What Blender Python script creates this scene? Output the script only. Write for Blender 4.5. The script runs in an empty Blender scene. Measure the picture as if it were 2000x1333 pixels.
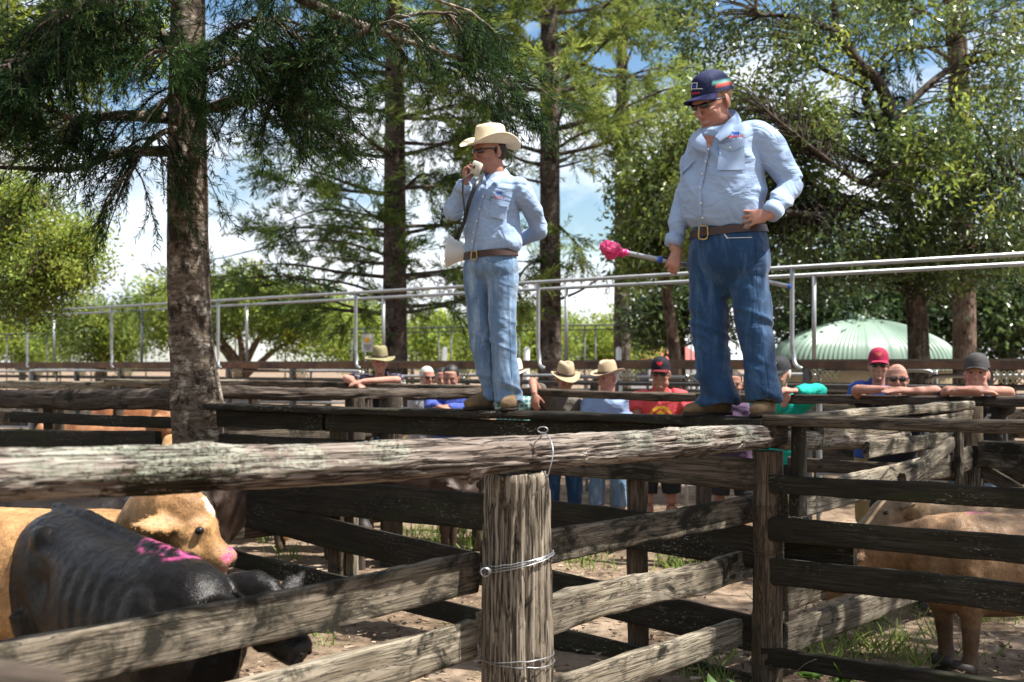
import bpy, math, random
import numpy as np
from mathutils import Vector, Matrix, Euler
from mathutils.bvhtree import BVHTree

random.seed(11)
rng = np.random.default_rng(11)
SC = bpy.context.scene
COL = SC.collection
F = 2600.0            # focal length in photograph pixels (photograph 2000 px wide)
HC = 1.70             # camera height
HY = 715.0            # horizon row

# ------------------------------------------------------------------ camera
cd = bpy.data.cameras.new('camera')
cd.sensor_width = 36.0
cd.lens = F * 36.0 / 2000.0
cd.shift_y = (HY - 666.5) / 2000.0
cd.clip_start = 0.05
cd.clip_end = 2000.0
cd.dof.use_dof = True
cd.dof.focus_distance = 6.9
cd.dof.aperture_fstop = 3.2
cam = bpy.data.objects.new('camera', cd)
cam.location = (0, 0, HC)
cam.rotation_euler = (math.radians(90), 0, 0)
COL.objects.link(cam)
SC.camera = cam

# ------------------------------------------------------------------ sun, sky, exposure
SUN_AZ = math.radians(103)      # clockwise from +Y (straight ahead); the sun stands to the right
SUN_EL = math.radians(61)
sd = Vector((math.sin(SUN_AZ) * math.cos(SUN_EL), math.cos(SUN_AZ) * math.cos(SUN_EL), math.sin(SUN_EL)))
sl = bpy.data.lights.new('sun', 'SUN')
sl.energy = 5.0
sl.angle = math.radians(0.5)
sl.color = (1.0, 0.955, 0.88)
sun = bpy.data.objects.new('sun', sl)
sun.rotation_euler = sd.to_track_quat('Z', 'Y').to_euler()
sun.location = (20, 0, 40)
COL.objects.link(sun)

W = bpy.data.worlds.new("World")
SC.world = W
W.use_nodes = True
wn, wl = W.node_tree.nodes, W.node_tree.links
wn.clear()
wo = wn.new('ShaderNodeOutputWorld')
wb = wn.new('ShaderNodeBackground')
wb.inputs['Strength'].default_value = 0.075
sky = wn.new('ShaderNodeTexSky')
sky.sky_type = 'NISHITA'
sky.sun_disc = False
sky.sun_elevation = SUN_EL
sky.sun_rotation = SUN_AZ
sky.air_density = 1.0
sky.dust_density = 0.6
tc = wn.new('ShaderNodeTexCoord')
mp = wn.new('ShaderNodeMapping')
mp.inputs['Scale'].default_value = (1.0, 1.0, 2.2)
mp.inputs['Location'].default_value = (0.37, 0.1, 0.25)
wl.new(tc.outputs['Generated'], mp.inputs['Vector'])
n1 = wn.new('ShaderNodeTexNoise')
n1.inputs['Scale'].default_value = 3.4
n1.inputs['Detail'].default_value = 7
n1.inputs['Roughness'].default_value = 0.55
wl.new(mp.outputs[0], n1.inputs['Vector'])
r1 = wn.new('ShaderNodeValToRGB')
r1.color_ramp.elements[0].position = 0.43
r1.color_ramp.elements[1].position = 0.55
wl.new(n1.outputs['Fac'], r1.inputs['Fac'])
n2 = wn.new('ShaderNodeTexNoise')
n2.inputs['Scale'].default_value = 9.0
n2.inputs['Detail'].default_value = 5
wl.new(mp.outputs[0], n2.inputs['Vector'])
r2 = wn.new('ShaderNodeValToRGB')
r2.color_ramp.elements[0].position = 0.3
r2.color_ramp.elements[0].color = (5.6, 6.0, 6.8, 1)
r2.color_ramp.elements[1].position = 0.62
r2.color_ramp.elements[1].color = (8.8, 8.95, 9.2, 1)
wl.new(n2.outputs['Fac'], r2.inputs['Fac'])
mxw = wn.new('ShaderNodeMix')
mxw.data_type = 'RGBA'
wl.new(r1.outputs['Color'], mxw.inputs['Factor'])
hsw = wn.new('ShaderNodeHueSaturation')
hsw.inputs['Saturation'].default_value = 1.2
hsw.inputs['Value'].default_value = 0.9
wl.new(sky.outputs['Color'], hsw.inputs['Color'])
wl.new(hsw.outputs['Color'], mxw.inputs['A'])
wl.new(r2.outputs['Color'], mxw.inputs['B'])
wl.new(mxw.outputs['Result'], wb.inputs['Color'])
wl.new(wb.outputs[0], wo.inputs['Surface'])

SC.view_settings.view_transform = 'Standard'
SC.view_settings.look = 'None'
SC.view_settings.exposure = 1.27
SC.view_settings.gamma = 1.0
SC.cycles.max_bounces = 6
SC.cycles.diffuse_bounces = 3
SC.cycles.glossy_bounces = 2
SC.cycles.transmission_bounces = 3
SC.cycles.transparent_max_bounces = 4
SC.cycles.sample_clamp_indirect = 4.0
SC.cycles.caustics_reflective = False
SC.cycles.caustics_refractive = False

# ------------------------------------------------------------------ helpers: places
def P(px, py, Y):
    """the point at depth Y seen at photograph pixel (px, py)"""
    return Vector(((px - 1000.0) * Y / F, Y, HC - (py - HY) * Y / F))

U = Vector((0.6, 0.8, 0)); VD = Vector((-0.8, 0.6, 0))     # the two directions the pens are laid out in
NA = Vector((0.8, -0.6, 0))                                  # towards the camera from the log fence
NB = Vector((-0.6, -0.8, 0))                                 # towards the camera from the plank fence
P2 = Vector((1.385, 7.2, 0))                                 # corner post
P3 = P2 + U * 3.5
def A_at(t, z): return Vector((P2.x, P2.y, z)) - U * t       # along the log fence towards the camera
def B_at(t, z): return Vector((P2.x, P2.y, z)) + VD * t      # along the plank fence, left positive
def C_at(s, z): return Vector((P3.x, P3.y, z)) + VD * s
def D_at(t, z): return Vector((P2.x, P2.y, z)) + U * t
def tA(px):
    r = (px - 1000) / F
    return (P2.x - r * P2.y) / (0.6 - 0.8 * r)
def tB(px):
    r = (px - 1000) / F
    return (P2.x - r * P2.y) / (0.8 + 0.6 * r)
def sC(px):
    r = (px - 1000) / F
    return (P3.x - r * P3.y) / (0.8 + 0.6 * r)
def YC(px): return 10.0 + 0.6 * sC(px)

# ------------------------------------------------------------------ helpers: numpy noise
def _hash(ix, iy, iz, seed):
    h = (ix.astype(np.int64) * 374761393 + iy.astype(np.int64) * 668265263 + iz.astype(np.int64) * 1442695041 + seed * 974634541) & 0xFFFFFFFF
    h = ((h ^ (h >> 13)) * 1274126177) & 0xFFFFFFFF
    h = ((h ^ (h >> 16)) * 2246822519) & 0xFFFFFFFF
    return ((h ^ (h >> 15)) & 0xFFFFFF) / float(0xFFFFFF)
def vnoise(p, seed=0):
    p = np.asarray(p, float)
    i = np.floor(p).astype(np.int64)
    f = p - i
    f = f * f * (3 - 2 * f)
    out = 0
    for dx in (0, 1):
        wx = f[:, 0] if dx else 1 - f[:, 0]
        for dy in (0, 1):
            wy = f[:, 1] if dy else 1 - f[:, 1]
            for dz in (0, 1):
                wz = f[:, 2] if dz else 1 - f[:, 2]
                out = out + wx * wy * wz * _hash(i[:, 0] + dx, i[:, 1] + dy, i[:, 2] + dz, seed)
    return out * 2 - 1
def fbm(p, oct=3, seed=0):
    p = np.asarray(p, float); s = 0; a = 1; t = 0
    for k in range(oct):
        s = s + a * vnoise(p, seed + k * 17); t += a
        p = p * 2.03; a *= 0.5
    return s / t

# ------------------------------------------------------------------ helpers: meshes
class G:
    """collects pieces of ONE mesh"""
    def __init__(s):
        s.V = []; s.Q = []; s.T = []; s.C = []; s.K = []; s.n = 0
    def add(s, V, Q=None, T=None, col=None, grain=None):
        V = np.asarray(V, float).reshape(-1, 3)
        s.V.append(V)
        if Q is not None and len(Q): s.Q.append(np.asarray(Q, np.int64) + s.n)
        if T is not None and len(T): s.T.append(np.asarray(T, np.int64) + s.n)
        c = np.ones((len(V), 3)) if col is None else np.broadcast_to(np.asarray(col, float), (len(V), 3))
        s.C.append(c)
        s.K.append(V if grain is None else grain)
        s.n += len(V)
        return s
    def arrays(s):
        V = np.concatenate(s.V)
        Q = np.concatenate(s.Q) if s.Q else np.zeros((0, 4), np.int64)
        T = np.concatenate(s.T) if s.T else np.zeros((0, 3), np.int64)
        return V, Q, T, np.concatenate(s.C), np.concatenate(s.K)

def np_mesh(name, V, Q, T):
    me = bpy.data.meshes.new(name)
    me.vertices.add(len(V))
    me.vertices.foreach_set('co', np.ascontiguousarray(V, np.float32).ravel())
    nq, nt = len(Q), len(T)
    me.loops.add(nq * 4 + nt * 3)
    me.loops.foreach_set('vertex_index', np.concatenate([Q.ravel(), T.ravel()]).astype(np.int32))
    me.polygons.add(nq + nt)
    me.polygons.foreach_set('loop_start', np.concatenate([np.arange(nq) * 4, nq * 4 + np.arange(nt) * 3]).astype(np.int32))
    me.update(calc_edges=True)
    return me

def wloc(o):
    v = Vector((0, 0, 0))
    while o is not None:
        v += o.location; o = o.parent
    return v
def setcol(me, C, name='Col'):
    a = me.attributes.new(name, 'FLOAT_COLOR', 'POINT')
    d = np.ones((len(C), 4), np.float32); d[:, :3] = C
    a.data.foreach_set('color', d.ravel())
def setvec(me, K, name='grain'):
    a = me.attributes.new(name, 'FLOAT_VECTOR', 'POINT')
    a.data.foreach_set('vector', np.ascontiguousarray(K, np.float32).ravel())
def smooth(me, on=True):
    me.polygons.foreach_set('use_smooth', np.full(len(me.polygons), on, bool))
def link(name, me, mat, parent=None, sm=True):
    o = bpy.data.objects.new(name, me)
    COL.objects.link(o)
    if mat is not None: me.materials.append(mat)
    if parent is not None: o.parent = parent
    smooth(me, sm)
    return o
def build(name, g, mat, parent=None, sm=True, col=False, grain=False, auto=None):
    V, Q, T, C, K = g.arrays()
    if parent is not None: V = V - np.array(wloc(parent))
    me = np_mesh(name, V, Q, T)
    if col: setcol(me, C)
    if grain: setvec(me, K)
    o = link(name, me, mat, parent, sm)
    if auto is not None:
        me.set_sharp_from_angle(angle=math.radians(auto))
    return o
def tag(o, label, cat, group=None, kind=None):
    if label: o['label'] = label
    if cat: o['category'] = cat
    if group: o['group'] = group
    if kind: o['kind'] = kind
    return o
def thing(name, label, cat, loc=(0, 0, 0), group=None):
    o = bpy.data.objects.new(name, None)
    COL.objects.link(o)
    o.location = loc
    o.empty_display_size = 0.2
    return tag(o, label, cat, group)

def nrm(v):
    v = np.asarray(v, float)
    return v / (np.linalg.norm(v, axis=-1, keepdims=True) + 1e-12)
def loft(pts, rad, n=12, up=(0, 0, 1), cap=True, sq=2.0, tang=None):
    """tube through pts; rad = radius, or (side radius, up radius) per ring"""
    p = np.array([list(q) for q in pts], float); m = len(p)
    r = np.asarray(rad, float)
    if r.ndim == 0: r = np.full((m, 2), float(r))
    if r.ndim == 1: r = np.stack([r, r], 1)
    t = np.zeros_like(p)
    t[1:-1] = p[2:] - p[:-2]; t[0] = p[1] - p[0]; t[-1] = p[-1] - p[-2]
    t = nrm(t)
    if tang is not None: t = np.broadcast_to(nrm(list(tang)), p.shape).copy()
    up = np.broadcast_to(np.asarray(list(up), float), p.shape).copy()
    side = np.cross(t, up)
    bad = np.linalg.norm(side, axis=1) < 0.08
    if bad.any():
        side[bad] = np.cross(t[bad], np.array([0.13, -1, 0.05]))
    side = nrm(side)
    u2 = np.cross(side, t)
    a = np.arange(n) * 2 * math.pi / n
    ca, sa = np.cos(a), np.sin(a)
    if sq != 2.0:
        ca = np.sign(ca) * np.abs(ca) ** (2 / sq); sa = np.sign(sa) * np.abs(sa) ** (2 / sq)
    V = p[:, None, :] + r[:, 0, None, None] * ca[None, :, None] * side[:, None, :] + r[:, 1, None, None] * sa[None, :, None] * u2[:, None, :]
    V = V.reshape(-1, 3)
    i = np.arange(m - 1)[:, None] * n; j = np.arange(n)[None, :]; k = (j + 1) % n
    Q = np.stack([i + j, i + k, i + n + k, i + n + j], -1).reshape(-1, 4)
    T = None
    if cap:
        V = np.concatenate([V, p[:1], p[-1:]])
        c0, c1 = m * n, m * n + 1
        jj = np.arange(n); kk = (jj + 1) % n
        T = np.concatenate([np.stack([np.full(n, c0), kk, jj], 1), np.stack([np.full(n, c1), (m - 1) * n + jj, (m - 1) * n + kk], 1)])
    return V, Q, T
def curve(pts, k=6):
    """Catmull-Rom resample of rows (points, radii, anything)"""
    p = np.array([list(q) for q in pts], float)
    e = np.concatenate([[2 * p[0] - p[1]], p, [2 * p[-1] - p[-2]]])
    out = []
    for i in range(1, len(e) - 2):
        for j in range(k):
            t = j / k
            out.append(0.5 * (2 * e[i] + (e[i + 1] - e[i - 1]) * t + (2 * e[i - 1] - 5 * e[i] + 4 * e[i + 1] - e[i + 2]) * t * t + (3 * e[i] - e[i - 1] - 3 * e[i + 1] + e[i + 2]) * t ** 3))
    out.append(p[-1])
    return np.array(out)
def ell(c, r, R=None, nu=14, nv=9):
    th = np.linspace(0, math.pi, nv)[1:-1]; ph = np.arange(nu) * 2 * math.pi / nu
    v = np.stack([np.outer(np.sin(th), np.cos(ph)), np.outer(np.sin(th), np.sin(ph)), np.outer(np.cos(th), np.ones(nu))], -1).reshape(-1, 3)
    v = np.concatenate([v, [[0, 0, 1], [0, 0, -1]]]) * np.asarray(r, float)
    if R is not None: v = v @ np.array(R).T
    v = v + np.array(list(c))
    m = nv - 2
    i = np.arange(m - 1)[:, None] * nu; j = np.arange(nu)[None]; k = (j + 1) % nu
    Q = np.stack([i + j, i + nu + j, i + nu + k, i + k], -1).reshape(-1, 4)
    jj = np.arange(nu); kk = (jj + 1) % nu
    T = np.concatenate([np.stack([np.full(nu, m * nu), jj, kk], 1), np.stack([np.full(nu, m * nu + 1), (m - 1) * nu + kk, (m - 1) * nu + jj], 1)])
    return v, Q, T
def box(c, s, R=None):
    """box with centre c, full sizes s"""
    x = np.array([[-1, -1, -1], [1, -1, -1], [1, 1, -1], [-1, 1, -1], [-1, -1, 1], [1, -1, 1], [1, 1, 1], [-1, 1, 1]], float) * 0.5 * np.asarray(s, float)
    if R is not None: x = x @ np.array(R).T
    return x + np.array(list(c)), np.array([[0, 3, 2, 1], [4, 5, 6, 7], [0, 1, 5, 4], [1, 2, 6, 5], [2, 3, 7, 6], [3, 0, 4, 7]]), None
def rotz(a): return np.array(Matrix.Rotation(a, 3, 'Z'))
def rotx(a): return np.array(Matrix.Rotation(a, 3, 'X'))
def roty(a): return np.array(Matrix.Rotation(a, 3, 'Y'))

TMP = bpy.data.scenes.new('scratch')
def fuse(g, voxel, it=4, fac=0.5):
    """one continuous skin round all pieces of g -> (V, faces arrays, normals)"""
    V, Q, T, C, K = g.arrays()
    me = np_mesh('scratch', V, Q, T)
    o = bpy.data.objects.new('scratch', me)
    TMP.collection.objects.link(o)
    m = o.modifiers.new('r', 'REMESH'); m.mode = 'VOXEL'; m.voxel_size = voxel
    if it:
        s = o.modifiers.new('s', 'SMOOTH'); s.iterations = it; s.factor = fac
    with bpy.context.temp_override(scene=TMP, view_layer=TMP.view_layers[0]):
        dg = bpy.context.evaluated_depsgraph_get()
        dg.update()
    ev = o.evaluated_get(dg)
    r = bpy.data.meshes.new_from_object(ev)
    bpy.data.objects.remove(o); bpy.data.meshes.remove(me)
    return r
def mget(me):
    n = len(me.vertices)
    V = np.zeros(n * 3, np.float32); me.vertices.foreach_get('co', V)
    N = np.zeros(n * 3, np.float32); me.vertices.foreach_get('normal', N)
    return V.reshape(-1, 3).astype(float), N.reshape(-1, 3).astype(float)
def mput(me, V):
    me.vertices.foreach_set('co', np.ascontiguousarray(V, np.float32).ravel()); me.update()
def fused(name, g, voxel, mat, parent=None, it=4, disp=None, colf=None, fac=0.5):
    me = fuse(g, voxel, it, fac)
    me.name = name
    V, N = mget(me)
    if disp is not None:
        V = V + N * disp(V, N)[:, None]
    if colf is not None: setcol(me, colf(V, N))
    setvec(me, V)
    off = np.array(wloc(parent)) if parent is not None else np.zeros(3)
    mput(me, V - off)
    me.materials.clear()
    return link(name, me, mat, parent)
def bvh_of(o):
    me = o.data; w = wloc(o)
    vs = [v.co + w for v in me.vertices]
    return BVHTree.FromPolygons(vs, [tuple(p.vertices) for p in me.polygons])
def hit(bvh, px, py):
    o = Vector((0, 0, HC)); d = (P(px, py, 1.0) - o).normalized()
    h = bvh.ray_cast(o, d)
    return (h[0], h[1]) if h[0] is not None else (None, None)
def patch(bvh, poly_rows, off=0.004):
    """grid of pixel rows laid on a surface, standing off it by off"""
    rows = []
    for row in poly_rows:
        rr = []
        for (x, y) in row:
            a, n = hit(bvh, x, y)
            if a is None: return None
            if n.dot(Vector((0, -1, 0))) < 0 and n.dot(Vector((0, 0, HC)) - a) < 0: n = -n
            rr.append(a + n * off)
        rows.append(rr)
    m, k = len(rows), len(rows[0])
    V = np.array([list(v) for r in rows for v in r])
    Q = [[i * k + j, (i + 1) * k + j, (i + 1) * k + j + 1, i * k + j + 1] for i in range(m - 1) for j in range(k - 1)]
    return V, np.array(Q)
def quadgrid(c, m=8, k=8):
    """pixel grid between four corners tl, tr, br, bl"""
    tl, tr, br, bl = [np.array(q, float) for q in c]
    return [[tuple((1 - v) * ((1 - u) * tl + u * tr) + v * ((1 - u) * bl + u * br)) for u in np.linspace(0, 1, k)] for v in np.linspace(0, 1, m)]
def thick(V, Q, d):
    """give a laid-on sheet a rim of depth d (towards -normal is unknown, so towards +Y)"""
    return V, Q
# ------------------------------------------------------------------ materials
class NT:
    def __init__(s, name):
        s.m = bpy.data.materials.new(name); s.m.use_nodes = True
        s.n, s.l = s.m.node_tree.nodes, s.m.node_tree.links
        s.b = s.n['Principled BSDF']; s.o = s.n['Material Output']
    def node(s, t, **k):
        x = s.n.new(t)
        for a, v in k.items(): setattr(x, a, v)
        return x
    def put(s, sock, v):
        if hasattr(v, 'is_output') or isinstance(v, bpy.types.NodeSocket): s.l.new(v, sock)
        else: sock.default_value = v
    def attr(s, name, out='Vector'):
        a = s.node('ShaderNodeAttribute', attribute_name=name); return a.outputs[out]
    def obj(s): return s.node('ShaderNodeTexCoord').outputs['Object']
    def mapv(s, v, scale=(1, 1, 1), loc=(0, 0, 0)):
        m = s.node('ShaderNodeMapping'); s.put(m.inputs['Vector'], v)
        m.inputs['Scale'].default_value = scale; m.inputs['Location'].default_value = loc
        return m.outputs[0]
    def noise(s, v, scale, detail=3, rough=0.55, dist=0.0):
        x = s.node('ShaderNodeTexNoise'); s.put(x.inputs['Vector'], v)
        x.inputs['Scale'].default_value = scale; x.inputs['Detail'].default_value = detail
        x.inputs['Roughness'].default_value = rough; x.inputs['Distortion'].default_value = dist
        return x.outputs['Fac']
    def vor(s, v, scale, feature='F1'):
        x = s.node('ShaderNodeTexVoronoi', feature=feature); s.put(x.inputs['Vector'], v)
        x.inputs['Scale'].default_value = scale
        return x.outputs['Distance'], x.outputs.get('Color')
    def ramp(s, v, a, b, ca=(0, 0, 0, 1), cb=(1, 1, 1, 1)):
        x = s.node('ShaderNodeValToRGB'); s.put(x.inputs['Fac'], v)
        e = x.color_ramp.elements; e[0].position = a; e[1].position = b; e[0].color = ca; e[1].color = cb
        return x.outputs['Color']
    def mix(s, f, a, b, blend='MIX'):
        x = s.node('ShaderNodeMix', data_type='RGBA', blend_type=blend)
        s.put(x.inputs['Factor'], f)
        for k, v in (('A', a), ('B', b)):
            if isinstance(v, tuple) and len(v) == 3: v = v + (1,)
            s.put(x.inputs[k], v)
        return x.outputs['Result']
    def math(s, op, a, b=0.0):
        x = s.node('ShaderNodeMath', operation=op); s.put(x.inputs[0], a); s.put(x.inputs[1], b)
        return x.outputs[0]
    def bump(s, h, strength=0.3, dist=0.01, normal=None):
        x = s.node('ShaderNodeBump'); x.inputs['Strength'].default_value = strength; x.inputs['Distance'].default_value = dist
        s.put(x.inputs['Height'], h)
        if normal is not None: s.put(x.inputs['Normal'], normal)
        s.l.new(x.outputs[0], s.b.inputs['Normal']); return x.outputs[0]
    def base(s, c, rough=0.7, spec=0.3, metal=0.0):
        if isinstance(c, tuple) and len(c) == 3: c = c + (1,)
        s.put(s.b.inputs['Base Color'], c); s.put(s.b.inputs['Roughness'], rough)
        s.b.inputs['Specular IOR Level'].default_value = spec; s.b.inputs['Metallic'].default_value = metal
        return s.m

def simple(name, c, c2=None, scale=8.0, rough=0.7, spec=0.3, metal=0.0, bump=0.15, bscale=None, dist=0.004, vec='obj'):
    t = NT(name)
    v = t.obj() if vec == 'obj' else t.attr(vec)
    c2 = c2 or tuple(x * 0.75 for x in c)
    n = t.noise(v, scale, 4)
    t.base(t.mix(t.ramp(n, 0.3, 0.7), c, c2), rough, spec, metal)
    if bump: t.bump(t.noise(v, bscale or scale * 4, 3), bump, dist)
    return t.m

def wood(name, light, dark, stain=0.0, lichen=0.0, moss=0.0, streak=1.0, bump=0.6, streakc=(0.016, 0.013, 0.010), lichen_c=(0.36, 0.38, 0.30)):
    """weathered timber; grain runs along the first axis of the 'grain' attribute (metres)"""
    t = NT(name)
    g = t.attr('grain')
    fine = t.noise(t.mapv(g, (4.0, 150, 150)), 1.0, 6, 0.7, 0.5)
    mid = t.noise(t.mapv(g, (1.6, 34, 34)), 1.0, 5, 0.65, 0.5)
    big = t.noise(t.mapv(g, (1.1, 2.4, 2.4)), 1.0, 4, 0.6)
    crack = t.noise(t.mapv(g, (1.5, 46, 46), (3.3, 1.7, 0.2)), 1.0, 4, 0.55, 1.0)
    crk = t.ramp(t.math('ABSOLUTE', t.math('SUBTRACT', crack, 0.5)), 0.0, 0.045 * min(1.6, max(1, streak)))
    c = t.mix(t.ramp(fine, 0.3, 0.68), dark, light)
    c = t.mix(t.ramp(mid, 0.35, 0.7, (0.42, 0.40, 0.38, 1), (1.08, 1.06, 1.04, 1)), c, (1, 1, 1), 'MULTIPLY') if False else t.mix(1.0, c, t.ramp(mid, 0.32, 0.68, (0.5, 0.47, 0.44, 1), (1.05, 1.04, 1.02, 1)), 'MULTIPLY')
    c = t.mix(1.0, c, t.ramp(big, 0.3, 0.7, (0.66, 0.62, 0.58, 1), (1.08, 1.07, 1.05, 1)), 'MULTIPLY')
    c = t.mix(t.math('MULTIPLY', t.math('SUBTRACT', 1.0, crk), 0.85 * streak), c, streakc)
    if stain > 0:
        st = t.noise(t.mapv(g, (3.2, 9, 5), (9.1, 2.2, 5.0)), 1.0, 6, 0.7, 0.6)
        c = t.mix(t.ramp(st, 0.66 - 0.32 * stain, 0.72 - 0.22 * stain), c, (0.020, 0.018, 0.013))
    if moss > 0:
        ms = t.noise(t.mapv(g, (2.0, 7, 7), (4.1, 7.2, 1.0)), 1.0, 5, 0.7, 0.3)
        c = t.mix(t.ramp(ms, 0.70 - 0.3 * moss, 0.80 - 0.2 * moss), c, (0.028, 0.030, 0.014))
    if lichen > 0:
        a = t.noise(t.mapv(g, (2.0, 5, 5), (1.0, 3.0, 8.0)), 1.0, 3, 0.5)
        b = t.noise(t.mapv(g, (38, 90, 90)), 1.0, 6, 0.75)
        m = t.math('MULTIPLY', t.ramp(a, 0.50, 0.75), t.ramp(b, 0.62 - 0.15 * lichen, 0.68 - 0.15 * lichen))
        c = t.mix(m, c, lichen_c)
    t.base(c, 0.88, 0.15)
    h = t.math('ADD', t.math('MULTIPLY', fine, 0.5), t.math('MULTIPLY', crk, 0.5))
    t.bump(h, bump, 0.010)
    return t.m

M = {}
M['log'] = wood('weathered_log', (0.42, 0.37, 0.315), (0.155, 0.125, 0.10), stain=0.25, lichen=0.75, moss=0.25, bump=0.9)
M['post'] = wood('weathered_post', (0.52, 0.47, 0.40), (0.20, 0.165, 0.125), stain=0.2, moss=0.25, lichen=.25, bump=1.0, streak=1.15, lichen_c=(0.34, 0.34, 0.22))
M['plank_grey'] = wood('grey_plank', (0.36, 0.325, 0.27), (0.13, 0.11, 0.08), stain=0.72, moss=0.3, lichen=0.1)
M['plank_pale'] = wood('pale_plank', (0.44, 0.40, 0.33), (0.20, 0.175, 0.13), stain=0.35, moss=0.1)
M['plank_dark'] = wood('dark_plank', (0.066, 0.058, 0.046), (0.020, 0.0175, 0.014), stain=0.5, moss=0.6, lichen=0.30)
M['plank_mid'] = wood('brown_plank', (0.20, 0.165, 0.13), (0.06, 0.05, 0.038), stain=0.4, moss=0.2, lichen=0.15)
M['log_dark'] = wood('dark_log', (0.17, 0.14, 0.12), (0.045, 0.036, 0.03), stain=0.3, lichen=0.1)
M['post_brown'] = wood('brown_post', (0.22, 0.175, 0.13), (0.065, 0.05, 0.036), stain=0.3)
M['wire'] = simple('fence_wire', (0.42, 0.43, 0.45), (0.25, 0.25, 0.26), 60, 0.4, 0.5, 0.8, 0)
M['wire_rusty'] = simple('rusty_wire', (0.10, 0.07, 0.05), (0.05, 0.04, 0.035), 60, 0.7, 0.3, 0.3, 0)
M['galv'] = simple('galvanised_pipe', (0.36, 0.37, 0.37), (0.24, 0.25, 0.26), 5, 0.42, 0.5, 0.55, 0.05)
M['galv_dark'] = simple('dull_steel', (0.10, 0.105, 0.11), (0.07, 0.07, 0.075), 14, 0.6, 0.4, 0.2, 0.05)
M['rust'] = simple('rusty_steel', (0.17, 0.095, 0.055), (0.055, 0.04, 0.034), 5, 0.85, 0.2, 0.0, 0.3)

def ground_mat():
    t = NT('trodden_dirt')
    g = t.obj()
    a = t.noise(g, 0.9, 6, 0.6); b = t.noise(g, 7.0, 6, 0.7); f = t.noise(g, 60, 4, 0.7)
    c = t.mix(t.ramp(b, 0.35, 0.65), (0.085, 0.056, 0.037), (0.235, 0.17, 0.118))
    c = t.mix(t.ramp(a, 0.45, 0.7), c, (0.36, 0.275, 0.20))
    c = t.mix(t.math('MULTIPLY', t.ramp(f, 0.5, 0.62), 0.5), c, (0.30, 0.225, 0.155))
    d, cc = t.vor(t.mapv(g, (26, 52, 26)), 1.0)
    c = t.mix(t.math('MULTIPLY', t.ramp(d, 0.12, 0.3, (1, 1, 1, 1), (0, 0, 0, 1)), 0.35), c, (0.26, 0.19, 0.125))
    dk = t.noise(t.mapv(g, (1, 1, 1), (7.7, 3.1, 0)), 2.6, 6, 0.7)
    c = t.mix(t.math('MULTIPLY', t.ramp(dk, 0.52, 0.62), 0.75), c, (0.075, 0.05, 0.034))
    t.base(c, 0.95, 0.1)
    h = t.math('ADD', t.math('MULTIPLY', b, 1.0), t.math('MULTIPLY', f, 0.4))
    t.bump(h, 0.9, 0.03)
    return t.m
M['ground'] = ground_mat()

def leaf_mat(name, gloss=0.35, trans=0.35, spec=0.35):
    t = NT(name)
    c = t.attr('Col', 'Color')
    t.base(c, gloss, spec)
    tr = t.node('ShaderNodeBsdfTranslucent')
    hs = t.node('ShaderNodeHueSaturation')
    hs.inputs['Value'].default_value = 1.5; hs.inputs['Hue'].default_value = 0.485
    t.l.new(c, hs.inputs['Color']); t.l.new(hs.outputs[0], tr.inputs['Color'])
    ms = t.node('ShaderNodeMixShader'); ms.inputs[0].default_value = trans
    t.l.new(t.b.outputs[0], ms.inputs[1]); t.l.new(tr.outputs[0], ms.inputs[2])
    t.l.new(ms.outputs[0], t.o.inputs['Surface'])
    return t.m
M['needle'] = leaf_mat('conifer_foliage', 0.6, 0.34, 0.10)
M['leaf'] = leaf_mat('broadleaf_foliage', 0.28, 0.30, 0.5)
M['leaf_soft'] = leaf_mat('soft_foliage', 0.5, 0.42, 0.25)
M['grass'] = leaf_mat('grass_blades', 0.5, 0.4, 0.25)

def bark_mat(name, c1, c2, c3, ringy=True):
    t = NT(name)
    g = t.attr('grain')
    a = t.noise(t.mapv(g, (34, 11, 11) if ringy else (5, 30, 30)), 1.0, 6, 0.75, 0.8)
    b = t.noise(t.mapv(g, (7, 5, 5)), 1.0, 7, 0.75)
    c = t.mix(t.ramp(a, 0.38, 0.60), c1, c2)
    c = t.mix(t.math('MULTIPLY', t.ramp(b, 0.52, 0.60), t.ramp(a, 0.40, 0.52)), c, c3)
    c = t.mix(t.ramp(t.noise(t.mapv(g, (4, 6, 6), (5, 5, 5)), 1.0, 6, 0.7), 0.52, 0.60), c, tuple(x * .6 for x in c1))
    t.base(c, 0.92, 0.12)
    t.bump(t.math('ADD', a, t.math('MULTIPLY', b, 0.4)), 0.9, 0.02)
    return t.m
M['bark_pine'] = bark_mat('hoop_pine_bark', (0.058, 0.043, 0.032), (0.205, 0.162, 0.122), (0.42, 0.375, 0.31))
M['bark_far'] = bark_mat('far_pine_bark', (0.05, 0.038, 0.032), (0.13, 0.10, 0.085), (0.22, 0.18, 0.15))
M['bark_brown'] = bark_mat('brown_bark', (0.075, 0.05, 0.038), (0.19, 0.135, 0.10), (0.25, 0.19, 0.15), False)
M['bark_limb'] = bark_mat('dark_limb_bark', (0.03, 0.024, 0.018), (0.085, 0.066, 0.05), (0.15, 0.13, 0.11), False)
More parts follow.
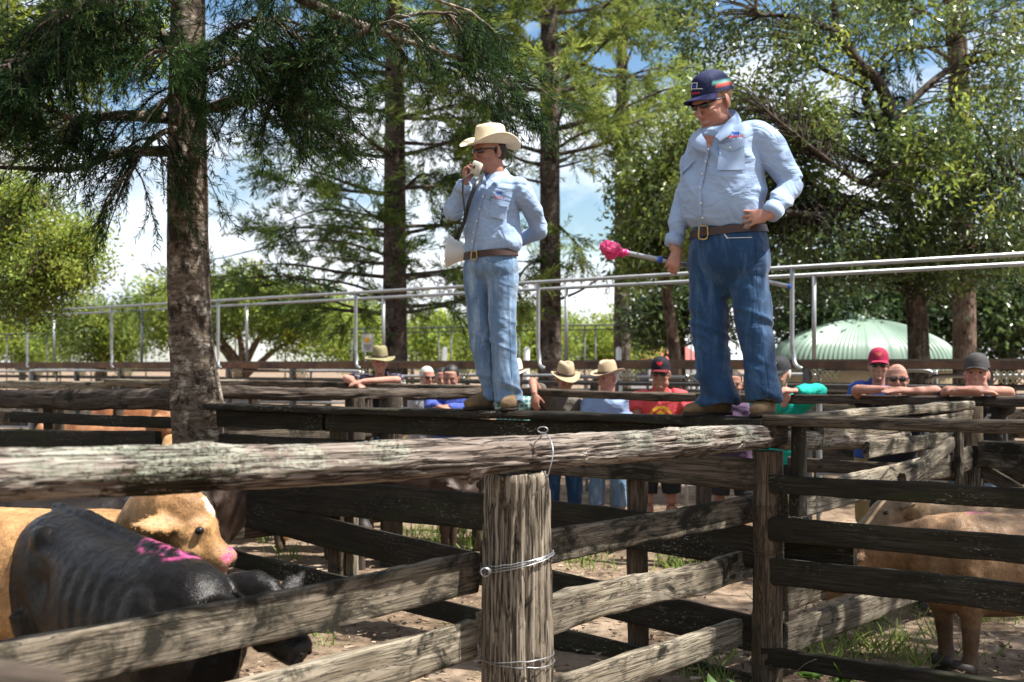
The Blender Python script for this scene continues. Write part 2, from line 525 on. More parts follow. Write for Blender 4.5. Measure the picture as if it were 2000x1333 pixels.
# ------------------------------------------------------------------ ground: one sheet with low lumps near the pens
def make_ground():
    xs = np.concatenate([[-900, -300, -120, -60, -30, -18], np.arange(-12, 9.01, 0.12), [14, 24, 45, 90, 300, 900]])
    ys = np.concatenate([[-60, -20, -6, -2, 0, 1.5], np.arange(2.5, 17.01, 0.12), [19, 22, 28, 40, 70, 140, 400, 1200]])
    X, Y = np.meshgrid(xs, ys)
    V = np.stack([X.ravel(), Y.ravel(), np.zeros(X.size)], 1)
    m = ((V[:, 0] > -11) & (V[:, 0] < 8) & (V[:, 1] > 3) & (V[:, 1] < 16))
    V[:, 2] = np.where(m, 0.035 * fbm(V * 1.7, 3, 3) + 0.018 * fbm(V * 7, 2, 9), 0) - 0.012
    a, b = len(xs), len(ys)
    i = np.arange(b - 1)[:, None] * a; j = np.arange(a - 1)[None]
    Q = np.stack([i + j, i + j + 1, i + a + j + 1, i + a + j], -1).reshape(-1, 4)
    o = link('ground', np_mesh('ground', V, Q, np.zeros((0, 3), int)), M['ground'])
    tag(o, 'trodden brown dirt floor of the cattle yards', 'ground', kind='structure')
make_ground()

# ------------------------------------------------------------------ timber pieces
_go = [0]
def timber(g, A, B, h, t, up=(0, 0, 1), seg=0.05, k=20, sq=6.0, wob=0.010, rough=0.004, seed=None, prof=None, groove=0.0, bend=0.0, gsc=1.0, endr=0.0):
    """a length of timber from A to B; h full size along up, t full size across; prof(s01)->scale; grain coordinates kept"""
    _go[0] += 1
    seed = _go[0] if seed is None else seed
    A, B = np.array(list(A)), np.array(list(B))
    L = np.linalg.norm(B - A); m = max(4, int(L / seg))
    d = (B - A) / L
    up = np.asarray(list(up), float); side = nrm(np.cross(d, up)); u2 = np.cross(side, d)
    s = np.linspace(0, 1, m + 1)
    if endr > 0:
        s = np.concatenate([[0, 0.25 * endr / L], s[1:-1], [1 - 0.25 * endr / L, 1]]); m = len(s) - 1
    a = np.arange(k) * 2 * math.pi / k
    ca, sa = np.cos(a), np.sin(a)
    ca = np.sign(ca) * np.abs(ca) ** (2 / sq); sa = np.sign(sa) * np.abs(sa) ** (2 / sq)
    S, CA = np.meshgrid(s, ca, indexing='ij'); _, SA = np.meshgrid(s, sa, indexing='ij')
    sc = np.ones_like(s) if prof is None else np.array([prof(x) for x in s])
    if endr > 0: sc = sc * np.clip(np.minimum(s, 1 - s) * L / (0.25 * endr) * 0.2 + 0.8, 0, 1)
    y = CA * t / 2 * sc[:, None]; z = SA * h / 2 * sc[:, None]
    # local wander of the edges
    q = np.stack([S.ravel() * L * 2.2, CA.ravel() * 0.8 + seed * 3.1, SA.ravel() * 0.8], 1)
    w = fbm(q, 3, seed).reshape(S.shape)
    q2 = np.stack([S.ravel() * L * 9 * gsc, y.ravel() * 60 + seed, z.ravel() * 60], 1)
    w2 = vnoise(q2, seed + 5).reshape(S.shape)
    rr = wob * w + rough * w2
    if groove > 0:
        ang = np.arctan2(SA, CA)
        q3 = np.stack([S.ravel() * L * 1.6, np.cos(ang.ravel()) * 5.5 + seed, np.sin(ang.ravel()) * 5.5], 1)
        g1 = np.abs(vnoise(q3, seed + 9)).reshape(S.shape)
        q4 = np.stack([S.ravel() * L * 2.6, np.cos(ang.ravel()) * 12 + seed, np.sin(ang.ravel()) * 12], 1)
        g2 = np.abs(vnoise(q4, seed + 10)).reshape(S.shape)
        rr = rr - groove * np.clip(1 - g1 / 0.16, 0, 1) - groove * 0.6 * np.clip(1 - g2 / 0.2, 0, 1)
    n = nrm(np.stack([CA / max(t, 1e-3), SA / max(h, 1e-3)], -1))
    y = y + rr * n[..., 0]; z = z + rr * n[..., 1]
    bz = bend * (4 * (s - 0.5) ** 2 - 1)
    wander = 0.5 * wob * vnoise(np.stack([s * L * 1.1, np.full_like(s, seed), np.zeros_like(s)], 1), seed)
    V = A + S[..., None] * (B - A) + y[..., None] * side + (z + (bz + wander)[:, None])[..., None] * u2
    V = V.reshape(-1, 3)
    gr = np.stack([S.ravel() * L + seed * 1.7, y.ravel() + seed * 0.37, z.ravel() + seed * 0.21], 1)
    i = np.arange(m)[:, None] * k; j = np.arange(k)[None]; jj = (j + 1) % k
    Q = np.stack([i + j, i + jj, i + k + jj, i + k + j], -1).reshape(-1, 4)
    c0, c1 = len(V), len(V) + 1
    e0, e1 = V[:k].mean(0), V[-k:].mean(0)
    V = np.concatenate([V, [e0], [e1]]); gr = np.concatenate([gr, [gr[:k].mean(0)], [gr[-k:].mean(0)]])
    a0 = np.arange(k); a1 = (a0 + 1) % k
    T = np.concatenate([np.stack([np.full(k, c0), a1, a0], 1), np.stack([np.full(k, c1), m * k + a0, m * k + a1], 1)])
    g.add(V, Q, T, grain=gr)
    return g
def rail(name, parent, mat, A, B, h, t, **k):
    return build(name, timber(G(), A, B, h, t, **k), M[mat] if isinstance(mat, str) else mat, parent, grain=True, auto=50)
def post(name, parent, mat, base, top_z, dia, lean=(0, 0), sq=2.0, z0=-0.1, **k):
    a = Vector((base[0], base[1], z0)); b = Vector((base[0] + lean[0], base[1] + lean[1], top_z))
    kw = dict(up=(0.6, 0.8, 0), seg=0.05, k=28, sq=sq, wob=0.012, rough=0.004, groove=0.008)
    kw.update(k)
    return rail(name, parent, mat, a, b, dia, dia, **kw)
def wire(name, parent, mat, pts, r=0.0022, k=6, sub=8):
    p = curve(pts, sub)
    V, Q, T = loft(p, r, k)
    return build(name, G().add(V, Q, T), M[mat], parent)
def wrap(c, rad, z, tilt=0.0, n=24, a0=0.0, a1=2 * math.pi, dirv=0.0, wig=0.004, seed=0):
    r = np.random.default_rng(seed)
    out = []
    for a in np.linspace(a0, a1, n):
        q = rad + r.uniform(-0.2, 1) * wig
        out.append((c[0] + q * math.cos(a), c[1] + q * math.sin(a), z + tilt * math.cos(a - dirv) + r.uniform(-1, 1) * 0.002))
    return out

# ------------------------------------------------------------------ fence A: the log-topped fence in front
fa = thing('timber_fence', 'weathered fence with a thick cracked log rail along its top, nearest the camera', 'fence', A_at(2.274, 0))
PA1 = A_at(2.274, 0)
def logprof(s):      # s=0 near end (left), 1 far end
    return 1.0 + 0.06 * math.sin(s * 17) + 0.04 * math.sin(s * 41 + 1)
g = G()
# the log bows a little: three stretches in one mesh
def log_mesh():
    tL, tR = tA(-130), 0.03
    ctrl = [(tL, 1.425, .146, .15), (tA(0), 1.412, .142, .15), (tA(300), 1.393, .148, .15), (tA(640), 1.368, .152, .15), (tA(1010), 1.345, .148, .15), (tA(1250), 1.335, .148, .15), (tA(1420), 1.325, .145, .14), (tR, 1.316, .12, .12)]
    c = curve(ctrl, 60)
    n = 72
    m = len(c)
    pts = np.array([list(A_at(r[0], r[1])) for r in c]) + np.array(NA) * 0.02
    L = np.concatenate([[0], np.cumsum(np.linalg.norm(np.diff(pts, axis=0), axis=1))])
    d = np.array(U); side = np.array(NA); up = np.array([0, 0, 1.0])
    a = np.arange(n) * 2 * math.pi / n
    S, AA = np.meshgrid(L, a, indexing='ij')
    R = (c[:, 2] / 2)[:, None] * np.ones_like(AA)
    ca, sa = np.cos(AA).ravel(), np.sin(AA).ravel()
    s = S.ravel()
    big = fbm(np.stack([s * 2.0, ca * 1.1, sa * 1.1], 1), 3, 3)
    g1 = np.abs(vnoise(np.stack([s * 1.5, ca * 4.5, sa * 4.5], 1), 21))
    g2 = np.abs(vnoise(np.stack([s * 2.6, ca * 10, sa * 10], 1), 22))
    g3 = np.abs(vnoise(np.stack([s * 5.0, ca * 18, sa * 18], 1), 23))
    fl = vnoise(np.stack([s * 9.0, ca * 9, sa * 9], 1), 24)
    r = R.ravel() * (1 + 0.10 * big) - 0.014 * np.clip(1 - g1 / .13, 0, 1) - 0.008 * np.clip(1 - g2 / .2, 0, 1) - 0.0045 * np.clip(1 - g3 / .3, 0, 1) + 0.002 * fl
    # a knot under the log before the post, and one on its face after it
    for (tk, ak, hk, w) in ((tA(905), -1.35, 0.035, 0.05), (tA(1105), -0.25, 0.02, 0.025), (tA(390), 1.1, 0.012, 0.09), (tA(1300), 0.9, 0.014, 0.08)):
        sk = np.interp(-tk, -c[:, 0], L)
        da = (AA.ravel() - ak + math.pi) % (2 * math.pi) - math.pi
        r = r + hk * np.exp(-((s - sk) / w) ** 2 - (da * 0.075 / w) ** 2)
    V = np.repeat(pts, n, 0) + (r * ca)[:, None] * side + (r * sa)[:, None] * up
    gr = np.stack([s, r * ca, r * sa], 1)
    i = np.arange(m - 1)[:, None] * n; j = np.arange(n)[None]; jj = (j + 1) % n
    Q = np.stack([i + j, i + jj, i + n + jj, i + n + j], -1).reshape(-1, 4)
    V = np.concatenate([V, pts[:1], pts[-1:]]); gr = np.concatenate([gr, [[0, 0, 0]], [[L[-1], 0, 0]]])
    a0 = np.arange(n); a1 = (a0 + 1) % n
    T = np.concatenate([np.stack([np.full(n, m * n), a1, a0], 1), np.stack([np.full(n, m * n + 1), (m - 1) * n + a0, (m - 1) * n + a1], 1)])
    return G().add(V, Q, T, grain=gr)
def log_mat():
    t = NT('lichened_log')
    g = t.attr('grain')
    fine = t.noise(t.mapv(g, (3.0, 90, 90)), 1.0, 5, 0.65, 0.4)
    mid = t.noise(t.mapv(g, (1.2, 26, 26)), 1.0, 4, 0.6, 0.5)
    crack = t.noise(t.mapv(g, (1.6, 30, 30), (3.3, 1.7, 0.2)), 1.0, 4, 0.55, 0.9)
    crk = t.ramp(t.math('ABSOLUTE', t.math('SUBTRACT', crack, 0.5)), 0.0, 0.04)
    c = t.mix(t.ramp(fine, 0.30, 0.66), (0.095, 0.076, 0.066), (0.37, 0.33, 0.295))
    c = t.mix(1.0, c, t.ramp(mid, 0.34, 0.66, (0.42, 0.36, 0.33, 1), (1.1, 1.08, 1.05, 1)), 'MULTIPLY')
    c = t.mix(t.math('MULTIPLY', t.math('SUBTRACT', 1.0, crk), 0.9), c, (0.020, 0.014, 0.011))
    sx = t.node('ShaderNodeSeparateXYZ'); t.l.new(g, sx.inputs[0])
    wob = t.noise(t.mapv(g, (9, 20, 20)), 1.0, 7, 0.8)
    def patchm(c0, w, lo=0.42, hi=0.5):
        d = t.math('ABSOLUTE', t.math('SUBTRACT', sx.outputs[0], c0))
        fall = t.ramp(t.math('DIVIDE', d, w), 0.0, 1.0, (1, 1, 1, 1), (0, 0, 0, 1))
        return t.ramp(t.math('ADD', t.math('MULTIPLY', fall, 0.32), t.math('SUBTRACT', wob, 0.16)), lo, hi)
    L0 = tA(-130)
    mossm = None
    for (px, w) in ((330, 0.17), (230, 0.12)):
        m = t.math('MULTIPLY', patchm(L0 - tA(px), w * 1.9, 0.50, 0.56), t.ramp(sx.outputs[2], -0.03, 0.03, (1, 1, 1, 1), (0.6, 0.6, 0.6, 1)))
        c = t.mix(m, c, (0.022, 0.018, 0.009))
    spec = t.noise(t.mapv(g, (48, 70, 70)), 1.0, 5, 0.7)
    for (px, w) in ((110, 0.24), (395, 0.20), (255, 0.12), (560, 0.10), (1215, 0.17), (1330, 0.24), (1430, 0.12), (730, 0.14)):
        m = t.math('MULTIPLY', patchm(L0 - tA(px), w * 1.9, 0.50, 0.55), t.ramp(spec, 0.45, 0.50))
        m = t.math('MULTIPLY', m, t.ramp(t.math('ADD', sx.outputs[2], t.math('MULTIPLY', wob, 0.1)), 0.02, 0.06))
        c = t.mix(t.math('MULTIPLY', m, 0.62), c, (0.28, 0.295, 0.235))
    t.base(c, 0.9, 0.15)
    t.bump(t.math('ADD', t.math('MULTIPLY', fine, 0.6), t.math('MULTIPLY', crk, 0.8)), 1.0, 0.009)
    return t.m
build('top_rail', log_mesh(), log_mat(), fa, grain=True)

def big_post():
    n, m = 120, 150
    zt = 1.272
    zz = np.linspace(-0.1, zt, m)
    a = np.arange(n) * 2 * math.pi / n
    Z, AA = np.meshgrid(zz, a, indexing='ij')
    ca, sa, z = np.cos(AA).ravel(), np.sin(AA).ravel(), Z.ravel()
    big = fbm(np.stack([z * 1.2, ca * 1.3, sa * 1.3], 1), 2, 31)
    rib = vnoise(np.stack([z * 0.5, ca * 3.2, sa * 3.2], 1), 36)
    g1 = np.abs(vnoise(np.stack([z * 1.3, ca * 6.5, sa * 6.5], 1), 32))
    g2 = np.abs(vnoise(np.stack([z * 2.2, ca * 15, sa * 15], 1), 33))
    g3 = np.abs(vnoise(np.stack([z * 5.0, ca * 30, sa * 30], 1), 37))
    fl = vnoise(np.stack([z * 14.0, ca * 12, sa * 12], 1), 34)
    r = 0.137 * (1 + 0.05 * big + 0.05 * rib) - 0.020 * np.clip(1 - g1 / .12, 0, 1) - 0.011 * np.clip(1 - g2 / .22, 0, 1) - 0.005 * np.clip(1 - g3 / .3, 0, 1) + 0.002 * fl
    r = r + 0.006 * np.exp(-((z - 0.55) / 0.35) ** 2)
    topcut = zt - 0.02 * np.clip(vnoise(np.stack([ca * 4, sa * 4, z * 0], 1), 35), -1, 1)
    z2 = np.minimum(z, topcut)
    edge = np.clip((zt - z) / 0.03, 0, 1) * 0.06 + 0.94
    V = np.stack([PA1.x + r * edge * ca, PA1.y + r * edge * sa, z2], 1)
    gr = np.stack([z, r * ca, r * sa], 1)
    i = np.arange(m - 1)[:, None] * n; j = np.arange(n)[None]; jj = (j + 1) % n
    Q = np.stack([i + j, i + jj, i + n + jj, i + n + j], -1).reshape(-1, 4)
    # top: rings inwards so the cut end is rough
    ring0 = V[-n:]; tops = []; c = np.array([PA1.x, PA1.y, zt - 0.004])
    base = len(V)
    for q in (0.75, 0.5, 0.25):
        rr = c + (ring0 - c) * q; rr[:, 2] = zt - 0.008 + 0.008 * vnoise(rr * 60, 38); tops.append(rr)
    V = np.concatenate([V] + tops + [c[None]])
    gr = np.concatenate([gr] + [np.stack([x[:, 2] * 0 + zt, x[:, 0] - PA1.x, x[:, 1] - PA1.y], 1) for x in tops] + [[[zt, 0, 0]]])
    Qs = [Q]; prev = (m - 1) * n
    a0 = np.arange(n); a1 = (a0 + 1) % n
    for q in range(3):
        nx = base + q * n
        Qs.append(np.stack([prev + a0, prev + a1, nx + a1, nx + a0], 1)); prev = nx
    T = np.stack([prev + a0, prev + a1, np.full(n, len(V) - 1)], 1)
    return G().add(V, np.concatenate(Qs), T, grain=gr)
build('post', big_post(), M['post'], fa, grain=True)
# planks behind the posts (their far side), wired to them
bk = -NA * 0.155
def aplank(mat, pxa, za, pxb, zb, w, t=0.045, off=bk, **k):
    return rail('rail', fa, mat, A_at(tA(pxa), za - w / 2) + off, A_at(tA(pxb), zb - w / 2) + off, w, t, **k)
aplank('plank_grey', -260, 0.925, 985, 0.945, 0.165, wob=0.014, seg=0.03, bend=0.004)
aplank('plank_grey', 1005, 0.985, 1580, 0.975, 0.145, wob=0.012, seg=0.03)
aplank('plank_pale', 380, 0.66, 980, 0.672, 0.165, 0.06, wob=0.02, seg=0.03)
aplank('plank_pale', 1000, 0.69, 1580, 0.685, 0.150, 0.07, wob=0.03, seg=0.025, rough=0.008)
aplank('plank_pale', 640, 0.33, 1580, 0.32, 0.15, 0.06, wob=0.015)
# wires on the big post and over the log
r1_ = 0.142
for z, tl, sd in ((0.914, 0.030, 1), (0.905, 0.034, 2), (0.924, 0.026, 8)):
    wire('wire', fa, 'wire', wrap(PA1, r1_ + 0.004, z, tl, 30, dirv=0.0, seed=sd, wig=0.006))
for z, tl, sd in ((0.530, 0.012, 3), (0.516, -0.008, 4)):
    wire('wire', fa, 'wire', wrap(PA1, r1_ + 0.004, z, tl, 30, dirv=-0.4, seed=sd, wig=0.007))
kp = P(948, 1117, PA1.y - 0.12)
wire('wire', fa, 'wire', [kp + Vector((0.022 * math.cos(a) * (1 - a / 40), -0.006 - 0.0012 * a, 0.016 * math.sin(a))) for a in np.linspace(0, 14, 40)], 0.0024, 6, 3)
q = PA1 + Vector((0, 0, 0))
wire('wire', fa, 'wire', [P(1040, 968, 5.235), P(1062, 950, 5.215), P(1074, 915, 5.20), P(1080, 885, 5.215), P(1076, 862, 5.25), P(1066, 848, 5.30), P(1056, 845, 5.34), P(1058, 850, 5.42), P(1050, 868, 5.50)], 0.0028, 6)
kp = P(1060, 846, 5.31)
wire('wire', fa, 'wire', [kp + Vector((0.02 * math.cos(a), 0.01 * math.sin(a * 0.7), 0.012 * math.sin(a) + 0.012)) for a in np.linspace(0, 12, 36)], 0.0024, 6, 3)
# the corner post and what it carries
post('post', fa, 'post_brown', (P2.x, P2.y), 1.24, 0.168, seed=77, groove=0.012)
rail('post_cap', fa, 'log_dark', A_at(0.10, 1.335) + NA * 0.02, A_at(-0.05, 1.335) + NA * 0.02, 0.125, 0.15, seg=0.02, wob=0.008)
for z, tl, sd in ((1.09, 0.012, 11), (0.93, -0.02, 12), (0.905, -0.03, 13), (0.72, 0.015, 14), (0.705, 0.02, 15), (0.12, 0.03, 16), (0.10, 0.02, 17)):
    wire('wire', fa, 'wire_rusty', wrap(P2, 0.092, z, tl, 26, dirv=0.6, seed=sd, wig=0.008), 0.0026)
wire('wire', fa, 'wire_rusty', [P(1542, 970, 7.1), P(1552, 988, 7.05), P(1558, 975, 7.02), P(1570, 1003, 7.0), P(1545, 1010, 7.08), P(1535, 985, 7.1)], 0.0024)
wire('wire', fa, 'wire', [P(1545, 1318, 7.05), P(1560, 1308, 7.0), P(1575, 1296, 6.95), P(1594, 1288, 6.9)], 0.0026)

# ------------------------------------------------------------------ fence B: the dark plank fence with a walking plank on top
fb = thing('plank_fence', 'dark plank fence behind the log rail, its flat cap plank carrying both standing men', 'fence', B_at(2.0, 0))
def bplank(mat, ta, za, tb, zb, w, t=0.045, off=NB * 0.03, name='rail', **k):
    return rail(name, fb, mat, B_at(ta, za - w / 2) + off, B_at(tb, zb - w / 2) + off, w, t, **k)
tT = tB(437)
rail('cap_plank', fb, 'plank_dark', B_at(-0.02, 1.397), B_at(tT + 0.05, 1.40), 0.05, 0.27, wob=0.010, seg=0.04, k=24)
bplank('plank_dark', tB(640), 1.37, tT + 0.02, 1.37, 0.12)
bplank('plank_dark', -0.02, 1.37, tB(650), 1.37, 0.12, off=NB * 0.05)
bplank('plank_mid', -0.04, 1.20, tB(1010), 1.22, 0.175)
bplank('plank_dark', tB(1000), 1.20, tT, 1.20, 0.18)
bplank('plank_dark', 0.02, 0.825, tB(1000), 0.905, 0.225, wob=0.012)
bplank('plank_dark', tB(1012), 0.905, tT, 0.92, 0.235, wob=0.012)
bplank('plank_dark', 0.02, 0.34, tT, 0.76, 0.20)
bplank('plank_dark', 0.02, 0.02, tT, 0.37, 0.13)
for px, mt in ((1235, 'post_brown'), (650, 'post_brown')):
    t_ = tB(px)
    rail('post', fb, mt, B_at(t_, -0.1) + NB * -0.06, B_at(t_, 1.38) + NB * -0.06, 0.11, 0.09, up=(0.8, -0.6, 0), k=16)
rail('post', fb, 'plank_pale', B_at(tB(669), -0.1) - NB * 0.10, B_at(tB(669), 0.85) - NB * 0.10, 0.07, 0.06, up=(0.8, -0.6, 0), k=16)
# right-hand run of the same fence
fr = thing('plank_fence', 'dark four-rail plank fence right of the corner post in front of the two tan steers', 'fence', B_at(-1.5, 0))
def rplank(mat, za, zb, w, t=0.05, ta=-0.0, tb=-3.2, off=NB * 0.05, **k):
    return rail('rail', fr, mat, B_at(ta, za - w / 2) + off, B_at(tb, zb - w / 2) + off, w, t, **k)
rail('cap_plank', fr, 'plank_mid', B_at(-0.02, 1.413) + NB * 0.02, B_at(-3.2, 1.40) + NB * 0.02, 0.058, 0.19, seg=0.03, k=24, wob=0.012)
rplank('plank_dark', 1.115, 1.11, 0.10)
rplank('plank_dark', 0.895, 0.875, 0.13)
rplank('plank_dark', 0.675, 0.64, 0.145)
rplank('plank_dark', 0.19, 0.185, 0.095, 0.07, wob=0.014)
rail('rail', fr, 'plank_dark', B_at(-0.08, 0.735) - NB * 0.06, B_at(-0.47, 0.735) - NB * 0.06, 0.20, 0.05)
rail('post', fr, 'post_brown', B_at(-3.0, -0.1) - NB * 0.04, B_at(-3.0, 1.38) - NB * 0.04, 0.14, 0.12, up=(0.8, -0.6, 0))
rail('post', fr, 'plank_dark', B_at(-0.17, 0.9) - NB * 0.02, B_at(-0.17, 1.385) - NB * 0.02, 0.06, 0.10, up=(0.8, -0.6, 0))
# left run beyond the tree
fl_ = thing('log_rail_fence', 'grey log rail fence left of the big pine trunk', 'fence', B_at(6.0, 0))
t0_, t1_ = tB(345), tB(-120)
rail('top_rail', fl_, 'log_dark', B_at(t0_ - 0.15, 1.44), B_at(t1_, 1.40), 0.17, 0.16, sq=2.3, wob=0.02, groove=0.01, k=28)
rail('rail', fl_, 'plank_dark', B_at(t0_ - 0.1, 1.27) + NB * 0.05, B_at(tB(35), 1.26) + NB * 0.05, 0.09, 0.06)
rail('rail', fl_, 'plank_dark', B_at(t0_ - 0.1, 1.13) + NB * 0.25, B_at(t1_, 1.06) + NB * 0.25, 0.16, 0.06)
rail('rail', fl_, 'plank_dark', B_at(t0_ - 0.1, 0.8) + NB * 0.05, B_at(t1_, 0.78) + NB * 0.05, 0.16, 0.05)
rail('rail', fl_, 'plank_dark', B_at(t0_ - 0.1, 0.45) + NB * 0.05, B_at(t1_, 0.43) + NB * 0.05, 0.16, 0.05)
for px in (85, -60):
    rail('post', fl_, 'post_brown', B_at(tB(px), -0.1) - NB * 0.1, B_at(tB(px), 1.36) - NB * 0.1, 0.15, 0.13, up=(0.8, -0.6, 0))

# ------------------------------------------------------------------ fence F: from the tree back to fence C
ff = thing('log_rail_fence', 'dark log rail running back from the pine trunk towards the man in the striped shirt', 'fence', P(700, 1000, 11.4) * 1)
ff.location.z = 0
fa0 = P(425, 768, 10.1); fa1 = P(948, 770, 12.45)
rail('top_rail', ff, 'log_dark', fa0, fa1, 0.105, 0.12, sq=2.2, wob=0.02, k=28, groove=0.008, rough=0.006)
dv = fa1 - fa0
for k, z, w in ((0, 1.16, .15), (1, 0.8, .15), (2, 0.42, .15)):
    a = fa0.copy(); b = fa1.copy(); a.z = z; b.z = z
    rail('rail', ff, 'plank_mid', a + Vector((-0.08, 0.06, 0)), b + Vector((-0.08, 0.06, 0)), w, 0.045)
for f_, dd in ((0.46, 0.17), (0.60, 0.20)):
    c = fa0 + dv * f_
    post('post', ff, 'log_dark', (c.x, c.y), 1.43, dd, seed=int(dd * 1000), groove=0.012)
c = fa0 + dv * 0.98
post('post', ff, 'log_dark', (c.x, c.y), 1.40, 0.17)

# ------------------------------------------------------------------ fence C: the rail the onlookers lean on
fc = thing('rail_fence', 'long timber rail fence the onlookers lean on', 'fence', C_at(4, 0))
def crail(mat, pa, za, pb, zb, h, t, off=0.0, **k):
    return rail('rail', fc, mat, C_at(sC(pa), za - h / 2) + NB * off, C_at(sC(pb), zb - h / 2) + NB * off, h, t, **k)
rail('top_rail', fc, 'log_dark', C_at(sC(2150), 1.428), C_at(sC(1365), 1.432), 0.075, 0.12, wob=0.014, seg=0.04)
rail('top_rail', fc, 'plank_mid', C_at(sC(1385), 1.43), C_at(sC(1015), 1.452), 0.072, 0.12, wob=0.012, seg=0.04)
rail('top_rail', fc, 'plank_mid', C_at(sC(1035), 1.46), C_at(sC(480), 1.50), 0.085, 0.11, wob=0.014, seg=0.04)
rail('top_rail', fc, 'plank_pale', C_at(sC(500), 1.50), C_at(sC(210), 1.50), 0.085, 0.10, wob=0.014, seg=0.05)
rail('top_rail', fc, 'plank_pale', C_at(sC(215), 1.46), C_at(sC(-150), 1.46), 0.10, 0.10, wob=0.014, seg=0.05)
crail('plank_mid', 2150, 0.93, 1540, 0.95, 0.11, 0.05)
crail('plank_pale', 990, 0.6, 480, 0.66, 0.13, 0.05)
crail('plank_mid', 480, 1.1, -150, 1.1, 0.14, 0.05)
for px in (1360, 1035, 700, 480, 215, 60):
    s_ = sC(px)
    post('post', fc, 'log_dark', C_at(s_, 0) - NB * 0.13, 1.40, 0.14, groove=0.01)
# ------------------------------------------------------------------ fence D: continues the log fence's line beyond the corner post (with a gate)
fd = thing('plank_fence', 'sunlit pale plank fence with a diagonal brace running back from the corner post', 'fence', D_at(1.7, 0))
def dplank(mat, ta, za, tb, zb, w, t=0.045, off=0.0, **k):
    return rail('rail', fd, mat, D_at(ta, za - w / 2) + NA * off, D_at(tb, zb - w / 2) + NA * off, w, t, **k)
dplank('plank_pale', 0.1, 1.425, 3.28, 1.45, 0.06, 0.12, wob=0.016)
dplank('plank_pale', 0.6, 1.36, 3.3, 1.375, 0.10, 0.11, wob=0.02)
rail('rail', fd, 'log', D_at(0.08, 1.295), D_at(2.0, 1.22), 0.12, 0.12, sq=2.2, wob=0.02, groove=0.01)
dplank('plank_pale', 0.1, 1.02, 3.2, 1.12, 0.17, off=0.05, wob=0.03)
dplank('plank_pale', 0.1, 0.52, 3.2, 0.52, 0.16, off=0.05)
dplank('plank_pale', 0.1, 0.30, 3.2, 0.30, 0.17, off=0.05, wob=0.02)
p3 = D_at(3.35, 0)
post('post', fd, 'post_brown', (p3.x, p3.y), 1.40, 0.20, groove=0.012)
rail('brace', fd, 'plank_grey', D_at(2.65, 1.16) + NA * 0.10, D_at(1.72, 0.97) + NA * 0.10, 0.10, 0.05)
rail('upright', fd, 'plank_grey', D_at(2.75, 0.2) + NA * 0.12, D_at(2.75, 1.24) + NA * 0.12, 0.09, 0.05, up=(0.6, 0.8, 0))
rail('rail', fd, 'plank_grey', D_at(1.2, 1.19) + NA * 0.07, D_at(2.9, 1.19) + NA * 0.07, 0.10, 0.04)
gt = thing('timber_gate', 'grey slatted timber gate below the man in the black shirt at the right edge', 'gate', C_at(-0.6, 0))
rail('upright', gt, 'plank_grey', P(1905, 870, 9.75) * 1, Vector((P(1905, 870, 9.75).x, 9.75, 0.75)), 0.085, 0.05, up=(0.8, -0.6, 0))
rail('slat', gt, 'plank_grey', P(1912, 872, 9.7), P(2100, 882, 9.2), 0.08, 0.03)
rail('slat', gt, 'plank_grey', P(1912, 896, 9.7), P(2100, 915, 9.2), 0.12, 0.03)
rail('brace', gt, 'plank_mid', P(1912, 915, 9.74), P(2060, 1000, 9.35), 0.10, 0.03)
rail('slat', gt, 'plank_grey', P(1912, 1010, 9.7), P(2100, 1035, 9.2), 0.12, 0.03)
# a dark rail end close to the lens, lower left corner
nl = thing('log_rail', 'out of focus dark log end in the lower left corner, close to the camera', 'log', P(20, 1310, 1.5))
rail('log', nl, 'log_dark', P(-420, 1310, 1.3), P(85, 1338, 1.62), 0.055, 0.07, sq=2.2, k=24)
# ------------------------------------------------------------------ trees
def frames(D, roll):
    D = nrm(D)
    a = np.where(np.abs(D[:, 2:3]) < 0.9, np.array([[0, 0, 1.0]]), np.array([[1.0, 0, 0]]))
    S = nrm(np.cross(a, D)); N = np.cross(D, S)
    c, s = np.cos(roll)[:, None], np.sin(roll)[:, None]
    return D, c * S + s * N, -s * S + c * N
def scatter(g, tv, tq, tt, pos, D, scale, roll, col, cvar=None):
    """copies of a template (x along D) into one mesh"""
    n = len(pos)
    if n == 0: return
    X, Y, Z = frames(np.asarray(D, float), roll)
    sc = np.asarray(scale, float)[:, None, None]
    V = np.asarray(pos)[:, None, :] + sc * (tv[None, :, 0:1] * X[:, None] + tv[None, :, 1:2] * Y[:, None] + tv[None, :, 2:3] * Z[:, None])
    k = len(tv)
    off = (np.arange(n) * k)[:, None, None]
    Q = (tq[None] + off).reshape(-1, 4) if tq is not None and len(tq) else None
    T = (tt[None] + off).reshape(-1, 3) if tt is not None and len(tt) else None
    C = np.repeat(np.asarray(col), k, 0)
    if cvar is not None: C = np.clip(C * np.tile(cvar, n)[:, None], 0, 1)
    g.add(V.reshape(-1, 3), Q, T, col=C)

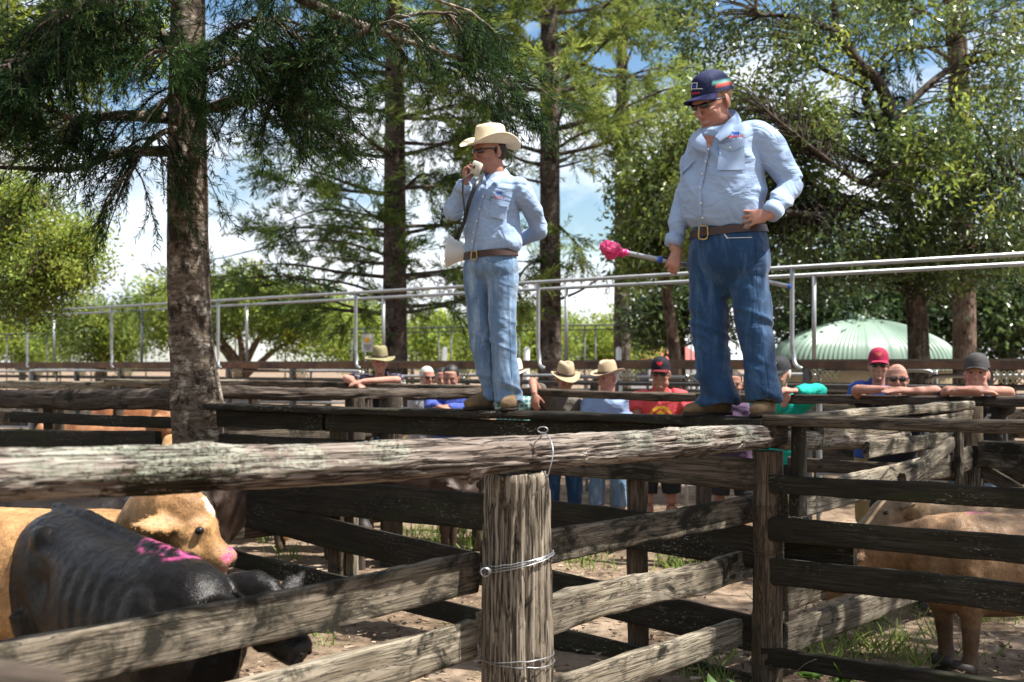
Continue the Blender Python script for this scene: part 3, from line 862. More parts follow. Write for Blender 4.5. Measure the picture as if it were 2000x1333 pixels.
def spray_tpl(n=18, L=1.0, wid=0.030, ln=0.42, droop=0.25, seed=0):
    """a feathery spray along +x: thin leafy strips leaving a bending axis"""
    r = np.random.default_rng(seed)
    V, Q, cv = [], [], []
    for i in range(n):
        s = (i + 0.5) / n
        o = np.array([s * L, 0, -droop * s * s * L])
        a = r.uniform(0, 2 * math.pi); sp = r.uniform(0.35, 0.95)
        d = np.array([math.cos(sp), math.sin(sp) * math.cos(a), math.sin(sp) * math.sin(a) * 0.7])
        l = ln * r.uniform(0.6, 1.15) * (1.05 - 0.55 * abs(s - 0.45))
        w = nrm(np.cross(d, r.normal(size=3))) * wid * r.uniform(0.7, 1.3)
        m = o + d * l * 0.55; e = o + d * l + np.array([0, 0, -0.12 * l])
        b = len(V)
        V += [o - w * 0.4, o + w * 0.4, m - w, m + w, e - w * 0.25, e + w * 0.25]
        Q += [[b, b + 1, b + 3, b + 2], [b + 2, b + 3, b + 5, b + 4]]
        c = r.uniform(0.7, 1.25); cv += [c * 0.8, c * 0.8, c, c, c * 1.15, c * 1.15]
    return np.array(V), np.array(Q), np.array(cv)
LEAF_V = np.array([[0, 0, 0], [0.42, 0.21, 0.05], [0.42, -0.21, 0.05], [1, 0, -0.08], [0.46, 0, -0.03]])
LEAF_T = np.array([[0, 4, 1], [0, 2, 4], [1, 4, 3], [4, 2, 3]])

def pal(cols, n, r, jit=0.18):
    c = np.array(cols)[r.integers(0, len(cols), n)]
    return np.clip(c * r.uniform(1 - jit, 1 + jit, (n, 1)), 0, 1)

class Tree:
    def __init__(s, name, label, base, group=None, seed=0):
        s.root = thing(name, label, 'tree', base, group)
        s.tr = G(); s.cr = G(); s.r = np.random.default_rng(seed); s.nodes = []
    def limb(s, pts, rad, n=10, k=6, knob=0.0, node=True, gs=1.0):
        c = curve([list(p) + [r] for p, r in zip(pts, rad)], k)
        p, r = c[:, :3], np.maximum(c[:, 3], 0.003)
        V, Q, T = loft(p, r, n, up=(0.3, 0.9, 0.1))
        m = len(p)
        L = np.concatenate([[0], np.cumsum(np.linalg.norm(np.diff(p, axis=0), axis=1))])
        a = np.arange(n) * 2 * math.pi / n
        gr = np.stack([np.repeat(L, n), (r[:, None] * np.cos(a)).ravel(), (r[:, None] * np.sin(a)).ravel()], 1) * gs
        gr = np.concatenate([gr, gr[:1], gr[-1:]]) + s.r.uniform(0, 9)
        if knob > 0:
            ctr = np.concatenate([np.repeat(p, n, 0), p[:1], p[-1:]])
            V = ctr + (V - ctr) * (1 + knob * fbm(V * 6, 3, 5))[:, None]
        s.tr.add(V, Q, T, grain=gr)
        if node: s.nodes.append(p)
        return p
    def done(s, bark, leaf):
        t = build('trunk', s.tr, M[bark], s.root, grain=True)
        c = build('crown', s.cr, M[leaf], s.root, sm=False, col=True)
        return s
    # -- conifer branch: limb with drooping side twigs carrying sprays
    def bough(s, pts, r0, tpl, cols, twigs=26, twl=0.8, size=0.34, droop=0.6, start=0.2, per=5, n=6, flat=0.35, clump=1.0):
        rad = np.linspace(r0, 0.006, len(pts))
        p = s.limb(pts, rad, n, node=False)
        m = len(p); r = s.r
        L = np.concatenate([[0], np.cumsum(np.linalg.norm(np.diff(p, axis=0), axis=1))]); L /= L[-1]
        pos, dr, sc, hu = [], [], [], []
        ph = r.uniform(0, 50)
        for i in range(twigs):
            u = start + (1 - start) * (i + r.uniform(0, 1)) / twigs
            if u < .96 and vnoise(np.array([[u * 7.0 * clump + ph, 0.3, 0.7]]), 4)[0] < -.12: continue
            o = np.array([np.interp(u, L, p[:, k]) for k in range(3)])
            j = min(int(u * (m - 1)), m - 2); tg = nrm(p[j + 1] - p[j])
            sd = nrm(np.cross(tg, [0, 0, 1])) * (1 if r.random() < 0.5 else -1)
            d = nrm(tg * r.uniform(0.2, 0.9) + sd * r.uniform(0.4, 1.0) + np.array([0, 0, r.uniform(-0.5, flat)]))
            l = twl * r.uniform(0.45, 1.1) * (1.15 - 0.5 * u)
            e = [o + d * l * q + np.array([0, 0, -droop * l * q * q]) for q in (0, 0.35, 0.7, 1.0)]
            V, Q, T = loft(e, [0.010, 0.008, 0.006, 0.003], 4, cap=False)
            s.tr.add(V, Q, T, grain=V)
            h_ = r.uniform(.75, 1.3)
            for q in np.linspace(0.35, 1.0, per + 2):
                c = o + d * l * q + np.array([0, 0, -droop * l * q * q])
                dd = nrm(d + np.array([0, 0, -2 * droop * q * 0.7]) + r.normal(size=3) * 0.42)
                pos.append(c); dr.append(dd); sc.append(size * r.uniform(0.7, 1.25) * .9); hu.append(h_)
        if not pos: return
        n_ = len(pos)
        tv, tq, cv = tpl
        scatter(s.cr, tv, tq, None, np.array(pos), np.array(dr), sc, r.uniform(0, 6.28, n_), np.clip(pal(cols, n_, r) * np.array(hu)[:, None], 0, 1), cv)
    # -- broadleaf cluster clouds
    def cloud(s, c, rx, ry, rz, n, cols, leaf=0.09, per=34, spread=0.30, gap=0.0, gsc=1.4, seed=1, twig=0.007, hang=0.35):
        r = s.r
        u = nrm(r.normal(size=(n * 3, 3))) * (r.uniform(0.05, 1, (n * 3, 1)) ** (1 / 2.4))
        p = np.array(list(c)) + u * np.array([rx, ry, rz])
        keep = fbm(p * gsc, 2, seed) > gap - 0.25
        p = p[keep][:n]
        if len(p) == 0: return
        nodes = np.concatenate(s.nodes) if s.nodes else np.array([[c[0], c[1], 0]])
        pos, dr, cl = [], [], []
        base = pal(cols, len(p), r, 0.3)
        for i, q in enumerate(p):
            dd = np.linalg.norm(nodes - q, axis=1) + np.maximum(0, nodes[:, 2] - q[2]) * 0.8
            a = nodes[np.argmin(dd)]
            v = q - a
            mid = a + v * 0.5 + np.array([0, 0, 0.12 * np.linalg.norm(v)]) + r.normal(size=3) * 0.05
            if twig: 
                w = min(0.02, twig * (1 + np.linalg.norm(v) * 0.6))
                V, Q, T = loft(curve([a, mid, q], 3), np.linspace(w, 0.003, 7), 4, cap=False)
                s.tr.add(V, Q, T, grain=V)
            d0 = nrm(v + r.normal(size=3) * 0.4)
            t_ = r.uniform(-0.6, 1, (per, 1))
            pp = q + d0 * t_ * spread + r.normal(size=(per, 3)) * spread * 0.36
            pos.append(pp); dr.append(r.normal(size=(per, 3)) * 0.8 + d0 * 0.5 + np.array([0, 0, -hang]))
            cl.append(np.clip(base[i] * r.uniform(0.7, 1.3, (per, 1)), 0, 1))
        pos, dr, cl = np.concatenate(pos), np.concatenate(dr), np.concatenate(cl)
        k = len(pos)
        scatter(s.cr, LEAF_V, None, LEAF_T, pos, dr, leaf * r.uniform(0.65, 1.25, k), r.uniform(0, 6.28, k), cl)
    def pcloud(s, px, py, Y, rpx, rpy, rd, n, cols, **k):
        s.cloud(P(px, py, Y), rpx * Y / F, rd, rpy * Y / F, n, cols, **k)
    def plimb(s, pts, **k):
        return s.limb([P(x, y, Y) for x, y, Y, r in pts], [q[3] for q in pts], **k)

TP_NEAR = spray_tpl(34, 1.0, 0.0115, 0.27, 0.3, 1)
TP_FAR = spray_tpl(22, 1.0, 0.020, 0.36, 0.12, 2)
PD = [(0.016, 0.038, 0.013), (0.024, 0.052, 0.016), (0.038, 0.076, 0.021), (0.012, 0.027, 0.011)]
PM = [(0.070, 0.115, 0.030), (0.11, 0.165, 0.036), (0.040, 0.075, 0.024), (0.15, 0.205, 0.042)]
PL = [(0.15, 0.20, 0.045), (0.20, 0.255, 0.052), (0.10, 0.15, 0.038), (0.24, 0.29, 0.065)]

# --- the big hoop pine whose trunk stands in the fence line
tp = P(382, 1157, 10.0)
T1 = Tree('pine_tree', 'big dark hoop pine with a mottled trunk swelling at its base, nearest on the left', (tp.x, tp.y, 0), seed=5)
def pxr(w, Y=10.0): return w / 2 * Y / F
T1.limb([P(x, y, 10.0) for x, y in ((383, 1165), (387, 1000), (386, 860), (384, 790), (378, 720), (371, 620), (367, 480), (366, 330), (366, 200), (367, 60), (369, -120), (372, -420), (374, -800))],
        [pxr(118), pxr(104), pxr(98), pxr(103), pxr(90), pxr(84), pxr(80), pxr(77), pxr(74), pxr(68), pxr(60), pxr(48), pxr(30)], n=48, k=24, knob=0.035, node=False)
def bough_px(T, pts, **k): T.bough([P(x, y, Y) for x, y, Y in pts], **k)
K1 = dict(tpl=TP_NEAR, size=0.33, twl=0.58)
bough_px(T1, [(350, 232, 10), (240, 226, 9.7), (150, 232, 9.4), (60, 200, 9.1), (-80, 200, 8.8)], r0=.05, cols=PD, twigs=71, droop=.5, **K1)
bough_px(T1, [(350, 295, 10), (230, 300, 9.9), (140, 330, 9.7), (20, 328, 9.5), (-120, 325, 9.3)], r0=.045, cols=PD, twigs=48, droop=.25, start=.28, tpl=TP_NEAR, size=.25, twl=.5)
bough_px(T1, [(355, 250, 10), (310, 262, 9.6), (280, 295, 9.3), (262, 330, 9.1)], r0=.025, cols=PD, twigs=38, droop=1.0, tpl=TP_NEAR, size=.28, twl=.55)
bough_px(T1, [(350, 80, 10), (250, 55, 9.7), (150, 60, 9.3), (60, 100, 9.0), (10, 130, 8.8)], r0=.045, cols=PD, twigs=71, droop=.55, **K1)
bough_px(T1, [(360, 10, 10), (280, -20, 9.6), (190, -10, 9.2), (110, 30, 8.9)], r0=.04, cols=PD + PM[:1], twigs=65, droop=.7, **K1)
bough_px(T1, [(380, 215, 10), (450, 205, 9.8), (520, 176, 9.6), (600, 126, 9.4), (655, 72, 9.2), (690, 20, 9.1)], r0=.04, cols=PD, twigs=26, droop=.6, **K1)
bough_px(T1, [(380, 225, 10), (450, 195, 9.7), (540, 200, 9.4), (610, 210, 9.2)], r0=.035, cols=PD, twigs=35, droop=.4, tpl=TP_NEAR, size=.30, twl=.6)
bough_px(T1, [(380, 110, 10), (430, 75, 9.6), (490, 40, 9.3), (560, 40, 9.0)], r0=.035, cols=PD, twigs=44, droop=.8, **K1)
bough_px(T1, [(380, 150, 10.0), (440, 125, 10.3), (520, 95, 10.6), (600, 135, 10.9)], r0=.035, cols=PD, twigs=27, droop=.7, **K1)
bough_px(T1, [(372, -180, 10), (470, -88, 9.2), (570, -13, 8.9), (690, 44, 8.9), (770, 72, 9.0), (860, 102, 9.1), (940, 132, 9.15), (1000, 162, 9.2)], r0=.05, cols=PD, twigs=97, droop=.45, start=.34, **K1)
bough_px(T1, [(690, 72, 8.9), (760, 40, 8.9), (850, 25, 8.9), (915, 45, 8.9)], r0=.022, cols=PD, twigs=55, droop=.55, tpl=TP_NEAR, size=.28, twl=.55)
bough_px(T1, [(372, -250, 10), (520, -110, 9.2), (660, -40, 8.7), (790, -20, 8.3), (880, 10, 8.1)], r0=.04, cols=PD, twigs=39, droop=.6, start=.3, **K1)
bough_px(T1, [(365, 130, 9.95), (345, 110, 9.5), (322, 95, 9.1), (300, 100, 8.9)], r0=.02, cols=[(0.055, 0.12, 0.035), (0.07, 0.15, 0.04), (0.03, 0.07, 0.025)], twigs=32, droop=.5, tpl=TP_NEAR, size=.24, twl=.4)  # this bough and the next: sunlit look put into brighter needle greens
bough_px(T1, [(365, 190, 9.95), (350, 175, 9.5), (335, 185, 9.1)], r0=.02, cols=[(0.05, 0.11, 0.035), (0.03, 0.07, 0.025)], twigs=25, droop=.7, tpl=TP_NEAR, size=.22, twl=.35)
r_ = np.random.default_rng(9)
for k in range(26):         # the crown above the picture
    z = r_.uniform(4.9, 9.5); a = r_.uniform(0, 6.28); l = 3.2 - (z - 4.9) * 0.35
    o = Vector((tp.x, tp.y, z))
    e = Vector((math.cos(a), math.sin(a), 0))
    T1.bough([o, o + e * l * .4 + Vector((0, 0, .1)), o + e * l * .75, o + e * l + Vector((0, 0, -.2))], .04, TP_NEAR, PD, twigs=28, twl=.8, size=.42, droop=.5, per=4)
T1.done('bark_pine', 'needle')

def whorl_pine(label, px, Y, w0, w1, yb, zs, lens, cols, seed, group, size=.50, twigs=15, per=4, lean=0.0, wob=0.1, bark='bark_far', extra=(), ztop=11.0, rise=0.1, droop=.2):
    b = P(px, 715, Y)
    T = Tree('pine_tree', label, (b.x, b.y, 0), group, seed)
    r0 = w0 / 2 * Y / F; r1 = w1 / 2 * Y / F
    zz = np.linspace(-0.2, ztop, 9)
    T.limb([Vector((b.x + lean * z, b.y, z)) for z in zz], np.interp(zz, [-.2, 1.5, 7, ztop], [r0 * 1.3, r0, r1, r1 * .45]), n=20, k=8, knob=.05, node=False)
    r = T.r
    for z, l, n in zip(*zs, ) if False else [(z, l, n) for (z, l, n) in lens]:
        a0 = r.uniform(0, 6.28)
        for k in range(n):
            a = a0 + k * 6.283 / n + r.uniform(-.25, .25); ll = l * r.uniform(.75, 1.15)
            o = Vector((b.x + lean * z, b.y, z + r.uniform(-.15, .15))); e = Vector((math.cos(a), math.sin(a), 0))
            up = rise * ll
            T.bough([o, o + e * ll * .35 + Vector((0, 0, up * .3)), o + e * ll * .7 + Vector((0, 0, up * .8)), o + e * ll + Vector((0, 0, up + r.uniform(-.15, .25)))],
                    .045, TP_FAR, cols, twigs=twigs, twl=.66, size=size, droop=droop, start=.3, per=per, n=5, flat=.5)
    for pts in extra:
        T.bough([P(x, y, Yq) for x, y, Yq in pts], .03, TP_FAR, cols, twigs=13, twl=.55, size=.5, droop=.2, start=.35, per=4, n=5, flat=.5)
    T.done(bark, 'needle')
    return T
GP = 'hoop pines beyond the catwalk'
r_ = np.random.default_rng(21)
# pine with its trunk left of the man in the straw hat
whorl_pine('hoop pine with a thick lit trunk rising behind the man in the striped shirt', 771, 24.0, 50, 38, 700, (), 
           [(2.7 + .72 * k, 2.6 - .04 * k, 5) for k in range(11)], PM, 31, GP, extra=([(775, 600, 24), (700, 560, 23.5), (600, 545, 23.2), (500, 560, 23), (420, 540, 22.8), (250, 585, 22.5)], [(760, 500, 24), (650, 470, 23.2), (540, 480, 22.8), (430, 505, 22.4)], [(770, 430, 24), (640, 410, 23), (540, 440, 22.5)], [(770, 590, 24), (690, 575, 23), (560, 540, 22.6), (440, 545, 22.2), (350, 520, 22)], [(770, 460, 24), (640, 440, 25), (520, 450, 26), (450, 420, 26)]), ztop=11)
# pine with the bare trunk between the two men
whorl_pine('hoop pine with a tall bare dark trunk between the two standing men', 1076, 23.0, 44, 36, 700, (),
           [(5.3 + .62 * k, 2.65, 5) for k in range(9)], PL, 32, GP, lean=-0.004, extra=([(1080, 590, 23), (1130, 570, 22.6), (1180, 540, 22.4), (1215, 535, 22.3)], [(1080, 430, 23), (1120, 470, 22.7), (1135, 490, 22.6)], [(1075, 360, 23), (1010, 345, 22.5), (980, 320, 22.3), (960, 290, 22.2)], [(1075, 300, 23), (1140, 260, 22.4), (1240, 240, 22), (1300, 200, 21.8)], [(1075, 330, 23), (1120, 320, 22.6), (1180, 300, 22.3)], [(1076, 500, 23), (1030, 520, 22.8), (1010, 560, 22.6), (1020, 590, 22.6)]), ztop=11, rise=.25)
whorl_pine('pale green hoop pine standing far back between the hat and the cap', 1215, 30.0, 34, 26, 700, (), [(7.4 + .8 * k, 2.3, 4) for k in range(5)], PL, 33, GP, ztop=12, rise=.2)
whorl_pine('hoop pine of which only branches show at the top left behind the nearest pine', 120, 22.0, 40, 30, 700, (), [(5.4 + .6 * k, 2.6, 6) for k in range(7)], PL, 34, GP, ztop=10, rise=.2) if False else None

# --- broadleaf trees on the right
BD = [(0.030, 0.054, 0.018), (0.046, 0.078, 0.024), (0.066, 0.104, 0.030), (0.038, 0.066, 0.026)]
BM = [(0.10, 0.145, 0.034), (0.14, 0.185, 0.040), (0.065, 0.10, 0.028), (0.20, 0.24, 0.042)]
BY = [(0.22, 0.29, 0.045), (0.30, 0.35, 0.05), (0.16, 0.24, 0.042), (0.11, 0.17, 0.036)]
b = P(1788, 715, 17.5)
T2 = Tree('broadleaf_tree', 'glossy leaved tree with a smooth brown trunk and dark crooked limbs behind the big man', (b.x, b.y, 0), seed=8)
T2.plimb([(1800, 985, 17.5, .16), (1795, 700, 17.5, .14), (1786, 560, 17.5, .13), (1775, 460, 17.5, .12), (1756, 350, 17.4, .11), (1741, 252, 17.2, .10), (1730, 196, 17.0, .085), (1713, 157, 16.9, .075), (1681, 129, 16.8, .07), (1657, 94, 16.7, .06), (1636, 63, 16.6, .05), (1629, -20, 16.5, .035)], n=16, k=6, knob=.08)
T2.plimb([(1640, 66, 16.6, .045), (1580, 42, 16.4, .035), (1527, 31, 16.2, .028), (1480, 26, 16.1, .022), (1478, -20, 16.0, .012)], n=8)
T2.plimb([(1745, 270, 17.2, .06), (1690, 200, 17.6, .045), (1690, 170, 17.7, .04), (1600, 130, 17.4, .03), (1560, 60, 17.2, .02)], n=8)
T2.plimb([(1756, 350, 17.4, .07), (1720, 330, 17.0, .06), (1715, 360, 16.6, .05), (1670, 350, 16.2, .035), (1600, 300, 15.8, .025), (1500, 220, 15.4, .015)], n=8)
T2.plimb([(1750, 240, 17.2, .05), (1790, 189, 17.4, .05), (1860, 133, 17.7, .04), (1950, 105, 18.0, .025), (2040, 80, 18.2, .015)], n=8)
T2.plimb([(1765, 420, 17.4, .07), (1700, 400, 16.8, .05), (1600, 420, 16.2, .04), (1480, 400, 15.8, .025), (1380, 360, 15.5, .012)], n=8)
T2.plimb([(1775, 480, 17.4, .07), (1860, 400, 16.9, .05), (1930, 360, 16.4, .035), (2040, 330, 16.0, .02)], n=8)
T2.plimb([(1690, 205, 17.6, .025), (1745, 110, 17.0, .018), (1800, 95, 16.8, .014), (1850, 90, 16.6, .01)], n=6)
K2 = dict(leaf=0.088, per=36, spread=.27)
T2.pcloud(1480, 250, 16.5, 170, 120, 1.3, 142, BM, gap=0.26, **K2)
T2.pcloud(1640, 330, 17.2, 170, 130, 1.4, 176, BD + BM, gap=0.21, **K2)
T2.pcloud(1870, 320, 16.8, 170, 110, 1.4, 156, BD + BM, gap=0.24, **K2)
T2.pcloud(1620, 470, 17.0, 200, 110, 1.4, 224, BD + BM[:2], gap=0.06, **K2)
T2.pcloud(1880, 470, 16.9, 170, 110, 1.4, 217, BD + BM[:2], gap=0.06, **K2)
T2.pcloud(1500, 60, 16.8, 170, 80, 1.4, 74, BM + BD, gap=0.28, **K2)
T2.pcloud(1720, 60, 17.2, 180, 90, 1.4, 61, BM, gap=0.36, **K2)
T2.pcloud(1920, 110, 17.2, 130, 120, 1.4, 64, BM, gap=0.32, **K2)
T2.pcloud(1400, 420, 17.6, 130, 90, 1.2, 115, BM, gap=0.21, **K2)
T2.pcloud(1500, 170, 16.2, 200, 120, 1.2, 17, BY, gap=0.16, **K2)
T2.pcloud(1850, 330, 15.8, 170, 160, 1.0, 17, BY, gap=0.16, **K2)
T2.pcloud(1380, 55, 17.5, 90, 70, 1.2, 23, BD, gap=0.26, **K2)
T2.done('bark_limb', 'leaf')

b = P(1878, 715, 19.0)
T3 = Tree('pine_tree', 'slender pine with a straight ringed brown trunk near the right edge, bare branches high up', (b.x, b.y, 0), seed=14)
T3.plimb([(1885, 950, 19, .18), (1884, 700, 19, .165), (1882, 500, 19, .16), (1878, 300, 19, .155), (1872, 150, 19, .145), (1866, 0, 19, .13), (1862, -200, 19, .10), (1860, -420, 19, .06)], n=18, k=8, knob=.05, node=False)
for pts in ([(1868, 120, 19), (1800, 90, 18.6), (1740, 100, 18.3), (1690, 145, 18.1)], [(1868, 135, 19), (1940, 110, 18.7), (2020, 90, 18.5)], [(1866, 70, 19), (1800, 20, 19.6), (1720, 10, 20)], [(1866, 60, 19), (1930, 30, 18.4), (2010, -10, 18)], [(1874, 190, 19), (1800, 205, 19.4), (1740, 240, 19.8)], [(1874, 180, 19), (1950, 170, 19.3), (2030, 190, 19.5)], [(1878, 250, 19), (1930, 245, 18.7), (1990, 262, 18.5)], [(1878, 255, 19), (1830, 262, 18.6), (1790, 290, 18.4)]):
    T3.bough([P(*q) for q in pts], .035, TP_FAR, PM[:1] + PD, twigs=13, twl=.6, size=.42, droop=.2, start=.35, per=3, n=6, flat=.5)
for k in range(22):
    z = T3.r.uniform(7.0, 10.0); a = T3.r.uniform(0, 6.28); e = Vector((math.cos(a), math.sin(a), 0)); o = Vector((b.x - .1, b.y, z))
    T3.bough([o, o + e * .8, o + e * 1.6 + Vector((0, 0, .2)), o + e * 2.2 + Vector((0, 0, .3))], .03, TP_FAR, PM, twigs=9, twl=.6, size=.5, droop=.2, per=3, n=5)
T3.done('bark_brown', 'needle')

def leafy(name, label, px, Y, limbs, clouds, seed, group=None, bark='bark_brown', leaf='leaf_soft'):
    b = P(px, 715, Y)
    T = Tree(name, label, (b.x, b.y, 0), group, seed)
    for L in limbs: T.plimb(L, n=8)
    for (x, y, yy, rx, ry, rd, n, cols, kw) in clouds: T.pcloud(x, y, yy, rx, ry, rd, n, cols, **kw)
    T.done(bark, leaf)
    return T
def kf(leaf, per=30, spread=.5, gap=0.0, **k): return dict(leaf=leaf, per=per, spread=spread, gap=gap, twig=.012, **k)
# dark undergrowth behind the green roof
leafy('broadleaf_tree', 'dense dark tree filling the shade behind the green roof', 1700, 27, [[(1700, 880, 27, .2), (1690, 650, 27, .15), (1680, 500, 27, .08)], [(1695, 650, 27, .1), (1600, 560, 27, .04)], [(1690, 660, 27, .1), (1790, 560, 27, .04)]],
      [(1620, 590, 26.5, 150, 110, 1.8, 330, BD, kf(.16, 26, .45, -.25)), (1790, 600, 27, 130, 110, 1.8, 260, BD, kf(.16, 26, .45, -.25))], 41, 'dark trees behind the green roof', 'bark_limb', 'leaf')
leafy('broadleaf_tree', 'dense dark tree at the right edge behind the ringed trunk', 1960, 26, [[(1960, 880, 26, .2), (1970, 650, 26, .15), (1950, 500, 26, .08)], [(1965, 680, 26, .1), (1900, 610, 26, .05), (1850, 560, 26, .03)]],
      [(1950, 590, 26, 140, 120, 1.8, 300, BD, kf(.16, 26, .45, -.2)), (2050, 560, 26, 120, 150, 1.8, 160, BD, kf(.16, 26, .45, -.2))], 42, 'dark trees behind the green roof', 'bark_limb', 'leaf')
leafy('broadleaf_tree', 'bright mid green leafy tree just left of the big man, at hand height', 1300, 21, [[(1320, 920, 21, .12), (1318, 700, 21, .1), (1300, 560, 21, .08), (1290, 430, 21, .05)], [(1300, 560, 21, .05), (1260, 450, 21, .03)]],
      [(1280, 400, 21, 75, 110, 1.1, 200, BM, kf(.12, 30, .36, .0)), (1260, 480, 20.6, 50, 50, .9, 60, BM, kf(.12, 30, .34, .0)), (1330, 300, 21, 60, 80, 1, 90, BM, kf(.12, 30, .36, .05)), (1330, 470, 21.2, 70, 80, 1, 110, BM + BD, kf(.12, 30, .36, -.1))], 43, None, 'bark_brown', 'leaf')
leafy('broadleaf_tree', 'dark bushy tree with a thin trunk low behind the paint stick', 1325, 28, [[(1330, 870, 28, .12), (1330, 680, 28, .09), (1325, 560, 28, .05)]],
      [(1290, 620, 28, 60, 55, 1.1, 130, BD + BM[:1], kf(.15, 26, .4, -.1)), (1330, 570, 28, 60, 40, 1.0, 80, BD, kf(.15, 26, .4, -.1)), (1410, 590, 28, 70, 80, 1.2, 120, BD, kf(.15, 26, .4, 0))], 44, None, 'bark_brown', 'leaf')
# left side
leafy('broadleaf_tree', 'feathery bright green tree leaning in at the left edge under the pine boughs', -60, 15, [[(-80, 1000, 15, .2), (-70, 650, 15, .16), (-30, 500, 15, .1), (40, 420, 15, .06), (90, 400, 15, .03)], [(-70, 620, 15, .1), (0, 560, 14.8, .06), (80, 520, 14.6, .03)]],
      [(30, 400, 15, 75, 38, .9, 60, BM + BY, kf(.060, 80, .28, .22, gsc=2.4)), (110, 470, 14.8, 55, 30, .8, 48, BM + BY, kf(.060, 80, .28, .22, gsc=2.4)), (20, 500, 15.2, 60, 30, .8, 46, BM + BY, kf(.060, 80, .28, .22, gsc=2.4)), (95, 545, 14.9, 60, 28, .8, 50, BM + BY, kf(.060, 80, .28, .22, gsc=2.4)), (30, 590, 15, 80, 30, .9, 50, BM, kf(.060, 80, .28, .22, gsc=2.4)), (-40, 470, 15, 60, 110, .9, 60, BM, kf(.060, 80, .28, .22, gsc=2.4)), (150, 455, 14.6, 30, 14, .5, 16, BM + BY, kf(.060, 80, .26, .0)), (135, 520, 14.6, 35, 12, .5, 16, BM + BY, kf(.060, 80, .26, .0))], 45)
leafy('broadleaf_tree', 'tall pale yellow green tree showing in the top left corner', -40, 26, [[(-60, 900, 26, .25), (-50, 400, 26, .2), (-10, 100, 26, .12), (60, 20, 26, .05)], [(-30, 250, 26, .1), (40, 110, 26, .05)]],
      [(40, 40, 26, 100, 90, 1.4, 130, BY + BM, kf(.15, 30, .45, .1)), (60, 250, 26, 110, 90, 1.4, 80, BM + BY, kf(.15, 30, .45, .15)), (150, 120, 26, 90, 90, 1.4, 70, BM + BY, kf(.15, 30, .45, .15)), (230, 60, 26, 120, 90, 1.4, 50, BY, kf(.15, 30, .45, .2))], 46)
GB = 'sunlit yellow green trees far behind the catwalk'
leafy('broadleaf_tree', 'sunlit round tree far left behind the catwalk rail, left of the big trunk', 190, 38, [[(200, 830, 38, .2), (195, 690, 38, .14), (190, 620, 38, .07)]],
      [(190, 640, 38, 70, 70, 1.6, 190, BY[2:] + BM, kf(.135, 46, .5, -.1)), (230, 660, 38, 30, 50, 1, 60, BY + BM, kf(.135, 46, .5, -.1))], 47, GB)
leafy('broadleaf_tree', 'sunlit spreading tree with many pale bare stems just right of the big trunk', 470, 36, [[(470, 850, 36, .2), (465, 720, 36, .14), (430, 660, 36, .07)], [(470, 730, 36, .12), (500, 670, 36, .09), (525, 640, 36, .05)], [(475, 730, 36, .12), (470, 670, 36, .08), (460, 630, 36, .04)], [(478, 735, 36, .1), (530, 690, 36, .07), (560, 670, 36, .04)], [(470, 735, 36, .1), (440, 690, 36, .08), (410, 660, 36, .05)]],
      [(350, 610, 36, 75, 75, 1.6, 190, BY + BM, kf(.135, 46, .5, -.05)), (470, 600, 36, 110, 60, 1.8, 230, BY + BM, kf(.135, 46, .5, -.05)), (590, 630, 36, 80, 70, 1.6, 160, BY + BM[:2], kf(.135, 46, .5, -.05))], 48, GB, 'bark_brown')
lab = ['sunlit yellow green tree low behind the white square sign', 'sunlit yellow green tree low behind the straw hat man\'s knees, left side', 'sunlit yellow green tree low between the men, left of the bare pine trunk', 'sunlit yellow green tree low between the men, right of the bare pine trunk', 'pale yellow tree beyond the left end of the catwalk rail']
for k, (x, y, rx, ry) in enumerate(((690, 655, 70, 55), (860, 665, 90, 50), (1010, 660, 90, 55), (1160, 660, 110, 45), (40, 655, 90, 45))):
    Y = 44 + 2 * k
    leafy('broadleaf_tree', lab[k], x, Y, [[(x, 810, Y, .2), (x + 4, 720, Y, .12), (x - 3, 665, Y, .06)]],
          [(x, y, Y, rx, ry, 2.0, 230, BY, kf(.155, 44, .55, -.12)), (x + rx * .4, y + 30, Y - 1, rx * .8, 35, 1.5, 90, BY + BM, kf(.155, 44, .55, -.12))], 50 + k, GB)

# trees outside the picture: one at the right throwing dappled shade over the pens, others behind the camera and far left added to block sky light
def shade_tree(label, x, y, z, rx, ry, rz_, n, leaf, per, gap, seed, cols=BM):
    T = Tree('broadleaf_tree', label, (x, y, 0), 'shade trees round the near side of the yards', seed)
    T.limb([Vector((x, y, -.1)), Vector((x + .1, y, z * .45)), Vector((x - .1, y + .1, z * .8)), Vector((x - .3, y, z + rz_ * .5))], [.24, .19, .14, .05], n=12)
    for k in range(5):
        a = k * 1.256 + seed
        T.limb([Vector((x, y, z * .6)), Vector((x + math.cos(a) * rx * .4, y + math.sin(a) * ry * .4, z * .85)), Vector((x + math.cos(a) * rx * .8, y + math.sin(a) * ry * .8, z))], [.10, .06, .02], n=8)
    T.cloud((x, y, z), rx, ry, rz_, n, cols, leaf=leaf, per=per, spread=.34, gap=gap, gsc=1.1, seed=seed, twig=.012)
    T.done('bark_limb', 'leaf')
shade_tree('shade tree just outside the right edge of the picture', 6.2, 6.9, 8.6, 2.5, 2.9, 1.5, 200, .12, 30, .32, 61)
shade_tree('unseen tree added behind the camera to the left to block sky light', -7.0, -2.5, 5.0, 4.0, 3.5, 2.6, 230, .30, 22, .0, 62)
shade_tree('unseen tree added straight behind the camera to block sky light', -0.5, -7.0, 5.0, 4.2, 3.2, 2.8, 230, .30, 22, .0, 63)
shade_tree('unseen tree added behind the camera to the right to block sky light', 7.0, -6.5, 4.6, 3.6, 3.0, 2.4, 200, .30, 22, .0, 64)
shade_tree('unseen tree added outside the left edge of the picture to block sky light', -10.5, 5.0, 5.2, 3.6, 4.0, 2.6, 230, .30, 22, .0, 65)
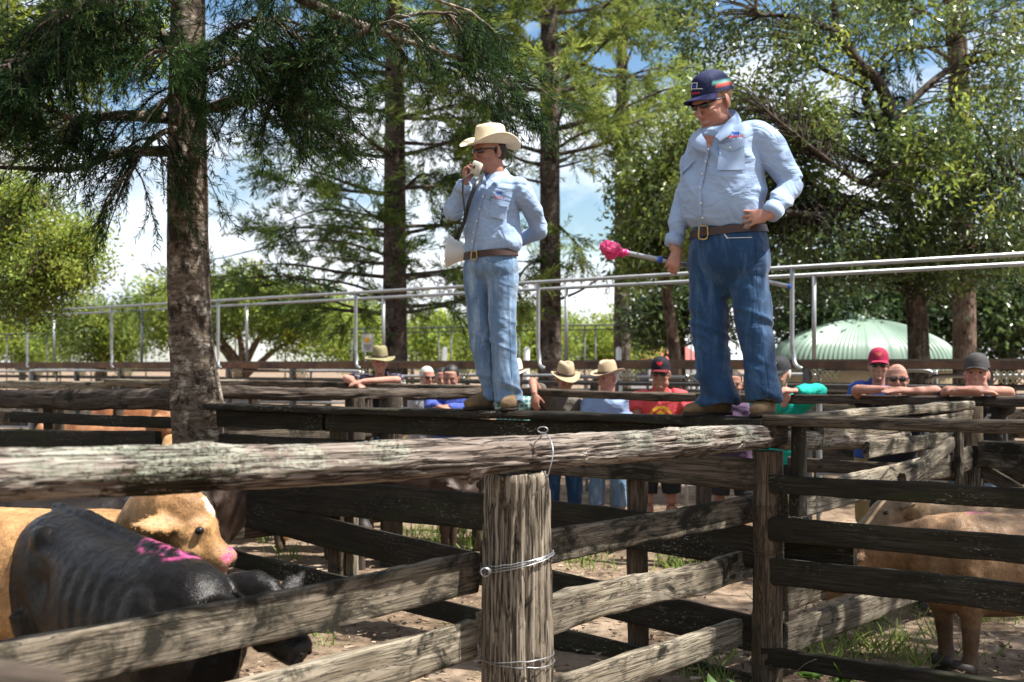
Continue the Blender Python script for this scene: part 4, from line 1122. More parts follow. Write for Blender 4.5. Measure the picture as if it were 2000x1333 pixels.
# ------------------------------------------------------------------ the catwalk above the yards
KA = Vector((4.54, 11.8, 0)); KB = Vector((-9.6, 25.0, 0))
KD = (KB - KA).normalized(); KN = Vector((-KD.y, KD.x, 0))
if KN.y < 0: KN = -KN
def K_at(px, z, off=0.0):
    o = KA + KN * off
    r = (px - 1000) / F
    t = (r * o.y - o.x) / (KD.x - r * KD.y)
    q = o + KD * t
    return Vector((q.x, q.y, z))
def pipe(g, pts, r, k=10, sub=1):
    p = curve(pts, sub) if sub > 1 else pts
    g.add(*loft(p, r, k))
    return g
ck = thing('catwalk', 'raised steel catwalk with double galvanised handrails crossing behind the pens', 'catwalk', K_at(1000, 0))
ZR = 2.69
build('handrail', pipe(G(), [K_at(2200, ZR), K_at(-160, ZR)], .0215), M['galv'], ck)
build('handrail', pipe(G(), [K_at(2200, ZR - .02, .85), K_at(-160, ZR - .02, .85)], .0215), M['galv'], ck)
for px in (53, 218, 426, 695, 1051, 1547):
    q = K_at(px, 0)
    dx = -KD
    build('upright', pipe(G(), [q + Vector((0, 0, ZR - .01)), q + Vector((0, 0, 2.2)), q + Vector((0, 0, 1.92)), q + dx * .02 + Vector((0, 0, 1.80)), q + dx * .06 - KN * .03 + Vector((0, 0, 1.71)), q + dx * .14 - KN * .04 + Vector((0, 0, 1.665))], .024, 10, 5), M['galv'], ck)
for px in (105, 277, 482, 749, 1106, 1590, 2130):
    q = K_at(px, 0, .85)
    build('upright', pipe(G(), [q + Vector((0, 0, ZR - .03)), q + Vector((0, 0, 1.70))], .024), M['galv'], ck)
def beam(a, b, h, t, mat, name, parent):
    d = b - a; L = d.length; an = math.atan2(d.y, d.x)
    V, Q, T = box((a + b) / 2, (L, t, h), rotz(an))
    return build(name, G().add(V, Q), M[mat], parent, sm=False)
beam(K_at(2200, 1.705), K_at(-160, 1.705), .075, .05, 'rust', 'deck_beam', ck)
beam(K_at(2200, 1.705, .82), K_at(-160, 1.705, .82), .075, .05, 'rust', 'deck_beam', ck)
M['deck'] = simple('walkway_boards', (0.16, 0.13, 0.10), (0.09, 0.075, 0.06), 9, 0.9, 0.1)
beam(K_at(2200, 1.755, .41), K_at(-160, 1.755, .41), .02, .86, 'deck', 'deck', ck)
M['mesh_cream'] = simple('cream_mesh', (0.42, 0.38, 0.24), (0.30, 0.26, 0.16), 20, 0.7, 0.3)
for px in (66, 150, 236, 447, 572, 880, 1200, 1577, 1930):
    q = K_at(px, 0)
    g = G()
    g.add(*box((q.x, q.y, .8), (.07, .07, 1.73), rotz(math.atan2(KD.y, KD.x)))[:2])
    build('support_post', g, M['galv_dark'], ck, sm=False)
    g = G()
    for k in range(5):
        for sgn in (1, -1):
            c = q - KD * (.10 + .055 * k) - KN * .02
            a = c + KD * .05 * sgn; b_ = c - KD * .05 * sgn
            a.z, b_.z = 1.655, 1.54
            g.add(*loft([a, b_], .008, 4))
    build('bracket', g, M['mesh_cream'], ck)
build('cross_rail', pipe(G(), [K_at(2200, 1.50, .4), K_at(-160, 1.50, .4)], .03), M['galv_dark'], ck)

# a second walkway rail far behind
fk = thing('guard_rail', 'thin dark guard rail of a second walkway far behind the catwalk', 'railing', (0, 33, 0))
def FK(px, z):
    a, b = Vector((10.7, 27.7, 0)), Vector((-16.2, 42, 0)); d = b - a; r = (px - 1000) / F
    t = (r * a.y - a.x) / (d.x - r * d.y); q = a + d * t
    return Vector((q.x, q.y, z))
build('rail', pipe(G(), [FK(2200, 2.69), FK(-150, 2.69)], .022), M['galv_dark'], fk)
build('rail', pipe(G(), [FK(2200, 2.58), FK(-150, 2.58)], .016), M['galv_dark'], fk)
for px in (13, 92, 118, 147, 178, 207, 254, 285, 460, 557, 687, 713, 794, 857, 881, 1014, 1052, 1142, 1163, 1333, 1350, 1608, 1905):
    r = .045 if px == 1905 else .02
    build('upright', pipe(G(), [FK(px, 2.69), FK(px, 0)], r, 6), M['galv_dark'], fk)
beam(FK(2200, 1.66), FK(-150, 1.66), .10, .5, 'galv_dark', 'deck', fk)

# ------------------------------------------------------------------ pipe cattle panels behind the onlookers
PANELG = 'galvanised pipe panels of the back yards'
def panel(px, Y, w, top, yaw, label, n=5):
    b = P(px, 715, Y)
    t = thing('cattle_panel', label, 'cattle panel', (b.x, b.y, 0), PANELG)
    c, s = math.cos(yaw), math.sin(yaw)
    def L(x, z): return (b.x + x * c, b.y + x * s, z)
    h = w / 2
    g = pipe(G(), [L(-h, .02), L(-h, top - .15), L(-h + .03, top - .04), L(-h + .14, top), L(0, top), L(h - .14, top), L(h - .03, top - .04), L(h, top - .15), L(h, .02)], .022, 8, 5)
    build('frame', g, M['galv'], t)
    for k in range(n):
        z = .3 + (top - .5) * k / (n - 1)
        build('cross_bar', pipe(G(), [L(-h, z), L(h, z)], .02, 8), M['galv'], t)
    build('stay', pipe(G(), [L(w * .12, .05), L(w * .12, top)], .018, 8), M['galv_dark'], t)
for px, Y, w, top, yaw, lb in ((1712, 13.6, 1.16, 1.655, -.25, 'pipe panel with round corners behind the maroon cap and bald heads'),
                                (1935, 13.0, 1.2, 1.60, -.2, 'pipe panel behind the man in the black shirt'),
                                (1470, 15.2, 1.5, 1.60, -.2, 'pipe panel behind the big man\'s boots'),
                                (1235, 16.5, 1.6, 1.56, -.25, 'pipe panel behind the man in the blue shirt and felt hat'),
                                (1010, 18.0, 1.9, 1.57, -.2, 'pipe panel behind the left standing man\'s boots'),
                                (800, 19.2, 1.6, 1.55, -.2, 'pipe panel behind the grey haired woman'),
                                (575, 20.5, 2.2, 1.62, -.2, 'pipe panel just left of the man in the striped shirt'),
                                (205, 22.5, 3.0, 1.62, -.3, 'pipe panel left of the big pine trunk under the catwalk'),
                                (20, 24.5, 2.0, 1.6, -.3, 'pipe panel at the far left edge under the catwalk')):
    panel(px, Y, w, top, yaw, lb)
M['bank'] = simple('sunlit_boards', (0.36, 0.30, 0.20), (0.22, 0.18, 0.12), 3, 0.9, 0.1)
for lb, (pa, Ya), (pb, Yb), z0, z1 in (('tan board wall of the back yards behind the onlookers, right half', (2150, 16.5), (1180, 21.5), .35, 1.36), ('tan board wall of the back yards behind the onlookers, left half', (1160, 22.0), (700, 26), .35, 1.34), ('low pale board wall left of the pine under the catwalk', (640, 27.0), (-150, 35), .2, 1.35)):
    a, b = P(pa, 715, Ya), P(pb, 715, Yb)
    t = thing('board_wall', lb, 'wall', ((a.x + b.x) / 2, (a.y + b.y) / 2, 0))
    nb = 5
    for k in range(nb):
        z = z0 + (z1 - z0) * (k + .5) / nb
        rail('board', t, 'plank_pale' if k % 2 else 'plank_mid', Vector((a.x, a.y, z)), Vector((b.x, b.y, z)), (z1 - z0) / nb - .03, .04, seg=.3, k=12)
    for k in range(7):
        q = a.lerp(b, k / 6)
        rail('post', t, 'plank_mid', Vector((q.x, q.y + .09, -.1)), Vector((q.x, q.y + .09, z1 + .05)), .12, .12, up=(0, 1, 0), seg=.2, k=12)

# ------------------------------------------------------------------ green corrugated dome-roofed shed
def shed():
    Y = 25.0
    c = P(1683, 715, Y)
    t = thing('shed', 'small shed with a pale green corrugated bullnose roof behind the maroon cap man', 'shed', (c.x, c.y, 0))
    hw = 172 * Y / F; hd = 1.25
    prof = [(1.0, 1.62), (.985, 1.80), (.95, 1.95), (.88, 2.10), (.76, 2.23), (.60, 2.36), (.44, 2.46), (.28, 2.53), (.16, 2.56), (.0, 2.565)]
    pr = curve(prof, 5)
    n = 640
    a = np.arange(n) * 2 * math.pi / n
    ca, sa = np.cos(a), np.sin(a)
    sq = 4.0
    ex = np.sign(ca) * np.abs(ca) ** (2 / sq); ey = np.sign(sa) * np.abs(sa) ** (2 / sq)
    V = []
    for rho, z in pr:
        x = ex * hw * rho; y = ey * hd * (rho if rho < .3 else rho)
        front = np.abs(ey) > .85
        ph = np.where(np.abs(ex) < .97, ex * hw, ey * hd) * 2 * math.pi / .085
        am = .011 * np.sin(ph) * min(1, rho * 2.5)
        sc = 1 + am / (hw * max(rho, .15))
        V.append(np.stack([c.x + x * sc, c.y + y * sc, z + am * .6], 1))
    V = np.concatenate(V)
    m = len(pr)
    i = np.arange(m - 1)[:, None] * n; j = np.arange(n)[None]; jj = (j + 1) % n
    Q = np.stack([i + j, i + jj, i + n + jj, i + n + j], -1).reshape(-1, 4)
    M['roof_green'] = simple('green_corrugated', (0.21, 0.30, 0.235), (0.16, 0.235, 0.185), 2.0, 0.42, 0.5, 0.0, 0)
    build('roof', G().add(V, Q), M['roof_green'], t)
    g = G()
    V, Q, T = loft([(c.x, c.y, 0), (c.x, c.y, 1.66)], [(hw * .93, hd * .93)] * 2, 48, up=(0, 1, 0), sq=5)
    build('wall', g.add(V, Q, T), M['bank'], t, sm=False)
    build('ridge_cap', G().add(*loft([(c.x - .26, c.y, 2.575), (c.x + .26, c.y, 2.575)], (.16, .02), 12)), M['roof_green'], t)
shed()

# ------------------------------------------------------------------ small far things
M['white_paint'] = simple('white_paint', (0.74, 0.74, 0.72), (0.62, 0.62, 0.60), 5, 0.6, 0.3)
M['orange'] = simple('orange_print', (0.75, 0.32, 0.03), (0.7, 0.42, 0.05), 9, 0.6, 0.3, 0, 0)
M['dark_print'] = simple('dark_print', (0.06, 0.06, 0.07), None, 9, 0.6, 0.3, 0, 0)
c = P(718, 670, 23.5)
sg = thing('sign', 'small white square sign with an orange picture on the rail left of the pine', 'sign', (c.x, c.y, 0))
V, Q, T = box(c, (.215, .015, .31)); build('plate', G().add(V, Q), M['white_paint'], sg, sm=False)
V, Q, T = box(c + Vector((-.01, -.011, .05)), (.09, .006, .08)); build('picture', G().add(V, Q), M['orange'], sg, sm=False)
g = G()
for k in range(3):
    g.add(*box(c + Vector((0, -.011, -.045 - .035 * k)), (.14 - .03 * k, .006, .012))[:2])
build('print', g, M['dark_print'], sg, sm=False)
build('stake', pipe(G(), [(c.x, c.y + .03, 0), (c.x, c.y + .03, c.z + .1)], .02, 8), M['galv_dark'], sg)
for px, dx, Y, lb in ((861, 8, 21, 'white leaning post behind the catwalk left of the standing man\'s knees'), (1027, 2, 20, 'white post behind the catwalk just right of the standing man\'s knees'), (1211, -3, 21, 'white post behind the catwalk above the felt hat')):
    top = P(px + dx, 678, Y); bot = P(px - dx, 760, Y); bot.z = 0
    o = build('marker_post', G().add(*loft([bot, top.lerp(bot, .3), top.lerp(bot, .02), top], [.05, .048, .046, .02], 12)), M['white_paint'])
    tag(o, lb, 'post', 'white marker posts')
M['pole_wood'] = simple('pole_wood', (0.17, 0.14, 0.12), (0.10, 0.085, 0.07), 3, 0.9, 0.1)
c = P(824, 715, 95)
up_ = thing('utility_pole', 'twin utility pole with crossarm far away between the trees', 'pole', (c.x, c.y, 0))
for px in (805, 826):
    q = P(px, 613 if px == 805 else 618, 95)
    build('pole', G().add(*loft([(q.x, 95, 0), (q.x, 95, q.z)], [.16, .11], 8)), M['pole_wood'], up_)
q = P(826, 622, 95)
build('crossarm', G().add(*box(q + Vector((.1, 0, 0)), (1.9, .12, .12))[:2]), M['pole_wood'], up_, sm=False)
for k in (-.7, .1, .9):
    build('insulator', G().add(*loft([q + Vector((k, 0, .06)), q + Vector((k, 0, .22))], [.05, .04], 8)), M['white_paint'], up_)
M['red_roof'] = simple('red_roof', (0.42, 0.10, 0.08), (0.34, 0.08, 0.07), 2, 0.6, 0.3)
c = P(1290, 715, 70)
hs = thing('house', 'white walled house with a red roof far behind the red shirt man', 'house', (c.x, c.y, 0))
hw = 2.2
build('wall', G().add(*box((c.x, 70, 1.0), (hw * 2 - .2, 4, 2.0))[:2]), M['white_paint'], hs, sm=False)
V = np.array([[c.x - hw, 67.8, 1.95], [c.x + hw, 67.8, 1.95], [c.x + hw, 72.2, 1.95], [c.x - hw, 72.2, 1.95], [c.x - hw * .6, 70, 2.75], [c.x + hw * .6, 70, 2.75]])
build('roof', G().add(V, [[0, 1, 5, 4], [2, 3, 4, 5], [0, 3, 2, 1]], [[3, 0, 4], [1, 2, 5]]), M['red_roof'], hs, sm=False)
for dx in (-1.2, .3):
    build('window', G().add(*box((c.x + dx, 67.98, 1.2), (.7, .06, .8))[:2]), M['dark_print'], hs, sm=False)
# ------------------------------------------------------------------ cattle
def coat(name, rough=0.55, spec=0.35, fur=0.35):
    t = NT(name)
    c = t.attr('Col', 'Color'); g = t.attr('grain')
    n = t.noise(t.mapv(g, (30, 30, 30)), 1.0, 4, 0.7); f = t.noise(t.mapv(g, (160, 160, 60)), 1.0, 3, 0.6)
    c = t.mix(1.0, c, t.ramp(t.noise(t.mapv(g, (5, 5, 7)), 1.0, 5, .7), 0.3, 0.7, (.5, .45, .41, 1), (1.25, 1.25, 1.22, 1)), 'MULTIPLY')
    c = t.mix(1.0, c, t.ramp(n, 0.25, 0.75, (0.72, 0.70, 0.68, 1), (1.2, 1.2, 1.2, 1)), 'MULTIPLY')
    c = t.mix(1.0, c, t.ramp(f, 0.25, 0.75, (0.8, 0.79, 0.78, 1), (1.12, 1.12, 1.12, 1)), 'MULTIPLY')
    t.base(c, rough, spec)
    t.bump(t.math('ADD', f, n), fur, 0.006)
    return t.m
M['coat'] = coat('cattle_coat')
M['coat_black'] = coat('black_cattle_coat', 0.33, 0.17, 0.30)
M['eye'] = simple('dark_eye', (0.012, 0.009, 0.007), None, 9, 0.12, 0.6, 0, 0)
M['horn_hoof'] = simple('hoof', (0.05, 0.04, 0.034), None, 30, 0.6, 0.4)

TRUNK = [(-.80, .84, .05, .05), (-.76, .80, .17, .14), (-.66, .775, .225, .205), (-.50, .755, .245, .225), (-.30, .725, .265, .245), (-.05, .70, .285, .262), (.18, .695, .29, .25), (.36, .71, .285, .215), (.50, .735, .25, .165), (.60, .74, .17, .11)]
def cow(name, label, mat, pos, yaw, h, poll, muzzle, colf, group=None, legs=((.40, 0), (.40, 0), (-.60, 0), (-.60, 0)), fat=1.0, voxel=.014, bony=0.0, fur=0, ears=0.0, tail=True, head=1.0, pitch=0.0, earlen=.17, nks=1.0, deep=1.0, eback=.35, eside=1.0, legk=1.0):
    """pos: ground point under the middle; yaw: heading; poll/muzzle in world; h: back height"""
    c, s = math.cos(yaw), math.sin(yaw)
    def Wd(x, y, z):
        z = z + math.sin(pitch) * x
        return np.array([pos[0] + h * (x * c - y * s), pos[1] + h * (x * s + y * c), h * z])
    def inv(w):
        dx, dy = (w[0] - pos[0]) / h, (w[1] - pos[1]) / h
        return np.array([dx * c + dy * s, -dx * s + dy * c, w[2] / h])
    t = thing(name, label, 'cattle', (pos[0], pos[1], 0), group)
    g = G()
    rows = curve([(a, b_ - c_ * (deep - 1), c_ * deep, d) for a, b_, c_, d in TRUNK], 4)
    g.add(*loft([Wd(r[0], 0, r[1]) for r in rows], [(r[3] * h * fat, r[2] * h) for r in rows], 24, sq=2.25))
    # neck
    po, mu = np.array(list(poll)), np.array(list(muzzle))
    n0 = Wd(.38, 0, .76)
    hd = nrm(mu - po)
    back = po - hd * .05 * h
    mid = (n0 + back) / 2 + np.array([0, 0, .015 * h * (nks * 4 - 3)])
    nk = curve([list(n0) + [.15, .23], list(Wd(.54, 0, .75) * .5 + mid * .5) + [.125, .20], list(mid) + [.105, .165], list(back) + [.085, .125], list(po + hd * .07 * h) + [.07, .095]], 4)
    g.add(*loft(nk[:, :3], np.stack([nk[:, 3] * h * fat * nks, nk[:, 4] * h * nks], 1), 20))
    # head: poll -> muzzle
    HL = np.linalg.norm(mu - po); hh = h * head
    side = nrm(np.cross(hd, [0, 0, 1])); upv = np.cross(side, hd)
    hr = [(-.06, .055, .055), (.02, .082, .085), (.16, .100, .112), (.34, .103, .112), (.52, .082, .092), (.70, .066, .073), (.85, .064, .066), (.96, .062, .060), (1.02, .042, .042)]
    hc = curve([[a, b_ * hh, d * hh] for a, b_, d in hr], 3)
    drop = lambda a: -.045 * hh * math.sin(min(max(a, 0), 1) * math.pi * .8)
    g.add(*loft([po + hd * HL * r[0] + upv * drop(r[0]) for r in hc], np.stack([hc[:, 1], hc[:, 2]], 1), 20, up=upv))
    for sg in (1, -1):
        g.add(*ell(po + hd * HL * .34 + side * sg * .070 * hh + upv * .032 * hh, np.array([.034, .024, .022]) * hh))      # brow
        g.add(*ell(po + hd * HL * .42 + side * sg * .07 * hh - upv * .07 * hh, np.array([.05, .04, .05]) * hh))              # cheek
        # ears
        e0 = po + hd * HL * .06 + side * sg * .075 * hh - upv * .005
        ed = nrm(side * sg * eside - hd * eback + upv * ears)
        en = nrm(np.cross(ed, hd)); ew = np.cross(en, ed)
        L_ = earlen * hh
        g.add(*loft([e0, e0 + ed * L_ * .3, e0 + ed * L_ * .65, e0 + ed * L_], [(.030 * hh, .018 * hh), (.050 * hh, .014 * hh), (.040 * hh, .011 * hh), (.008 * hh, .007 * hh)], 12, up=en))
        # shoulder, hip, pin bones
        g.add(*ell(Wd(.37, sg * .150 * fat, .72), np.array([.15, .08, .19]) * h, rotz(yaw)))
        g.add(*ell(Wd(-.44, sg * .150 * fat, .90), np.array([.07, .055, .055 + .02 * bony]) * h, rotz(yaw)))
        g.add(*ell(Wd(.36, sg * .125 * fat, .52), np.array([.095, .065, .15]) * h, rotz(yaw)))
        g.add(*ell(Wd(-.58, sg * .130 * fat, .70), np.array([.16, .10, .22]) * h, rotz(yaw)))
        if bony:
            g.add(*ell(Wd(.30, sg * .06, .945), np.array([.08, .04, .05]) * h, rotz(yaw)))
            g.add(*ell(Wd(-.46, sg * .155, .925), np.array([.06, .045, .045]) * h, rotz(yaw)))
    if bony: g.add(*loft([Wd(-.7, 0, .985), Wd(-.4, 0, 1.0), Wd(0, 0, .985), Wd(.35, 0, .985)], .028 * h, 10))
    # legs
    for i, (lx, sw) in enumerate(legs):
        sg = 1 if i % 2 == 0 else -1
        if i < 2:
            pr = [(lx + .0, .12, .62, .085), (lx + .01, .125, .50, .078), (lx + sw * .4, .12, .335, .048), (lx + sw * .55, .12, .29, .044), (lx + sw * .85, .118, .13, .034), (lx + sw, .118, .09, .038), (lx + sw + .015, .118, .015, .046)]
        else:
            pr = [(lx + .05, .13, .66, .125), (lx + .08, .135, .52, .095), (lx - .02 + sw * .3, .125, .43, .062), (lx - .10 + sw * .4, .12, .36, .048), (lx - .085 + sw * .6, .12, .28, .040), (lx - .07 + sw * .9, .12, .12, .034), (lx - .06 + sw, .12, .085, .038), (lx - .04 + sw, .12, .015, .046)]
        q = curve([list(Wd(a, sg * b_, z - math.sin(pitch) * a)) + [r * h * legk] for a, b_, z, r in pr], 4)
        g.add(*loft(q[:, :3], q[:, 3], 14, up=(c, s, 0)))
        if voxel < .02:
            ft = q[-1, :3]; hw_ = q[-1, 3] * 1.08
            for k_ in (-.5, .5):
                o_ = ft + np.array([-s, c, 0]) * k_ * hw_
                build('hoof', G().add(*loft([o_ + np.array([c, s, 0]) * .02 * h + [0, 0, .062 * h - ft[2]], o_ + np.array([c, s, 0]) * .025 * h + [0, 0, .03 - ft[2]], o_ + np.array([c, s, 0]) * .035 * h + [0, 0, -ft[2]]], [(hw_ * .50, hw_ * .85), (hw_ * .56, hw_ * 1.05), (hw_ * .56, hw_ * 1.15)], 12, up=(c, s, 0))), M['horn_hoof'], t)
    if tail:
        q = curve([list(Wd(-.78, 0, .92)) + [.03 * h], list(Wd(-.84, .01, .82)) + [.022 * h], list(Wd(-.85, .02, .6)) + [.017 * h], list(Wd(-.84, .0, .38)) + [.022 * h], list(Wd(-.83, 0, .25)) + [.014 * h]], 5)
        g.add(*loft(q[:, :3], q[:, 3], 10))
    def disp(V, N):
        d = .004 * fbm(V * 9, 3, 4) * h + .0018 * vnoise(V * 40, 8)
        if bony:
            L_ = np.stack([(V[:, 0] - pos[0]) * c + (V[:, 1] - pos[1]) * s, -(V[:, 0] - pos[0]) * s + (V[:, 1] - pos[1]) * c, V[:, 2]], 1) / h
            rib = np.sin((L_[:, 0] + .10 * (L_[:, 2] - .7)) * 68) * np.exp(-((L_[:, 0] - .05) / .24) ** 4) * np.exp(-((L_[:, 2] - .74) / .17) ** 4)
            flank = np.exp(-((L_[:, 0] + .33) / .11) ** 2 - ((L_[:, 2] - .80) / .10) ** 2) * (np.abs(L_[:, 1]) > .08)
            d = d + .0030 * rib * bony * (1 + .8 * vnoise(V * 6, 3)) - .045 * h * flank * bony
        return d
    def cf(V, N):
        L_ = np.stack([(V[:, 0] - pos[0]) * c + (V[:, 1] - pos[1]) * s, -(V[:, 0] - pos[0]) * s + (V[:, 1] - pos[1]) * c, V[:, 2]], 1) / h
        a = ((V - po) @ hd) / HL; dist = np.linalg.norm(V - po - np.outer((V - po) @ hd, hd), axis=1) / hh
        onhead = (a > -.1) & (a < 1.1) & (dist < .15)
        return np.clip(colf(V, N, L_, np.where(onhead, a, -1), dist, side, upv, po, hh), 0, 1)
    b = fused('body', g, voxel, M[mat], t, 3, disp, cf)
    if fur:
        me = b.data; r_ = np.random.default_rng(5)
        Vb, Nb = mget(me); Vb = Vb + np.array(wloc(b))
        Cb = np.zeros(len(Vb) * 4, np.float32); me.attributes['Col'].data.foreach_get('color', Cb); Cb = Cb.reshape(-1, 4)[:, :3]
        keep = np.where((Vb[:, 2] > .30) & (Nb @ np.array([0, -1.0, .35]) > -.25))[0]
        ii = keep[r_.integers(0, len(keep), fur)]
        base = Vb[ii] + r_.normal(size=(fur, 3)) * voxel * .45; nn = Nb[ii]
        base = base - nn * np.sum((base - Vb[ii]) * nn, 1)[:, None]
        fl = np.tile(np.array([-c * .8, -s * .8, -.65]), (fur, 1)) + .25 * r_.normal(size=(fur, 3)) + .5 * np.stack([vnoise(base * 7, q) for q in (1, 2, 3)], 1)
        fl = nrm(fl - nn * np.sum(fl * nn, 1)[:, None])
        ln = (.010 * r_.uniform(.6, 1.4, fur))[:, None]; sd_ = np.cross(fl, nn) * .0009
        tri = np.stack([base - sd_, base + sd_, base + (fl * .97 + nn * .13) * ln], 1).reshape(-1, 3)
        gg = G().add(tri, None, np.arange(fur * 3).reshape(-1, 3), col=np.clip(np.repeat(Cb[ii] * r_.uniform(.55, 1.5, (fur, 1)), 3, 0), 0, 1))
        build('coat_hair', gg, M[mat], b, sm=False, col=True, grain=True)
    for sg in (1, -1):
        e = po + hd * HL * .35 + side * sg * .097 * hh + upv * .022 * hh
        build('eye', G().add(*ell(e, np.array([.018, .018, .016]) * hh)), M['eye'], t)
        nz = po + hd * HL * 1.0 + side * sg * .030 * hh + upv * (-.022 * hh)
        build('nostril', G().add(*ell(nz, np.array([.014, .012, .016]) * hh)), M['eye'], t)
    return t, po, hd, side, upv, HL, hh
def sm(x, a, b):
    t = np.clip((x - a) / (b - a), 0, 1); return t * t * (3 - 2 * t)
def mixc(C, c, m): return C * (1 - m[:, None]) + np.array(c) * m[:, None]
PINK = (0.46, 0.085, 0.26)
def plain(c, dark=None, muz=None, pink=None, nose_pink=False, blaze=False):
    def f(V, N, L, a, dist, side, upv, po, hh):
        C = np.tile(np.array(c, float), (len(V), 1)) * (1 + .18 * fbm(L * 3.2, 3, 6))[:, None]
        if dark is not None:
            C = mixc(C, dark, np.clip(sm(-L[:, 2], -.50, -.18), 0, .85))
        if muz is not None: C = mixc(C, muz, sm(a, .86, .95))
        if blaze: C = mixc(C, (0.78, 0.68, 0.55), ((a > .07) & (a < .36) & (np.abs((V - po) @ side) / hh < .030 + .016 * vnoise(V * 25, 3)) & (N @ upv > .35)).astype(float))
        if pink is not None:
            x0, x1, w = pink
            m = sm(.5 + .5 * fbm(V * np.array([34, 34, 34]), 4, 12), .40, .62) * (1 - sm(np.abs(L[:, 0] - (x0 + x1) / 2), (x1 - x0) * .36, (x1 - x0) * .56)) * (1 - sm(np.abs(L[:, 1] - w) + .06 * fbm(L * 14, 2, 3), .025, .075)) * (L[:, 2] > .55) * (a < 0)
            C = mixc(C, PINK, m)
        if nose_pink: C = mixc(C, (0.70, 0.14, 0.28), ((a > .82) & (a < .98) & (N @ upv > .30)).astype(float) * sm(.5 + .5 * fbm(V * 34, 3, 4), .38, .55))
        return C
    return f

# black foreground animal coming towards the camera, head lowered under the plank
pr0 = P(158, 1003, 5.50); pw = P(366, 1088, 4.82)
hb = 1.045
yaw = math.atan2(pw.y - pr0.y, pw.x - pr0.x)
d_ = Vector((math.cos(yaw), math.sin(yaw), 0))
pc = Vector((pr0.x, pr0.y, 0)) + d_ * .46 * hb
cow('black_cow', 'lean black cow with ribs showing and its head lowered behind the front plank', 'coat_black', (pc.x, pc.y), yaw, hb, P(522, 1180, 4.80), P(601, 1266, 4.74),
    plain((0.009, 0.008, 0.0075), None, (0.035, 0.032, 0.032), pink=(.10, .40, .0)), bony=1.0, nks=.66, fur=70000, voxel=.012, ears=.45, pitch=-.085, legs=((.38, .06), (.38, -.06), (-.58, 0), (-.58, .08)), head=.95, earlen=.20)
# tan calf behind it
p0 = P(-160, 985, 5.9); p1 = P(300, 985, 5.62)
yaw = math.atan2(p1.y - p0.y, p1.x - p0.x)
hb = 1.10
pc = Vector((p1.x, p1.y, 0)) - Vector((math.cos(yaw), math.sin(yaw), 0)) * .52 * hb
cow('tan_calf', 'golden tan calf with a white fleck on its forehead and pink paint on its nose', 'coat', (pc.x, pc.y), yaw, hb, P(356, 1012, 5.42), P(458, 1091, 5.43),
    plain((0.42, 0.24, 0.105), None, (0.46, 0.25, 0.17), nose_pink=True, blaze=True), voxel=.012, fur=60000, ears=-.55, head=.95, earlen=.20, eback=.75, eside=.65)
# black calf further back on the left
p0 = P(300, 975, 7.4)
cow('black_calf', 'black calf mostly hidden behind the tan calf\'s back', 'coat_black', (p0.x - .62, 7.6), .1, 1.0, P(322, 990, 7.1), P(352, 1050, 6.85), plain((0.018, 0.015, 0.014)), voxel=.02, ears=.3)
# two tan steers on the right
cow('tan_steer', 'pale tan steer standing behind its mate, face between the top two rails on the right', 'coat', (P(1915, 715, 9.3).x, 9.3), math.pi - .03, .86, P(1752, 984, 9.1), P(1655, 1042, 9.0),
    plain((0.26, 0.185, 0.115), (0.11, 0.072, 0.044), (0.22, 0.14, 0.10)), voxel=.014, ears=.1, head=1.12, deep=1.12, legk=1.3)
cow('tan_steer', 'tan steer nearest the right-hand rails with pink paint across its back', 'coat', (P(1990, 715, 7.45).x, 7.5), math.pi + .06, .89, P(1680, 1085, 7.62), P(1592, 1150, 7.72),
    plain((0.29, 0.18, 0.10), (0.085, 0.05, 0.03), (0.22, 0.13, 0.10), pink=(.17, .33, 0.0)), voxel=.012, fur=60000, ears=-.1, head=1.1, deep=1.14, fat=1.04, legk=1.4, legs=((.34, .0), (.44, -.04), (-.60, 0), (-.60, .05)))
# dark cattle in the pen behind the cap plank
DK = 'dark cattle in the pen behind the cap plank'
BRN = (0.045, 0.026, 0.018)
for (px, Y, yw, h, col, hp, hm, lb) in ((560, 10.6, -.15, 1.02, (0.016, 0.013, 0.012), (690, 985), (722, 1035), 'black cow seen between the dark planks left of the front post'),
                                     (790, 11.5, -.25, 1.0, BRN, (905, 950), (935, 990), 'dark brown cow behind the dark planks, nearest the front post'),
                                     (690, 12.3, .1, 1.02, (0.06, 0.034, 0.022), (800, 930), (830, 960), 'reddish brown cow behind the black one between the planks'),
                                     (290, 8.9, .35, 1.06, BRN, (385, 985), (420, 1020), 'dark brown cow behind the tan calf, left of the pine')):
    c = P(px, 715, Y)
    cow('dark_cow', lb, 'coat', (c.x, c.y), yw, h, P(hp[0], hp[1], Y - .25), P(hm[0], hm[1], Y - .35), plain(col, None, (0.07, 0.05, 0.045)), DK, voxel=.022)
# orange and cream cattle far behind, mostly hidden by rails
FG = 'pale cattle in the far yards'
for (px, Y, yw, h, col, hp, hm, lb) in ((255, 14.2, .05, 1.19, (0.34, 0.155, 0.07), (322, 815), (372, 850), 'orange brown cow behind the log rail left of the pine'),
                                     (330, 19.5, .1, 1.30, (0.42, 0.17, 0.07), (365, 752), (390, 775), 'orange cow further back left of the pine'),
                                     (470, 12.9, .2, 1.05, (0.46, 0.27, 0.12), (540, 850), (575, 880), 'tan cow low behind the rails just right of the pine'),
                                     (760, 17.0, .0, 1.16, (0.60, 0.47, 0.28), (828, 784), (868, 800), 'cream cow between the striped shirt man and the dark haired man'),
                                     (560, 15.7, .1, .98, (0.46, 0.25, 0.11), (640, 850), (680, 880), 'tan cow behind the dark log rail, left of the striped shirt man')):
    c = P(px, 715, Y)
    cow('tan_cow', lb, 'coat', (c.x, c.y), yw, h, P(hp[0], hp[1], Y - .2), P(hm[0], hm[1], Y - .3), plain(col), FG, voxel=.026)
